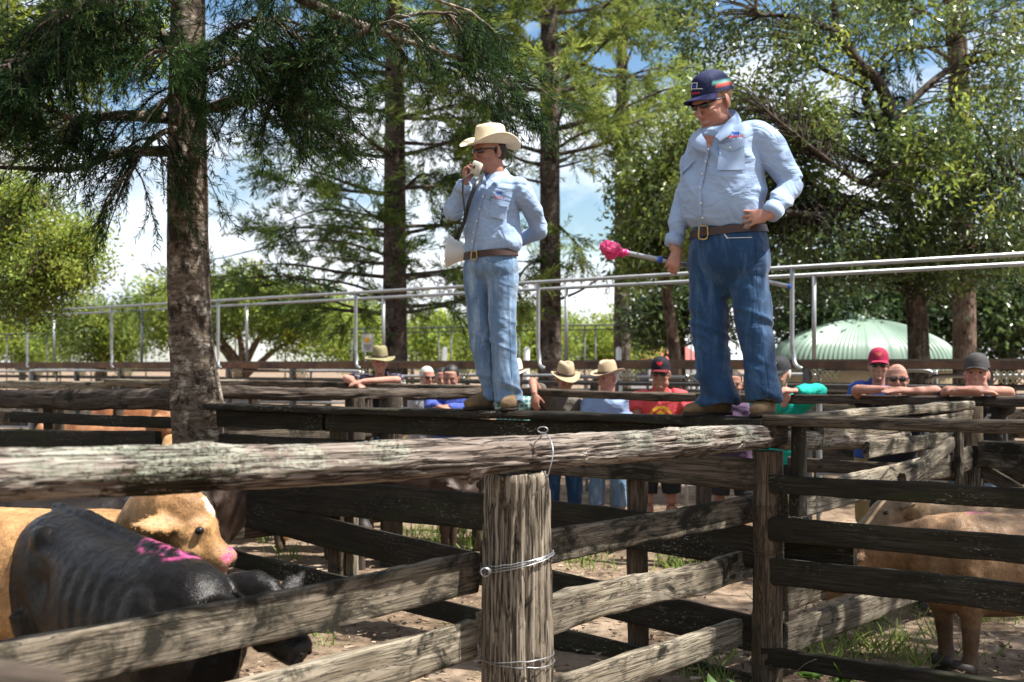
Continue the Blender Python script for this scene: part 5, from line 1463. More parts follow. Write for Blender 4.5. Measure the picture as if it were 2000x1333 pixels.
# ------------------------------------------------------------------ people
def skin_mat(name, c, c2):
    t = NT(name)
    g = t.attr('grain')
    n = t.noise(g, 14, 4); n2 = t.noise(g, 90, 3)
    col = t.mix(t.ramp(n, 0.35, 0.68), c, c2)
    t.base(col, 0.62, 0.25)
    t.b.inputs['Subsurface Weight'].default_value = 0.06
    t.b.inputs['Subsurface Radius'].default_value = (0.02, 0.008, 0.004)
    t.bump(n2, 0.12, 0.002)
    return t.m
M['skin'] = skin_mat('sun_tanned_skin', (0.36, 0.185, 0.13), (0.29, 0.13, 0.092))
M['skin_pink'] = skin_mat('reddish_skin', (0.44, 0.235, 0.175), (0.36, 0.165, 0.125))
def cloth(name, c, c2=None, weave=420, rough=0.85, fold=0.5, fade=None):
    t = NT(name)
    g = t.attr('grain')
    n = t.noise(g, 5, 4); w = t.noise(g, weave, 2)
    c2 = c2 or tuple(x * .82 for x in c)
    col = t.mix(t.ramp(n, 0.32, 0.68), c, c2)
    if fade: col = t.mix(t.math('MULTIPLY', t.ramp(t.noise(t.mapv(g, (14, 14, 3.5)), 1.0, 5, .65, .6), 0.48, 0.72), .75), col, fade)
    col = t.mix(1.0, col, t.ramp(w, 0.3, 0.7, (.86, .86, .86, 1), (1.08, 1.08, 1.08, 1)), 'MULTIPLY')
    t.base(col, rough, 0.15)
    t.b.inputs['Sheen Weight'].default_value = 0.15
    f = t.noise(t.mapv(g, (4.2, 4.2, 7.5)), 1.0, 2, .45, 1.4)
    rg = t.ramp(t.math('ABSOLUTE', t.math('SUBTRACT', f, 0.5)), 0.0, 0.16)
    f2 = t.noise(t.mapv(g, (26, 26, 34)), 1.0, 3, .5, .8)
    t.bump(t.math('ADD', t.math('MULTIPLY', rg, 0.9), t.math('MULTIPLY', f2, .25)), fold, 0.035)
    return t.m
M['shirt_blue'] = cloth('pale_blue_cotton', (0.34, 0.45, 0.64), (0.28, 0.39, 0.58), fold=.24)
M['denim_light'] = cloth('faded_denim', (0.15, 0.235, 0.36), (0.10, 0.17, 0.28), 300, fold=.12, fade=(0.36, 0.46, 0.58))
M['denim_dark'] = cloth('dark_denim', (0.020, 0.058, 0.135), (0.014, 0.042, 0.10), 300, fold=.12, fade=(0.07, 0.145, 0.26))
M['seam'] = simple('seam_thread', (0.012, 0.032, 0.075), None, 9, .9, .1, 0, 0)
M['seam_light'] = simple('light_seam_thread', (0.085, 0.14, 0.22), None, 9, .9, .1, 0, 0)
M['leather'] = simple('brown_leather', (0.055, 0.025, 0.016), (0.035, 0.017, 0.012), 30, .5, .4)
M['suede'] = simple('dusty_suede_boot', (0.20, 0.135, 0.075), (0.11, 0.075, 0.045), 18, .9, .15, 0, .4)
M['sole'] = simple('boot_sole', (0.035, 0.026, 0.02), None, 20, .8, .2)
M['brass'] = simple('brass_buckle', (0.50, 0.34, 0.12), (0.4, 0.27, 0.1), 20, .35, .5, .8, 0)
M['straw'] = simple('cream_straw', (0.72, 0.63, 0.46), (0.62, 0.52, 0.36), 60, .75, .25, 0, .3, 160)
M['felt'] = simple('fawn_felt', (0.42, 0.33, 0.22), (0.34, 0.26, 0.17), 14, .9, .15, 0, .2)
M['felt_green'] = simple('khaki_felt', (0.26, 0.235, 0.13), (0.18, 0.16, 0.085), 18, .9, .15, 0, .2)
M['glass_dark'] = simple('dark_lens', (0.006, 0.006, 0.008), None, 9, .06, .8, 0, 0)
M['black_plastic'] = simple('black_plastic', (0.012, 0.012, 0.013), None, 9, .45, .5, 0, 0)
M['beige_plastic'] = simple('beige_plastic', (0.60, 0.56, 0.46), (0.52, 0.48, 0.39), 9, .45, .5, 0, 0)
M['white_plastic'] = simple('white_plastic', (0.80, 0.79, 0.77), (0.72, 0.71, 0.68), 5, .35, .5, 0, 0)
M['hair_brown'] = simple('brown_hair', (0.045, 0.026, 0.015), (0.02, 0.012, 0.008), 60, .6, .3, 0, .6)
M['hair_ginger'] = simple('sandy_hair', (0.27, 0.165, 0.09), (0.19, 0.11, 0.06), 60, .6, .3, 0, .6)
M['hair_grey'] = simple('grey_hair', (0.55, 0.54, 0.52), (0.38, 0.37, 0.36), 60, .6, .3, 0, .6)
M['hair_black'] = simple('dark_hair', (0.014, 0.012, 0.011), None, 60, .5, .4, 0, .6)
M['paint_pink'] = simple('wet_pink_paint', (0.72, 0.035, 0.20), (0.55, 0.02, 0.12), 22, .22, .6, 0, .8, 40, .02)
M['blue_tape'] = simple('blue_tape', (0.03, 0.12, 0.55), None, 9, .5, .4, 0, 0)
def vcol(name, rough=.8, spec=.2, weave=300):
    t = NT(name); c = t.attr('Col', 'Color'); g = t.attr('grain')
    w = t.noise(g, weave, 2)
    t.base(t.mix(1.0, c, t.ramp(w, .3, .7, (.82, .82, .82, 1), (1.12, 1.12, 1.12, 1)), 'MULTIPLY'), rough, spec)
    f = t.noise(t.mapv(g, (10, 10, 14)), 1.0, 3, .5, 1.0)
    t.bump(f, .35, .03)
    return t.m
M['print'] = vcol('printed_cloth')
M['thread_blue'] = simple('blue_thread', (0.02, 0.10, 0.42), None, 9, .8, .2, 0, 0)
M['thread_red'] = simple('red_thread', (0.65, 0.05, 0.05), None, 9, .8, .2, 0, 0)
M['thread_green'] = simple('green_thread', (0.03, 0.28, 0.12), None, 9, .8, .2, 0, 0)
M['thread_white'] = simple('white_thread', (0.75, 0.75, 0.75), None, 9, .8, .2, 0, 0)
M['button'] = simple('pale_button', (0.75, 0.74, 0.70), None, 9, .4, .5, 0, 0)

def Rh(yaw, pitch=0, roll=0):
    """head frame: yaw = degrees turned to image left, pitch = degrees looking down"""
    return rotz(-math.radians(yaw)) @ roty(math.radians(roll)) @ rotx(math.radians(pitch))
def fwd(yaw): return Vector((-math.sin(math.radians(yaw)), -math.cos(math.radians(yaw)), 0))
def lft(yaw):
    f = fwd(yaw); return Vector((-f.y, f.x, 0))
def head_geo(g, c, R, s=1.0, jowl=0.0):
    c = np.array(list(c))
    def L(p): return c + s * (R @ np.array(p, float))
    def E(p, r, R2=None): g.add(*ell(L(p), np.array(r) * s, R if R2 is None else R @ R2, 16, 11))
    E((0, .014, .034), (.076, .098, .084))
    rows = curve([(0, -.004, .066, .068, .084), (0, -.012, .03, .071, .083), (0, -.016, -.02, .068, .078), (0, -.024, -.06, .060 + .008 * jowl, .068), (0, -.034, -.092, .047 + .012 * jowl, .054), (0, -.043, -.112, .030 + .012 * jowl, .036), (0, -.048, -.122, .014, .018)], 3)
    g.add(*loft([L(r[:3]) for r in rows], rows[:, 3:] * s, 20, up=R @ np.array([0, 1.0, 0]), sq=2.2))
    rows = curve([(0, -.090, .022, .008, .008), (0, -.102, .0, .009, .010), (0, -.113, -.022, .013, .012), (0, -.112, -.034, .017, .011), (0, -.096, -.042, .012, .008)], 3)
    g.add(*loft([L(r[:3]) for r in rows], rows[:, 3:] * s, 10, up=R @ np.array([0, 1.0, 0])))
    E((0, -.080, .030), (.056, .020, .011))
    E((0, -.094, -.064), (.024, .009, .006)); E((0, -.091, -.076), (.021, .010, .007)); E((0, -.082, -.104), (.022, .018, .016))
    for sg in (1, -1):
        E((sg * .040, -.066, -.026), (.024, .024, .022))
        E((sg * .080, .016, -.006), (.008, .021, .033), rotz(sg * .35)); E((sg * .079, .008, -.032), (.009, .012, .012))
        if jowl: E((sg * .048, -.028, -.080), (.028, .036, .034)); 
    if jowl: E((0, -.030, -.118), (.046, .046, .030))
    return L
def hand(g, w, d, n, curl=.5, s=1.0, thumb=1, spread=.10, curls=None, tdir=None):
    w = np.array(list(w)); d = nrm(list(d)); n = np.array(list(n), float); n = nrm(n - d * (n @ d)); sd = np.cross(d, n) * thumb
    g.add(*loft([w - d * .02 * s, w + d * .01 * s, w + d * .045 * s, w + d * .085 * s, w + d * .095 * s], np.array([(.026, .020), (.028, .019), (.040, .017), (.042, .014), (.036, .010)]) * s, 14, up=n))
    for i in range(4):
        b = w + (d * (.086 - (.012 if i == 3 else 0)) + sd * (.031 - .0205 * i)) * s
        L = [.072, .080, .074, .058][i] * s
        cu = curl if curls is None else curls[i]
        p = [b - d * .015 * s, b]; a = 0
        dd0 = nrm(d + sd * (spread * (1.5 - i) / 1.5))
        for k, f in enumerate((.45, .30, .25)):
            a += cu * (.9 if k == 0 else 1.15)
            p.append(p[-1] + (dd0 * math.cos(a) + n * math.sin(a)) * L * f)
        g.add(*loft(curve(p, 3), np.linspace(.0098, .0068, 13) * s, 8, up=sd))
    b = w + (d * .022 + sd * .026) * s
    t0 = nrm(d * .62 + sd * .62 + n * .35) if tdir is None else nrm(list(tdir))
    t1 = nrm(t0 + n * .25 + d * .25)
    g.add(*loft(curve([b, b + t0 * .04 * s, b + t0 * .04 * s + t1 * .032 * s, b + t0 * .04 * s + t1 * .058 * s], 3), np.linspace(.0145, .0078, 10) * s, 8, up=n))
def folds(amp=.006, f=7.0, seed=1):
    def d(V, N):
        a = 1 - np.abs(vnoise(V * np.array([f, f, f * 1.5]) + 1.3 * fbm(V * 4, 2, seed + 3)[:, None], seed)) * 2
        b = 1 - np.abs(vnoise(V * np.array([f * 2.2, f * 2.2, f * 3]), seed + 7)) * 2
        return amp * a + amp * .38 * b
    return d
def ring(yc, xl, xr, Y, yaw, ratio=.72):
    c = P((xl + xr) / 2, yc, Y); w = (xr - xl) / 2 * Y / F
    ph = math.radians(yaw); a = w / math.sqrt(math.cos(ph) ** 2 + ratio ** 2 * math.sin(ph) ** 2)
    return list(c) + [a, a * ratio]
def rings(rows, yaw, up, k=3):
    r = curve(rows, k)
    return loft(r[:, :3], r[:, 3:], 28, up=up, sq=2.25, tang=(0, 0, -1))
def tube(pts, rad, k=4, n=14, up=(0, 0, 1)):
    r = curve([list(p) + [q] for p, q in zip(pts, rad)], k)
    return loft(r[:, :3], r[:, 3], n, up=up)

def lathe_hat(name, c, R, prof, mat, parent, brim=(.165, .19), curl=.05, dip=.0, crease=.03, pinch=.3, base=(.080, .100), th=.004, n=64, warp=0, tilt=0.0):
    """prof: crown rows (scale of base oval, height); brim rows are added; closed double skin"""
    c = np.array(list(c)); a = np.arange(n) * 2 * math.pi / n; ca, sa = np.cos(a), np.sin(a)    # sa<0 = front
    def crow(sc, z, ins=0.0):
        bx, by = base[0] * sc - ins, base[1] * sc - ins
        x, y = bx * ca, by * sa
        top = np.clip((z - .05) / .06, 0, 1)
        x = x * (1 - pinch * top * np.clip(-sa, 0, 1) ** 2)
        zz = z - crease * top * np.exp(-(x / .022) ** 2) * np.clip(1.25 - np.abs(y) / .1, 0, 1) - .012 * top * (1 - sa) * 0.5 * 0
        return np.stack([x, y, zz - ins * .5 + 0 * x], 1)
    def brow(u, dz=0.0):
        x = (base[0] + (brim[0] - base[0]) * u) * ca; y = (base[1] + (brim[1] - base[1]) * u) * sa
        z = curl * u ** 1.6 * np.abs(ca) ** 2.2 - dip * u ** 1.3 * np.abs(sa) ** 2 + warp * u * np.sin(a * 3 + 1)
        return np.stack([x, y, z + dz], 1)
    rows = [crow(s, z) for s, z in reversed(prof)] + [crow(1.0, .012)] + [brow(u) for u in (.06, .2, .4, .6, .8, .95, 1.0)] + [brow(u, -th) for u in (1.0, .95, .8, .6, .4, .2, .06)] + [crow(.97, .0)] + [crow(s * .95, z - .006) for s, z in prof]
    V = np.concatenate(rows)
    m = len(rows)
    i = np.arange(m - 1)[:, None] * n; j = np.arange(n)[None]; jj = (j + 1) % n
    Q = np.stack([i + j, i + n + j, i + n + jj, i + jj], -1).reshape(-1, 4)
    T = np.concatenate([np.stack([np.full(n, m * n), np.arange(n), (np.arange(n) + 1) % n], 1), np.stack([np.full(n, m * n + 1), (m - 1) * n + (np.arange(n) + 1) % n, (m - 1) * n + np.arange(n)], 1)])
    V = np.concatenate([V, [rows[0].mean(0)], [rows[-1].mean(0)]])
    V = V @ np.array(R).T + c
    return build(name, G().add(V, Q, T), M[mat] if isinstance(mat, str) else mat, parent)
def band(name, c, R, base, z0, z1, mat, parent, n=48):
    rows = [((base[0] + o) * np.cos(np.arange(n) * 2 * math.pi / n), (base[1] + o) * np.sin(np.arange(n) * 2 * math.pi / n), z) for o, z in ((.001, z0), (.004, z0), (.004, z1), (.001, z1))]
    V = np.concatenate([np.stack([x, y, np.full(n, z)], 1) for x, y, z in rows]) @ np.array(R).T + np.array(list(c))
    i = np.arange(3)[:, None] * n; j = np.arange(n)[None]; jj = (j + 1) % n
    Q = np.stack([i + j, i + jj, i + n + jj, i + n + j], -1).reshape(-1, 4)
    return build(name, G().add(V, Q), M[mat], parent)
def cap(c, R, s, parent, colf, visor=.075, name='cap'):
    """baseball cap: crown part (coloured by colf(local points)) with a visor below it"""
    c = np.array(list(c)); n = 48
    rows = []
    for t in np.linspace(0, 1, 13):
        th = t * math.pi / 2
        rows.append(np.stack([.083 * math.cos(th) ** .75 * np.cos(np.arange(n) * 2 * math.pi / n), .106 * math.cos(th) ** .75 * np.sin(np.arange(n) * 2 * math.pi / n) + .006, np.full(n, .105 * math.sin(th) ** 1.0)], 1))
    rows[-1] = rows[-1] * np.array([0, 0, 1]) + np.array([0, .006, .002])
    Lc = np.concatenate(rows)
    Lc[:, 2] += .008 * np.exp(-((Lc[:, 1] + .07) / .03) ** 2 - ((Lc[:, 2] - .06) / .03) ** 2)
    i = np.arange(12)[:, None] * n; j = np.arange(n)[None]; jj = (j + 1) % n
    Q = np.stack([i + j, i + jj, i + n + jj, i + n + j], -1).reshape(-1, 4)
    V = s * Lc @ np.array(R).T + c
    o = build(name, G().add(V, Q, None, col=colf(Lc), grain=Lc), M['print'], parent, col=True, grain=True)
    k, m = 25, 8
    A = np.linspace(-1.15, 1.15, k)
    tops, bots = [], []
    for v in np.linspace(0, 1, m):
        x = .080 * np.sin(A) * (1 + .02 * v); y = -.100 * np.cos(A) - visor * v * np.cos(A * 1.18) ** .8 if False else -.100 * np.cos(A) + .004 - visor * v * np.clip(np.cos(A * 1.30), 0, 1) ** .6
        z = .004 - .14 * visor * v - .30 * x ** 2 / .08 * v
        tops.append(np.stack([x, y, z], 1)); bots.append(np.stack([x, y, z - .004], 1))
    Lv = np.concatenate(tops + bots[::-1])
    i = np.arange(2 * m - 1)[:, None] * k; j = np.arange(k - 1)[None]
    Q = np.stack([i + j, i + j + 1, i + k + j + 1, i + k + j], -1).reshape(-1, 4)
    build('visor', G().add(s * Lv @ np.array(R).T + c, Q, None, col=colf(Lv * np.array([1, 1, 0]) + np.array([0, 0, -1.0])), grain=Lv), M['print'], o, col=True, grain=True)
    return o
def glasses(L, R, s, parent, mat='glass_dark', wide=.030, up=.017):
    g = G()
    for sg in (1, -1):
        g.add(*ell(L((sg * .035, -.093, .008)), np.array([wide, .010, up]) * s, R @ rotz(sg * .28), 14, 9))
    o = build('sunglasses', g, M[mat], parent)
    g = G()
    for sg in (1, -1):
        g.add(*loft([L((sg * .060, -.084, .016)), L((sg * .078, -.05, .016)), L((sg * .084, .012, .010))], [.004 * s, .0045 * s, .004 * s], 6))
    g.add(*loft([L((-.02, -.104, .016)), L((.02, -.104, .016))], .004 * s, 6))
    build('frame', g, M['black_plastic'], o)
def hair(L, R, s, mat, parent, up=.034, back=.03, big=1.0, low=0):
    g = G().add(*ell(L((0, back, up)), np.array([.0805, .090, .084]) * s * big, R, 24, 16))
    if low: g.add(*ell(L((0, .050, -.01 - low)), np.array([.070, .058, .06]) * s, R, 20, 12))
    V, Q, T, C, K = g.arrays()
    V = V + .004 * fbm(V * 60, 2, 2)[:, None] * nrm(V - np.array(L((0, back, up))))
    return build('hair', G().add(V, Q, T), M[mat], parent)
def eyes(L, s, parent):
    for sg in (1, -1):
        build('eye', G().add(*ell(L((sg * .031, -.0875, .008)), np.array([.012, .008, .0065]) * s)), M['eye'], parent)
def boot(parent, heel, toe, h, w=.05, mat='suede', ankle=None, ar=.055):
    heel, toe = np.array(list(heel)), np.array(list(toe)); d = nrm(toe - heel); L = np.linalg.norm(toe - heel)
    ank = heel + d * L * .22 + np.array([0, 0, h]) if ankle is None else np.array(list(ankle))
    g = G()
    r = curve([list(heel + d * .005 + [0, 0, .045]) + [.028, .040], list(heel + d * L * .15 + [0, 0, .046]) + [.038, .044], list(heel + d * L * .45 + [0, 0, .048]) + [.042, .046], list(heel + d * L * .7 + [0, 0, .042]) + [.050, .038], list(heel + d * L * .9 + [0, 0, .034]) + [.042, .028], list(toe + [0, 0, .030]) + [.018, .016]], 4)
    g.add(*loft(r[:, :3], r[:, 3:], 18, up=(0, 0, 1), sq=2.4))
    g.add(*loft(curve([heel + d * L * .42 + [0, 0, .055], heel + d * L * .28 + [0, 0, .075], ank], 3), [.042, .043, .044, .045, .048, .050, ar], 16))
    o = fused('boot', g, .008, M[mat], parent, 3, lambda V, N: .0025 * fbm(V * 24, 3, 5))
    r2 = [(heel + d * a * L + [0, 0, .006]).tolist() + [w_, .010] for a, w_ in ((-.01, .024), (.12, .038), (.4, .037), (.7, .050), (.9, .042), (1.01, .018))]
    r2 = curve(r2, 3)
    build('sole', G().add(*loft(r2[:, :3], r2[:, 3:], 14, up=(0, 0, 1), sq=4)), M['sole'], o)
    return o
def flaps(name, bvh, cells, mat, parent, off=.004):
    g = G(); ok = False
    for c in cells:
        q = patch(bvh, quadgrid(c, 4, 5), off)
        if q is not None: g.add(*q); ok = True
    return build(name, g, M[mat], parent) if ok else None
def rect(cx, cy, w, h, a=0.0):
    ca, sa = math.cos(a), math.sin(a)
    return [(cx + x * ca - y * sa, cy + x * sa + y * ca) for x, y in ((-w / 2, -h / 2), (w / 2, -h / 2), (w / 2, h / 2), (-w / 2, h / 2))]
def cowmark(cx, cy, w, a=0.0):
    ca, sa = math.cos(a), math.sin(a)
    out = []
    for x, y, ww, hh in ((0, 0, .72, .34), (-.42, -.10, .22, .24), (-.25, .28, .12, .30), (.28, .28, .12, .30), (.38, -.02, .08, .4)):
        out.append(rect(cx + (x * ca - y * sa) * w, cy + (x * sa + y * ca) * w, ww * w, hh * w, a))
    return out

ZP = 1.424   # top of the walking plank
# ================================================================== the big man with the paint stick
Y1 = 7.33
yw = 33
t = thing('person', 'big man in dark jeans and navy cap standing on the fence, hand on hip', 'person', (P(1430, 800, Y1).x, Y1, ZP))
f, l = fwd(yw), lft(yw)
g = G()
R = Rh(54, 22, -2); hc = P(1393, 202, Y1 - .02); HS = 1.16
L1 = head_geo(g, hc, R, HS, 1.0)
nb = P(1405, 262, Y1 + .02)
g.add(*tube([L1((0, .02, -.05)), P(1398, 240, Y1), nb, nb - Vector((0, 0, .08))], [.072, .078, .085, .09], up=(0, 1, 0)))
tc = [P(1410, 290, Y1), P(1412, 340, Y1), P(1414, 400, Y1), P(1420, 450, Y1), P(1424, 520, Y1)]
g.add(*loft(tc, [(.14, .10), (.16, .12), (.16, .12), (.15, .11), (.13, .09)], 16, up=f))
sL, eL, wL = P(1490, 270, Y1 - .10), P(1547, 362, Y1 - .10), P(1504, 420, Y1 - .23)
sR, eR, wR = P(1362, 294, Y1 + .13), P(1338, 395, Y1 + .13), P(1313, 480, Y1 + .07)
g.add(*tube([P(1430, 270, Y1), sL, (sL + eL) / 2, eL, (eL + wL) / 2, wL], [.05, .045, .038, .034, .034, .028]))
g.add(*tube([P(1400, 285, Y1), sR, (sR + eR) / 2, eR, (eR + wR) / 2, wR], [.05, .045, .038, .034, .034, .028]))
hand(g, wL, (-1, .10, -.12), (0.12, 1, -.25), .25, 1.02, thumb=-1, spread=.22, curls=[.10, .30, .38, .42], tdir=(-.6, .5, -.6))
pA, pB = P(1188, 487, Y1 - .17), P(1541, 560, Y1 + .60)
def pole_at(s): return pA.lerp(pB, s)
hp = pole_at(.325)
hand(g, hp + Vector((.030, -.02, .055)), (-.35, -.30, -1), (-.1, 1, -.2), .75, 1.0, thumb=1, curls=[.8, .85, .85, .85], tdir=(-.8, .5, -.35))
g.add(*tube([wR, hp + Vector((.030, -.02, .06))], [.028, .025]))
for (a, b_) in (((1387, 470, .05), (1398, 785, .06)), ((1460, 470, -.06), (1492, 785, -.06))):
    g.add(*tube([P(a[0], a[1], Y1 + a[2]), P((a[0] + b_[0]) / 2, 630, Y1 + a[2]), P(b_[0], b_[1], Y1 + b_[2])], [.07, .05, .04]))
fused('body', g, .0055, M['skin_pink'], t, 2)
# shirt
rows = [(247, 1386, 1432), (250, 1374, 1452), (258, 1362, 1478), (272, 1352, 1486), (300, 1344, 1485), (340, 1336, 1487), (380, 1334, 1491), (408, 1337, 1491), (430, 1346, 1488), (445, 1358, 1485)]
g = G().add(*rings([ring(y, a, b_, Y1, yw, .80) for y, a, b_ in rows], yw, f))
g.add(*tube([P(1430, 276, Y1), P(1464, 268, Y1 - .06), sL, sL.lerp(eL, .35), sL.lerp(eL, .75), eL, eL.lerp(wL, .3), eL.lerp(wL, .7), eL.lerp(wL, .98)], [.070, .078, .084, .080, .070, .071, .066, .056, .046], 4, 18))
g.add(*tube([P(1395, 270, Y1 + .03), sR, sR.lerp(eR, .35), sR.lerp(eR, .75), eR, eR.lerp(wR, .35), eR.lerp(wR, .97)], [.06, .070, .068, .060, .057, .052, .043], 4, 18))
def shirt_disp(mid, seed, amp=.008):
    fo = folds(amp * .45, 4.0, seed)
    def d(V, N):
        # soft sweeping folds: long ridges slanting across chest and sleeves
        q = V @ np.array([[.8, .2, -.55], [-.2, 1.0, .1], [.55, -.1, .8]]).T
        a = 1 - np.abs(vnoise(q * np.array([3.2, 3.2, 9.5]) + .5 * fbm(V * 4, 2, seed)[:, None], seed + 2)) * 2.6
        return fo(V, N) * .6 + amp * np.clip(a, -.5, 1) * .8 - .004
    return d
sh1 = fused('shirt', g, .008, M['shirt_blue'], t, 3, shirt_disp(None, 3, .017))
bv = bvh_of(sh1)
# collar, placket, pockets, buttons, cuff
def collar(pts_in, mat, parent, w=.055, th=.004):
    g = G()
    p = curve([list(a) + list(b_) for a, b_ in pts_in], 4)
    V = np.concatenate([p[:, :3], p[:, :3] * .5 + p[:, 3:] * .5 + np.array([0, -.006, .004]), p[:, 3:], p[:, 3:] + np.array([0, .006, -.004])])
    n = len(p)
    Q = [[k * n + i, k * n + i + 1, (k + 1) * n + i + 1, (k + 1) * n + i] for k in range(3) for i in range(n - 1)]
    return build('collar', g.add(V, Q), M[mat], parent)
collar([(P(1378, 274, Y1 - .165), P(1382, 298, Y1 - .205)), (P(1371, 262, Y1 - .12), P(1354, 286, Y1 - .13)), (P(1371, 250, Y1 - .0), P(1352, 262, Y1 + .04)), (P(1400, 222, Y1 + .12), P(1400, 236, Y1 + .16)), (P(1432, 214, Y1 + .06), P(1446, 232, Y1 + .08)), (P(1436, 222, Y1 - .06), P(1440, 250, Y1 - .10)), (P(1418, 240, Y1 - .13), P(1434, 258, Y1 - .17)), (P(1396, 268, Y1 - .18), P(1406, 276, Y1 - .21))], 'shirt_blue', sh1)
flaps('neckline', bv, [[(1373, 264), (1396, 266), (1388, 290), (1383, 291)]], 'skin_pink', sh1, .004)
flaps('placket', bv, [[(1381, 290), (1388, 290), (1371, 370), (1364, 370)], [(1364, 370), (1371, 370), (1372, 442), (1365, 442)]], 'shirt_blue', sh1, .007)
flaps('pocket', bv, [[(1406, 288), (1452, 278), (1455, 332), (1402, 334)]], 'shirt_blue', sh1, .008)
flaps('pocket_flap', bv, [[(1404, 284), (1453, 272), (1455, 285), (1431, 297)], [(1404, 284), (1431, 280), (1431, 297), (1405, 290)]], 'shirt_blue', sh1, .012)
flaps('pocket_flap', bv, [[(1332, 336), (1357, 312), (1359, 316), (1334, 342)]], 'shirt_blue', sh1, .014)
for x, y in ((1383, 292), (1378, 316), (1371, 340), (1367, 367), (1369, 397), (1372, 426), (1426, 289)):
    a, n_ = hit(bv, x, y)
    if a is not None: build('button', G().add(*ell(a + (Vector((0, 0, HC)) - a).normalized() * .014, (.0065, .0045, .0065))), M['button'], sh1)
flaps('embroidery', bv, cowmark(1437, 263, 15, -.06), 'thread_blue', sh1, .010)
flaps('embroidery', bv, [rect(1425 + 3.4 * k, 269.5 - .25 * k, 2.2, 3.2, .3 * (-1) ** k) for k in range(8)] + [rect(1437, 267.5, 30, .8, -.05)], 'thread_red', sh1, .010)
cf = G().add(*loft([eL.lerp(wL, .78), eL.lerp(wL, 1.0)], [(.058, .058), (.050, .050)], 18)); build('cuff', cf, M['shirt_blue'], sh1)
cf = G().add(*loft([eR.lerp(wR, .80), eR.lerp(wR, 1.0)], [(.052, .052), (.046, .046)], 18)); build('cuff', cf, M['shirt_blue'], sh1)
# jeans
g = G()
rows = [(442, 1357, 1486), (458, 1353, 1492), (490, 1349, 1497), (525, 1348, 1499), (552, 1362, 1486), (580, 1400, 1448)]
g.add(*rings([ring(y, a, b_, Y1, yw, q) for (y, a, b_), q in zip(rows, (.80, .80, .78, .72, .60, .7))], yw, f))
def leg(g, rows, dY, rat=1.05):
    r = curve([ring(y, a, b_, Y1_ + d, 20, rat) for (y, a, b_), d in zip(rows, dY)], 4)
    g.add(*loft(r[:, :3], r[:, 3:], 22, up=f, sq=2.2, tang=(0, 0, -1)))
Y1_ = Y1
leg(g, [(466, 1353, 1424), (500, 1350, 1425), (560, 1347, 1421), (643, 1352, 1420), (713, 1358, 1424), (760, 1366, 1434), (776, 1367, 1438), (789, 1365, 1439)], [.05, .05, .05, .05, .05, .055, .06, .06], 1.25)
leg(g, [(466, 1424, 1494), (500, 1422, 1499), (560, 1427, 1501), (626, 1439, 1507), (696, 1453, 1511), (748, 1458, 1517), (768, 1460, 1522), (782, 1463, 1523)], [-.03, -.04, -.05, -.06, -.06, -.06, -.07, -.07], 1.25)
def jean_disp(seed, zb, kz):
    fo = folds(.004, 6, seed)
    def d(V, N):
        z = V[:, 2]
        w = np.exp(-((z - zb - .10) / .16) ** 2) + .5 * np.exp(-((z - kz) / .14) ** 2) + .12
        a = 1 - 2 * np.abs(vnoise(np.stack([V[:, 0] * 5, V[:, 1] * 5, z * 17 + 2.5 * V[:, 0] * 3], 1), seed + 4))
        return fo(V, N) + .016 * w * np.clip(a, -.6, 1)
    return d
jn = fused('jeans', g, .008, M['denim_dark'], t, 3, jean_disp(5, ZP, ZP + .50))
bj = bvh_of(jn)
flaps('pocket_stitching', bj, [[(1414, 457), (1415, 457), (1423, 466), (1420, 467)], [(1420, 466), (1423, 465), (1468, 464), (1468, 465.2)]], 'button', jn, .006)
flaps('side_seam', bj, [[(1475, 470), (1476, 470), (1478, 560), (1477, 560)], [(1477, 560), (1478, 560), (1493, 690), (1492, 690)], [(1492, 690), (1493, 690), (1502, 760), (1501, 760)]], 'seam', jn, .003)
bl = curve([ring(y, a, b_, Y1, yw, .80) for y, a, b_ in ((461, 1352, 1494), (446, 1355, 1489))], 3); bl[:, 3:] += .009
bcen = (P(1422, 453, Y1))
def beltmesh(rows, yaw, tilt, parent):
    r = [list(x) for x in rows]
    V, Q, T = loft([x[:3] for x in r], [x[3:] for x in r], 40, up=fwd(yaw), sq=2.25, cap=False, tang=(0, 0, -1))
    c = V.mean(0); V[:, 2] += (V[:, 0] - c[0]) * tilt
    return build('belt', G().add(V, Q), M['leather'], parent)
o = beltmesh(bl, yw, .075, t)
bb = bvh_of(o)
a, n_ = hit(bb, 1376, 455)
def buckle(a, parent, w=.030, h=.034):
    V, Q, T = loft(curve([a + Vector((-w, -.012, h)), a + Vector((w * .3, -.016, h)), a + Vector((w * .5, -.016, 0)), a + Vector((w * .3, -.016, -h)), a + Vector((-w, -.012, -h)), a + Vector((-w * 1.1, -.012, 0)), a + Vector((-w, -.012, h))], 3), .005, 8)
    build('buckle', G().add(V, Q, T), M['brass'], parent)
if a is not None: buckle(a, o)
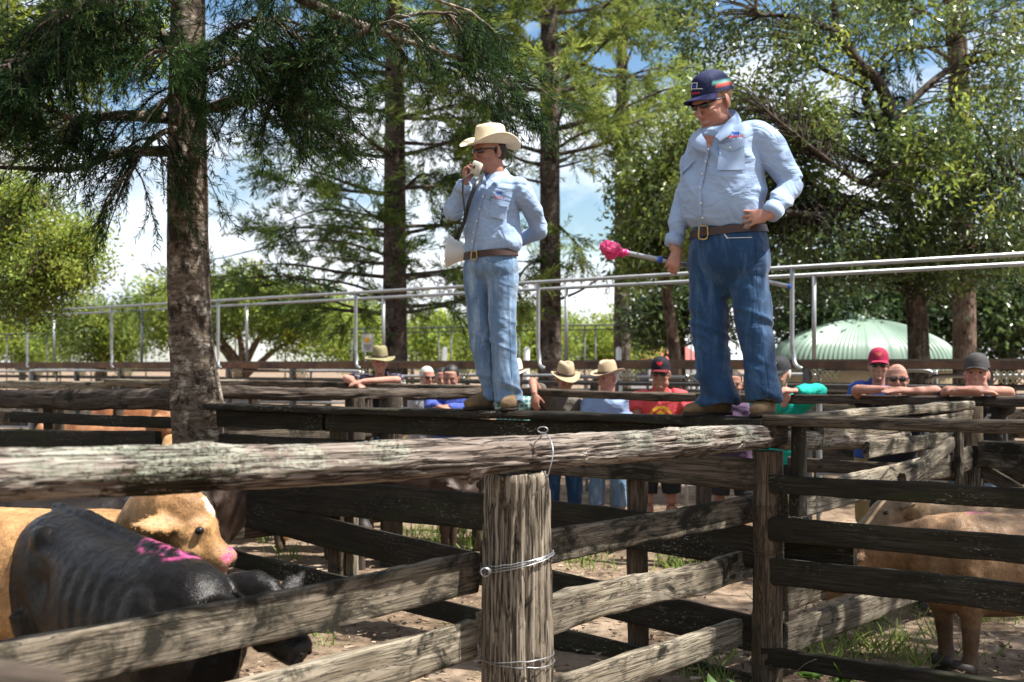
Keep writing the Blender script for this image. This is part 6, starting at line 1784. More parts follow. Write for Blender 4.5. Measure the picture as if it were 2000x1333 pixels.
# cap, glasses, hair, boots
def navy(Lc):
    C = np.tile([.014, .018, .055], (len(Lc), 1)).astype(float)
    side = (Lc[:, 1] > -.045) & (Lc[:, 2] >= 0)
    C[side] = (.022, .028, .075)
    z = Lc[:, 2]
    C[side & (z > .036) & (z < .050)] = (.18, .50, .48)
    C[side & (z > .015) & (z < .030)] = (.62, .10, .06)
    C[Lc[:, 2] < -.5] = (.018, .020, .075)
    return C
cp = cap(L1((0, .008, .043)), R @ rotx(-.10), 1.235, t, navy, .070)
bc = bvh_of(cp)
flaps('emblem', bc, [rect(1357, 163, 11, 1.3, -.05), rect(1352, 170, 1.3, 15, .1), rect(1362, 168, 1.3, 11, .1), rect(1362, 174, 22, 1.4, -.02), rect(1360, 178, 26, 1.4, .05)], 'thread_white', cp, .004)
flaps('emblem', bc, [rect(1350 + 3.2 * k, 183.5 - .35 * k, 2.2, 3.4, .3 * (-1) ** k) for k in range(6)], 'thread_red', cp, .004)
flaps('emblem', bc, cowmark(1357, 169, 9), 'thread_blue', cp, .004)
glasses(L1, R, HS, t, wide=.027, up=.014)
hair(L1, R, HS, 'hair_ginger', t, .038, .027, .985, .0)
boot(t, (P(1428, 800, Y1 + .08).x, Y1 + .10, ZP + .004), (P(1336, 800, Y1 + .02).x, Y1 + .02, ZP + .004), .10, ankle=P(1404, 778, Y1 + .06), ar=.062)
boot(t, (P(1508, 800, Y1 + .02).x, Y1 + .04, ZP + .004), (P(1474, 810, Y1 - .20).x, Y1 - .205, ZP + .004), .10, ankle=P(1494, 778, Y1 - .05), ar=.062)
# the paint stick
ps = thing('paint_stick', 'long pole with wet pink marking paint on its tip, held by big man', 'paint stick', hp)
build('pole', G().add(*loft([pole_at(.06), pole_at(1.0)], .0145, 12)), M['galv'], ps)
build('tape', G().add(*loft([pole_at(.245), pole_at(.27)], .0175, 12)), M['blue_tape'], ps)
build('end_cap', G().add(*loft([pole_at(.985), pole_at(1.005)], .0165, 12)), M['blue_tape'], ps)
g = G()
ax = (pB - pA).normalized()
for k, (s_, r_) in enumerate(((-.005, .040), (.012, .046), (.035, .038), (.06, .028), (.085, .022))):
    g.add(*ell(pole_at(s_) + Vector((0, 0, .004 * (-1) ** k)), (r_, r_ * .95, r_ * 1.08)))
fused('paint_head', g, .006, M['paint_pink'], ps, 2, lambda V, N: .012 * fbm(V * 26, 3, 7) + .004 * vnoise(V * 90, 3))
g = G().add(*box(pole_at(.30) + Vector((0, -.012, .022)), (.05, .02, .018), rotz(.2))[:2])
build('clamp', g, M['black_plastic'], ps)

# ================================================================== the auctioneer with the megaphone
Y1 = Y1_ = 8.32
yw = 36
t = thing('person', 'man in cream western hat and faded jeans standing on the fence with a microphone', 'person', (P(965, 800, Y1).x, Y1, ZP))
f, l = fwd(yw), lft(yw)
g = G()
R = Rh(56, 6, 0); hc = P(957, 298, Y1); HS = 1.0
L2 = head_geo(g, hc, R, HS, 0.0)
g.add(*tube([L2((0, .02, -.05)), P(967, 334, Y1 + .01), P(970, 352, Y1 + .02), P(970, 380, Y1 + .02)], [.056, .056, .062, .08], up=(0, 1, 0)))
tc = [P(967, 372, Y1), P(963, 410, Y1), P(962, 450, Y1), P(958, 495, Y1), P(958, 530, Y1)]
g.add(*loft(tc, [(.12, .07), (.12, .08), (.115, .08), (.11, .07), (.10, .07)], 16, up=f))
sL, eL, wL = P(1022, 374, Y1 - .11), P(1054, 446, Y1 + .06), P(1008, 476, Y1 + .20)
sR, eR, wR = P(921, 372, Y1 + .11), P(885, 414, Y1 - .06), P(909, 357, Y1 - .17)
g.add(*tube([P(970, 370, Y1), sL, sL.lerp(eL, .5), eL, eL.lerp(wL, .5), wL], [.04, .036, .030, .028, .028, .025]))
g.add(*tube([P(960, 370, Y1), sR, sR.lerp(eR, .5), eR, eR.lerp(wR, .5), wR], [.04, .036, .030, .028, .028, .026]))
mc = P(930, 329, Y1 - .20)
hand(g, wR + Vector((0, 0, .0)), (.12, -.06, 1), (.85, -.45, .05), .8, .98, thumb=1, curls=[.85, .9, .9, .85], tdir=(.7, -.15, .75))
hand(g, wL, (-1, .1, -.1), (0, -1, 0), .5, 1.0, thumb=1)
for (a, b_) in (((935, 520, .04), (952, 778, .06)), ((985, 520, -.04), (994, 778, -.05))):
    g.add(*tube([P(a[0], a[1], Y1 + a[2]), P((a[0] + b_[0]) / 2, 640, Y1 + a[2]), P(b_[0], b_[1], Y1 + b_[2])], [.06, .042, .035]))
fused('body', g, .0055, M['skin'], t, 2)
rows = [(336, 952, 990), (345, 943, 1004), (356, 932, 1018), (374, 919, 1024), (398, 914, 1014), (424, 911, 1012), (450, 909, 1016), (472, 907, 1018), (488, 908, 1012), (498, 912, 1003)]
g = G().add(*rings([ring(y, a, b_, Y1, yw, .66) for y, a, b_ in rows], yw, f))
g.add(*tube([P(985, 362, Y1), P(1006, 362, Y1 - .07), sL, sL.lerp(eL, .4), sL.lerp(eL, .8), eL, eL.lerp(wL, .35), eL.lerp(wL, .95)], [.050, .058, .064, .064, .058, .058, .053, .040], 4, 18))
g.add(*tube([P(950, 364, Y1 + .03), P(932, 364, Y1 + .08), sR, sR.lerp(eR, .4), sR.lerp(eR, .85), eR, eR.lerp(wR, .3), eR.lerp(wR, .92)], [.045, .053, .058, .058, .056, .056, .055, .044], 4, 18))
sh2 = fused('shirt', g, .008, M['shirt_blue'], t, 3, shirt_disp(None, 9, .014))
bv = bvh_of(sh2)
collar([(P(949, 350, Y1 - .13), P(950, 362, Y1 - .155)), (P(947, 343, Y1 - .08), P(938, 356, Y1 - .09)), (P(950, 334, Y1 + .02), P(940, 346, Y1 + .05)), (P(968, 330, Y1 + .09), P(968, 342, Y1 + .12)), (P(985, 327, Y1 + .03), P(996, 340, Y1 + .04)), (P(984, 334, Y1 - .05), P(986, 352, Y1 - .08)), (P(972, 343, Y1 - .10), P(971, 362, Y1 - .14)), (P(958, 350, Y1 - .13), P(966, 356, Y1 - .16))], 'shirt_blue', sh2)
flaps('placket', bv, [[(947, 362), (953, 362), (936, 420), (930, 420)], [(930, 420), (936, 420), (924, 490), (918, 490)]], 'shirt_blue', sh2, .006)
flaps('pocket', bv, [[(962, 390), (992, 397), (986, 430), (958, 424)]], 'shirt_blue', sh2, .010)
flaps('pocket_flap', bv, [[(958, 387), (995, 396), (992, 405), (975, 404)]], 'shirt_blue', sh2, .016)
flaps('embroidery', bv, cowmark(976, 378, 11, .05), 'thread_blue', sh2, .010)
flaps('embroidery', bv, [rect(966 + 2.9 * k, 385.5 + .45 * k, 2.0, 2.8, .3 * (-1) ** k) for k in range(7)], 'thread_red', sh2, .010)
flaps('embroidery', bv, [rect(961, 387, 5, 5, .4), rect(958, 390, 3, 2, .0)], 'thread_green', sh2, .010)
for x, y in ((949, 363), (943, 385), (937, 409), (931, 432), (925, 455), (922, 472)):
    a, n_ = hit(bv, x, y)
    if a is not None: build('button', G().add(*ell(a + (Vector((0, 0, HC)) - a).normalized() * .012, (.006, .004, .006))), M['button'], sh2)
build('cuff', G().add(*loft([eR.lerp(wR, .72), eR.lerp(wR, .98)], [(.054, .054), (.046, .046)], 18)), M['shirt_blue'], sh2)
g = G()
rows = [(494, 912, 1003), (508, 909, 1007), (530, 908, 1009), (548, 918, 1000), (572, 945, 975)]
g.add(*rings([ring(y, a, b_, Y1, yw, q) for (y, a, b_), q in zip(rows, (.72, .72, .70, .58, .7))], yw, f))
leg(g, [(508, 910, 958), (530, 908, 960), (560, 909, 961), (608, 915, 962), (678, 923, 964), (735, 936, 968), (762, 944, 972), (780, 944, 974)], [.04, .04, .04, .04, .04, .05, .055, .06], 1.2)
leg(g, [(508, 957, 1007), (530, 957, 1010), (560, 956, 1010), (608, 957, 1005), (678, 961, 1006), (735, 967, 1010), (764, 971, 1013), (783, 972, 1015)], [-.04, -.04, -.04, -.04, -.04, -.05, -.05, -.05], 1.2)
jn = fused('jeans', g, .008, M['denim_light'], t, 3, jean_disp(15, ZP, ZP + .47))
bj = bvh_of(jn)
flaps('pocket_stitching', bj, [[(948, 503), (949, 503), (956, 511), (954, 512)], [(954, 511), (956, 510), (993, 512), (993, 513)]], 'seam_light', jn, .005)
flaps('side_seam', bj, [[(991, 508), (992, 508), (994, 600), (993, 600)], [(993, 600), (994, 600), (1000, 740), (999, 740)]], 'seam_light', jn, .003)
bl = [ring(y, a, b_, Y1, yw, .70) for y, a, b_ in ((504, 909, 1008), (491, 910, 1006))]
for x in bl: x[3] += .010; x[4] += .010
o = beltmesh(bl, yw, .05, t)
a, n_ = hit(bvh_of(o), 928, 500)
if a is not None: buckle(a, o, .022, .026)
WPROF = [(.985, .03), (.97, .06), (.955, .085), (.93, .105), (.86, .120), (.70, .126), (.45, .124), (.2, .122)]
hR = R @ rotx(-.06) @ roty(.03)
lathe_hat('hat', L2((0, .008, .050)), hR, WPROF, 'straw', t, (.155, .205), .060, .022, .026, .28, (.086, .106))
band('hat_band', L2((0, .008, .050)), hR, (.0865, .1065), .010, .020, 'leather', bpy.data.objects['hat'])
glasses(L2, R, HS, t, wide=.031, up=.017)
hair(L2, R, HS, 'hair_brown', t, .012, .026, .985, .0)
wire('sunglasses_cord', t, 'black_plastic', [L2((.084, .02, .012)), L2((.090, .07, -.012)), L2((.065, .115, -.05)), L2((.03, .12, -.085)), L2((.0, .10, -.09))], .0035)
boot(t, (P(962, 800, Y1 + .08).x, Y1 + .08, ZP + .004), (P(908, 800, Y1 - .02).x, Y1 - .03, ZP + .004), .09, ankle=P(958, 776, Y1 + .055), ar=.05)
boot(t, (P(1003, 800, Y1).x, Y1 + .02, ZP + .004), (P(988, 800, Y1 - .24).x, Y1 - .225, ZP + .004), .09, ankle=P(998, 778, Y1 - .05), ar=.05)
# megaphone: horn, strap, hand microphone on its cord
mg = thing('megaphone', 'white megaphone horn hanging at the hatted man\'s side, its hand microphone held to his mouth', 'megaphone', P(890, 492, 8.36))
ca_, cb_ = P(876, 491, 8.50), P(944, 497, 8.46)
mr = curve([(0, .103), (.04, .099), (.14, .084), (.35, .060), (.6, .044), (.85, .035), (1.0, .034)], 4)
pts = [ca_.lerp(cb_, q[0]) for q in mr]
V, Q, T = loft(pts, mr[:, 1], 36, up=(0, 0, 1), cap=False)
V2, Q2, T2_ = loft(pts, mr[:, 1] - .004, 36, up=(0, 0, 1), cap=False)
n_ = 36; m_ = len(pts)
g = G().add(np.concatenate([V, V2]), np.concatenate([Q, Q2[:, ::-1] + len(V), np.stack([np.arange(36), (np.arange(36) + 1) % 36, (np.arange(36) + 1) % 36 + len(V), np.arange(36) + len(V)], 1)[:, ::-1]]))
build('horn', g, M['white_plastic'], mg)
build('driver', G().add(*loft([ca_.lerp(cb_, .95), ca_.lerp(cb_, 1.25)], .045, 20)), M['beige_plastic'], mg)
ah = (ca_ - cb_).normalized()
def flat_strap(name, pts, w, parent, mat='black_plastic'):
    V, Q, T = loft(curve(pts, 6), [(w, .0025)] * (6 * (len(pts) - 1) + 1), 8, up=(0.2, -1, 0.1))
    return build(name, G().add(V, Q, T), M[mat], parent)
flat_strap('strap', [P(941, 345, Y1 - .10), P(932, 358, Y1 - .20), P(920, 385, Y1 - .21), P(911, 415, Y1 - .19), P(905, 438, Y1 - .10), P(894, 458, Y1 + .02), P(890, 468, Y1 + .06)], .012, mg)
wire('cord', mg, 'black_plastic', [P(921, 338, Y1 - .22), P(906, 352, Y1 - .25), P(904, 372, Y1 - .25), P(906, 395, Y1 - .25), P(908, 418, Y1 - .23), P(905, 440, Y1 - .12), P(895, 470, Y1 + .08)], .006)
mR = rotz(-.5) @ roty(.45)
V, Q, T = loft([mc + Vector(mR @ np.array([0, 0, z])) for z in (-.040, -.034, .034, .040)], [(.022, .014), (.028, .019), (.030, .020), (.024, .015)], 20, up=mR @ np.array([0, 1, 0]), sq=5)
mo = build('microphone', G().add(V, Q, T), M['beige_plastic'], mg)
build('talk_button', G().add(*box(mc + Vector(mR @ np.array([-.004, -.0215, .004])), (.010, .004, .022), mR)[:2]), M['black_plastic'], mo)
# ------------------------------------------------------------------ the onlookers along the far rail
def pcol(name, base, fn=None):
    """printed shirt: colours by position"""
    return (name, base, fn)
def onlooker(label, px, py, Y, hyaw=0, pitch=5, byaw=0, s=1.0, skin='skin', shirt=(.3, .3, .3), fn=None, pants='denim_dark', shorts=False, arms=(), head=None, hairm='hair_brown', shades=False, lean=.10, wide=1.0, sleeve='short', roll=0):
    hc = P(px, py, Y)
    t = thing('person', label, 'person', (hc.x, hc.y, 0), 'onlookers along the far rail')
    f, l = fwd(byaw), lft(byaw)
    R = Rh(hyaw, pitch, roll)
    g = G()
    L = head_geo(g, hc, R, s, .3 if wide > 1.05 else 0)
    nb = hc - f * .05 + Vector((0, 0, -.19 * s))
    sc = hc - f * .07 + Vector((0, 0, -.205 * s))
    hip = sc - f * lean + Vector((0, 0, -.50)); hip.z = max(hip.z, .80)
    g.add(*tube([L((0, .02, -.05)), nb, sc], [.055, .058, .07], up=(0, 1, 0)))
    g.add(*loft([sc, sc.lerp(hip, .5), hip], [(.15, .09), (.14, .10), (.13, .10)], 14, up=f))
    gs = G()
    hw = .205 * wide
    rows = [list(nb + Vector((0, 0, .015))) + [.075, .070], list(sc + Vector((0, 0, .035))) + [.13 * wide, .085], list(sc + Vector((0, 0, -.02))) + [hw, .11], list(sc.lerp(hip, .25)) + [hw * .96, .13], list(sc.lerp(hip, .6)) + [hw * .88, .135 * wide], list(hip) + [hw * .90, .13 * wide], list(hip - Vector((0, 0, .08))) + [hw * .90, .13 * wide]]
    r = curve(rows, 3)
    gs.add(*loft(r[:, :3], r[:, 3:], 24, up=f, sq=2.3))
    for i, a in enumerate(arms):
        sg = 1 if i == 0 else -1          # first = his left (image right)
        if a is None: continue
        sh = sc + l * sg * .185 * wide + Vector((0, 0, -.02))
        el, wr = P(*a['el']), P(*a['wr'])
        g.add(*tube([sc, sh, sh.lerp(el, .5), el, el.lerp(wr, .35), wr], [.05, .048, .043, .038, .037, .026]))
        if a.get('hand', True): hand(g, wr, a['d'], a['n'], a.get('curl', .3), 1.0, a.get('th', 1))
        e_ = sh.lerp(el, .62) if sleeve == 'short' else None
        if sleeve == 'short': gs.add(*tube([sc + l * sg * .1 * wide, sh, sh.lerp(el, .35), e_], [.08, .082, .078, .072], 3, 16))
        else: gs.add(*tube([sc + l * sg * .1 * wide, sh, sh.lerp(el, .5), el, el.lerp(wr, .4), el.lerp(wr, .93)], [.075, .078, .070, .064, .055, .042], 4, 16))
    gp = G()
    rows = [list(hip + Vector((0, 0, .03))) + [.165 * wide, .125], list(hip - Vector((0, 0, .08))) + [.18 * wide, .13], list(hip - Vector((0, 0, .16))) + [.165 * wide, .12]]
    gp.add(*loft([q[:3] for q in rows], [q[3:] for q in rows], 22, up=f, sq=2.3))
    for sg in (1, -1):
        h0 = hip + l * sg * .09 - Vector((0, 0, .05)); kn = h0.copy(); kn.z = .48; kn += l * sg * .02 + f * .02; an = kn.copy(); an.z = .07; an -= f * .03
        g.add(*tube([h0, kn, kn.lerp(an, .35), an], [.07, .052, .055, .034]))
        if shorts: gp.add(*tube([h0, h0.lerp(kn, .5), kn + Vector((0, 0, .04))], [.098, .095, .088], 4, 16))
        else: gp.add(*tube([h0, kn, an], [.098, .075, .062], 4, 16))
        boot(t, (an.x - f.x * .07, an.y - f.y * .07, .012), (an.x + f.x * .19, an.y + f.y * .19, .012), .1, mat='suede', ankle=an + Vector((0, 0, .07)))
    fused('body', g, .009, M[skin], t, 2)
    cf = None
    if fn is None: cf = lambda V, N: np.tile(np.array(shirt, float), (len(V), 1))
    else: cf = lambda V, N: fn(V - np.array([hc.x, hc.y, hc.z]), np.array(shirt, float))
    fused('shirt', gs, .011, M['print'], t, 3, folds(.011, 5, int(px)), cf)
    if isinstance(pants, str): fused('trousers', gp, .012, M[pants], t, 3, folds(.005, 6, int(px) + 3))
    else: fused('trousers', gp, .012, M['print'], t, 3, folds(.005, 6, int(px) + 3), lambda V, N: np.tile(np.array(pants, float), (len(V), 1)))
    if hairm: hair(L, R, s, hairm, t, .050 if head is None else .012, .024 if head is None else .030, 1.05 if head is None else 1.0)
    if shades: glasses(L, R, s, t)
    else: eyes(L, s, t)
    if head is not None: head(L, R, s, t)
    return t, L, R
FPROF = [(.985, .03), (.95, .06), (.90, .085), (.84, .105), (.74, .118), (.55, .124), (.35, .122), (.15, .12)]
def felt(mat='felt', brim=(.15, .175), curl=.035, dip=.03, crease=.03, warp=.004):
    def f(L, R, s, t):
        h = lathe_hat('hat', L((0, .006, .048)), R, FPROF, mat, t, brim, curl, dip, crease, .35, (.084, .103), warp=warp, n=48)
        band('hat_band', L((0, .006, .048)), R, (.0845, .1035), .006, .024, 'leather', h)
    return f
def ballcap(c0, cv=None, front=None):
    def f(L, R, s, t):
        def cf(Lc):
            C = np.tile(np.array(c0, float), (len(Lc), 1))
            if front is not None:
                m = (Lc[:, 1] < -.06) & (np.abs(Lc[:, 0]) < .020) & (Lc[:, 2] > .035) & (Lc[:, 2] < .065)
                C[m] = front
            if cv is not None: C[Lc[:, 2] < -.5] = cv
            return C
        cap(L((0, .006, .046)), R, 1.04 * s, t, cf, .07)
    return f
def stripes(V, c):
    z = (V[:, 2] * 1.0 + .25 * V[:, 0]) % .11
    C = np.tile(c, (len(V), 1))
    C[(z > .05) & (z < .072)] = (.55, .53, .50); C[(z > .085) & (z < .093)] = (.34, .30, .12); C[(z > .02) & (z < .026)] = (.30, .28, .30)
    m = np.abs(V[:, 0]) < .075
    C[m & (V[:, 1] < .05)] = (.016, .016, .022)
    return C
def checks(V, c):
    a = ((V[:, 0] % .045) < .01) | ((V[:, 2] % .045) < .01)
    C = np.tile(c, (len(V), 1)); C[a] = (.55, .62, .60); return C
def badge(V, c):
    C = np.tile(c, (len(V), 1))
    x, z = V[:, 0] - .0, V[:, 2] + .44
    r = np.sqrt((x / .115) ** 2 + (z / .15) ** 2)
    fr = V[:, 1] < .02
    C[fr & (r < 1) & (r > .84)] = (.70, .45, .03)
    C[fr & (r <= .84)] = (.48, .03, .04)
    C[fr & (np.sqrt(x ** 2 + (z - .07) ** 2) < .038)] = (.70, .45, .03)
    C[fr & (np.abs(z + .02) < .018) & (np.abs(x) < .06) & (np.sin(x * 260) > -.4)] = (.70, .45, .03)
    return C
def splash(V, c):
    C = np.tile(c, (len(V), 1)); n = fbm(V * 14, 3, 9)
    m = (np.abs(V[:, 0] + .02) < .11) & (V[:, 2] < -.30) & (V[:, 2] > -.60) & (V[:, 1] < .05)
    C[m & (n > .22)] = (.42, .42, .45); C[m & (n < -.3)] = (.20, .03, .06)
    return C
def yc(px, d=.28): return YC(px) + d
def rz(px, y=0): return y
# man in a striped shirt and khaki hat, forearms crossed on the rail
Y = yc(742, .30)
onlooker('older man in a khaki bucket hat and dark striped shirt, forearms crossed on the rail', 742, 707, Y, -8, 6, -8, .98, 'skin_pink', (.035, .032, .06), stripes, arms=(
    dict(el=(775, 742, Y - .16), wr=(708, 745, Y - .42), d=(-1, -.1, -.25), n=(0, .3, -1), curl=.25, th=-1), dict(el=(676, 739, Y - .22), wr=(700, 752, Y - .44), d=(.75, -.2, -.7), n=(0, .4, -.8), curl=.3)), head=felt('felt_green', (.16, .175), .0, .02, .012, .010), hairm='hair_grey')
# dark haired man
Y = yc(880, .55)
onlooker('dark haired man in a royal blue shirt stooping behind the rail', 881, 739, Y, 10, 14, 8, 1.0, 'skin', (.055, .085, .33), None, arms=(
    dict(el=(915, 800, Y - .12), wr=(870, 795, Y - .36), d=(-1, -.05, .05), n=(0, .3, -1), curl=.5, th=-1), dict(el=(842, 798, Y - .12), wr=(858, 795, Y - .40), d=(.5, -.1, -.1), n=(0, .3, -1), curl=.5)), hairm='hair_black', sleeve='long', wide=1.08)
Y = yc(835, 2.2)
_t, _L, _R = onlooker('grey haired woman in sunglasses further back, left of the dark haired man', 835, 738, Y, -25, 5, -20, .96, 'skin_pink', (.30, .30, .32), None, arms=(), hairm='hair_grey', shades=True)
hair(_L, _R, .96, 'hair_grey', _t, .020, .040, 1.08, .05)
Y = yc(863, 1.7)
onlooker('man half hidden directly behind the dark haired man\'s shoulder', 864, 741, Y, 0, 5, 0, .98, 'skin', (.10, .10, .12), None, arms=(), hairm='hair_black')
# man behind the auctioneer's legs
Y = yc(1012, .32)
onlooker('man in straw hat and teal checked shirt hidden behind faded jeans legs', 1004, 735, Y, 20, 8, 10, 1.0, 'skin', (.06, .26, .25), checks, arms=(), head=felt('straw', (.15, .17), .02, .02), hairm='hair_brown')
# grey shirt, arm over the rail
Y = yc(1100, .34)
onlooker('man in a dark grey shirt and fawn felt hat hanging one forearm over the rail', 1104, 741, Y, -15, 16, -5, 1.0, 'skin', (.12, .105, .09), None, arms=(
    None, dict(el=(1040, 745, Y - .22), wr=(1044, 770, Y - .48), d=(.05, -.2, -1), n=(.2, .9, 0), curl=.25)), head=felt('felt', (.135, .165), .015, .035, .03), hairm='hair_brown', pants='denim_dark')
Y = yc(1185, .50)
onlooker('man in a sky blue work shirt and wide fawn hat looking left along the rail', 1187, 739, Y, 48, 8, 6, 1.02, 'skin_pink', (.26, .36, .56), None, arms=(
    dict(el=(1222, 815, Y + .0), wr=(1205, 850, Y - .15), d=(0, -.2, -1), n=(-1, 0, 0)), dict(el=(1146, 815, Y + .0), wr=(1165, 850, Y - .15), d=(0, -.2, -1), n=(1, 0, 0))), head=felt('felt', (.145, .185), .035, .0, .035), hairm='hair_grey', sleeve='long', pants='denim_light')
Y = yc(1292, .55)
onlooker('man in a red printed shirt with black cap and sunglasses behind the rail', 1290, 731, Y, 12, 6, 4, 1.05, 'skin', (.62, .075, .085), badge, pants=(.02, .02, .022), shorts=True, arms=(
    dict(el=(1338, 815, Y - .0), wr=(1320, 860, Y - .15), d=(0, -.2, -1), n=(-1, 0, 0)), dict(el=(1244, 815, Y - .0), wr=(1262, 860, Y - .15), d=(0, -.2, -1), n=(1, 0, 0))), head=ballcap((.012, .012, .018), (.10, .01, .015), (.45, .02, .03)), hairm='hair_brown', shades=True, wide=1.08)
Y = yc(1405, .7)
onlooker('man in a plum shirt and shorts almost hidden behind the big man\'s legs', 1432, 752, Y, 5, 5, 5, 1.0, 'skin', (.075, .045, .085), None, pants=(.03, .03, .035), shorts=True, arms=(None, None), hairm='hair_brown')
Y = yc(1530, .32)
onlooker('man in an emerald green shirt and white peaked cap beside the big man\'s left boot', 1522, 733, Y, 40, 8, 15, 1.04, 'skin_pink', (.010, .34, .27), None, pants=(.02, .02, .024), shorts=True, arms=(
    dict(el=(1598, 765, Y - .20), wr=(1552, 764, Y - .42), d=(-1, -.2, .1), n=(0, .3, -1), curl=.4, th=-1), dict(el=(1510, 800, Y - .1), wr=(1532, 790, Y - .42), d=(.1, -.3, .9), n=(.3, .9, 0), curl=.5)), head=ballcap((.03, .03, .034), (.02, .02, .022), (.65, .65, .63)), hairm='hair_grey', sleeve='long', shades=False)
# maroon cap, bald, black shirt
Y = yc(1715, .75)
onlooker('man in a maroon cap, sunglasses and royal blue shirt standing behind the balding man', 1716, 715, Y, 14, 2, 12, 1.0, 'skin_pink', (.035, .07, .28), lambda V, c: np.where((V[:, 2:3] < -.33) & (V[:, 2:3] > -.44), np.array([[.30, .30, .05]]), c[None]), pants=(.30, .22, .11), arms=(None, dict(el=(1680, 800, Y), wr=(1690, 850, Y - .1), d=(0, -.1, -1), n=(1, 0, 0))), head=ballcap((.28, .018, .055), (.30, .02, .06), (.42, .10, .06)), hairm='hair_brown', shades=True)
Y = yc(1755, .30)
onlooker('balding man in sunglasses resting his chin on folded bare forearms', 1752, 742, Y, 12, 2, 5, 1.06, 'skin_pink', (.014, .015, .022), None, pants=(.022, .024, .035), arms=(
    dict(el=(1830, 764, Y - .22), wr=(1762, 764, Y - .44), d=(-1, -.05, .0), n=(0, .2, -1), curl=.12, th=-1), dict(el=(1672, 762, Y - .22), wr=(1742, 761, Y - .40), d=(1, .0, .08), n=(0, .2, -1), curl=.12)), hairm=None, shades=True, wide=1.1)
Y = yc(1908, .30)
onlooker('man in black printed shirt and grey cap, forearms crossed on the rail', 1908, 732, Y, 24, -4, 10, 1.10, 'skin_pink', (.014, .013, .014), splash, pants='denim_light', arms=(
    dict(el=(1972, 766, Y - .20), wr=(1888, 760, Y - .44), d=(-1, -.1, .05), n=(0, .2, -1), curl=.3, th=-1), dict(el=(1848, 764, Y - .22), wr=(1915, 765, Y - .42), d=(1, .05, .0), n=(0, .2, -1), curl=.4)), head=ballcap((.055, .052, .052), (.03, .03, .03), None), hairm='hair_brown', wide=1.12)
# ------------------------------------------------------------------ litter, grass and weeds on the ground
r = np.random.default_rng(77)
def vis_ground(n, y0, y1, x0=-.42, x1=.42):
    Y = y0 + (y1 - y0) * r.uniform(0, 1, n) ** 1.3
    return np.stack([r.uniform(x0, x1, n) * Y, Y, np.full(n, 0.012)], 1)
p = vis_ground(9000, 3.8, 14.5)
k = fbm(p * np.array([1.3, 1.3, 0]) + 5, 3, 2) > -.12
p = p[k]
g = G()
cv = np.array([[-.5, -.5, 0], [.5, -.35, .1], [.6, .4, .02], [-.4, .5, .12]])
n = len(p)
D = np.stack([r.normal(size=n), r.normal(size=n), r.normal(size=n) * .15], 1)
scatter(g, cv * np.array([1, .42, .5]), np.array([[0, 1, 2, 3]]), None, p + np.array([0, 0, .012]), D, r.uniform(.018, .065, n), r.normal(size=n) * .3, pal([(.20, .145, .095), (.28, .215, .15), (.10, .07, .048), (.34, .28, .21), (.15, .11, .07)], n, r, .25))
M['litter'] = vcol('bark_and_leaf_litter', .95, .1, 40)
o = build('leaf_litter', g, M['litter'], None, sm=False, col=True)
tag(o, 'bark chips and dry leaf litter scattered over the dirt floor of the pens', 'litter', kind='stuff')
# small clods so the dirt is not a smooth sheet
g = G()
p = vis_ground(700, 3.9, 11)
for q in p:
    s_ = r.uniform(.006, .022)
    V, Q, T = ell(q + np.array([0, 0, s_ * .2]), (s_ * r.uniform(.8, 1.6), s_ * r.uniform(.8, 1.4), s_ * .7), None, 7, 5)
    g.add(V + r.normal(size=V.shape) * s_ * .12, Q, T)
o = build('dirt_clods', g, M['ground'], None, sm=False)
tag(o, 'loose clods of dirt lying over the floor of the pens', 'dirt clods', kind='stuff')
BL_V = np.array([[0, -.5, 0], [0, .5, 0], [.35, .42, .02], [.35, -.42, .02], [.72, .26, -.03], [.72, -.26, -.03], [1, 0, -.16]])
def blades(pos, h, w, cols, lean=.45):
    n = len(pos)
    g = G()
    D = np.stack([r.normal(size=n) * lean, r.normal(size=n) * lean, np.ones(n)], 1)
    V = BL_V * np.array([1, w, 1])
    scatter(g, V, np.array([[0, 3, 2, 1], [3, 5, 4, 2]]), np.array([[5, 6, 4]]), pos, D, h * r.uniform(.5, 1.25, n), r.uniform(0, 6.28, n), pal(cols, n, r, .25))
    return g
GR = [(.11, .20, .03), (.17, .26, .045), (.075, .14, .025), (.24, .27, .075)]
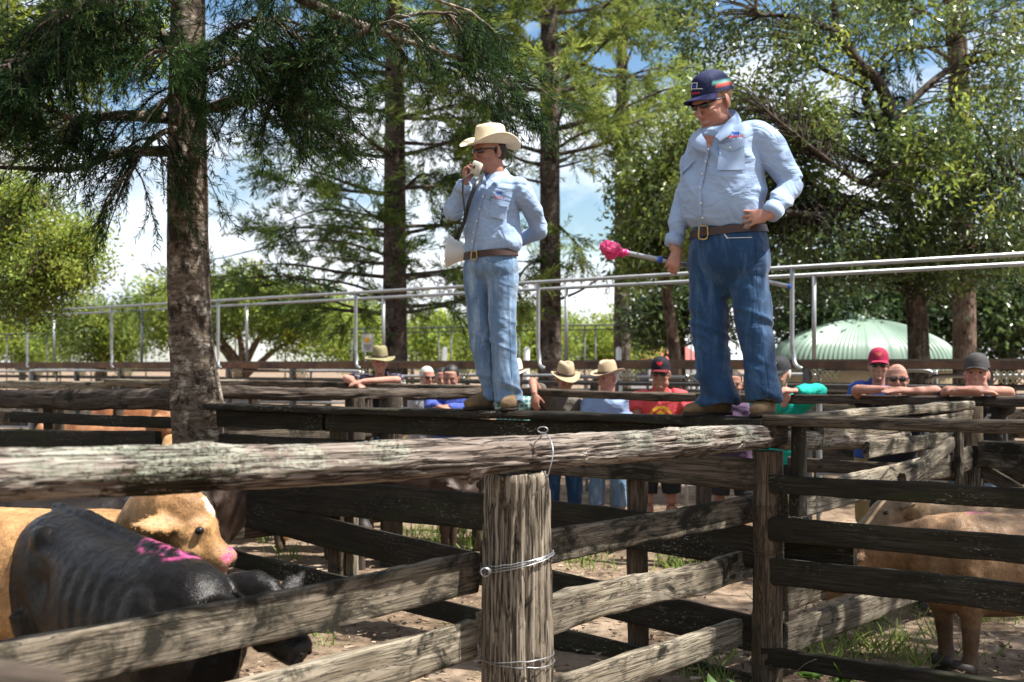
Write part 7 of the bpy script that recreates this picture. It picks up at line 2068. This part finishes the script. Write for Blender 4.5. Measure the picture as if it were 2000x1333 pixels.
def clumps(cx, cy, rx, ry, nc, per, gsz):
    out = []
    for _ in range(nc):
        c = np.array([cx + r.normal() * rx, cy + r.normal() * ry, .005])
        out.append(c + np.stack([r.normal(size=per) * gsz, r.normal(size=per) * gsz, np.zeros(per)], 1))
    return np.concatenate(out)
pos = np.concatenate([clumps(2.15, 8.0, .28, .35, 22, 15, .07), clumps(3.0, 9.3, .5, .35, 20, 18, .09), clumps(1.75, 7.6, .25, .25, 9, 12, .05)])
tag(build('grass', blades(pos, .15, .06, GR, .8), M['grass'], None, sm=False, col=True), 'green grass and weeds growing in the right-hand pen under the steers', 'grass', kind='stuff')
pos = np.concatenate([clumps(1.15, 12.8, 1.6, .5, 60, 34, .10), clumps(2.6, 11.6, .9, .5, 46, 34, .10)])
tag(build('grass', blades(pos, .17, .06, GR), M['grass'], None, sm=False, col=True), 'sunlit grass tufts round the feet of the onlookers beyond the rail', 'grass', kind='stuff')
pos = np.concatenate([clumps(.35, 6.2, .35, .35, 12, 16, .05), clumps(-1.2, 9.0, .5, .6, 14, 16, .05), clumps(1.1, 6.9, .2, .2, 10, 18, .04)])
tag(build('grass', blades(pos, .10, .07, GR), M['grass'], None, sm=False, col=True), 'sparse small grass sprouts in the dirt round the front post', 'grass', kind='stuff')
# broad weed leaves by the corner post
for (px, py, Y, n_, lb) in ((1595, 1255, 7.05, 9, 'broad leaved weed right of the corner post foot'), (1400, 1318, 6.7, 8, 'broad leaved weed low left of the corner post'), (1490, 1325, 6.6, 7, 'broad leaved weed at the foot of the corner post'), (1640, 1312, 6.9, 8, 'broad leaved weed below the bottom right rail')):
    b = P(px, py, Y); 
    g = G()
    D = np.stack([r.normal(size=n_), r.normal(size=n_), r.uniform(.25, .8, n_)], 1)
    st = np.tile(np.array([b.x, b.y, .01]), (n_, 1)) + np.stack([r.normal(size=n_) * .03, r.normal(size=n_) * .03, r.uniform(0, .05, n_)], 1)
    scatter(g, LEAF_V * np.array([1, 1.5, 1]), None, LEAF_T, st, D, r.uniform(.09, .16, n_), r.normal(size=n_) * .3, pal([(.09, .18, .03), (.13, .24, .04)], n_, r))
    tag(build('weed', g, M['leaf_soft'], None, sm=False, col=True), lb, 'weed')

bpy.data.scenes.remove(TMP)
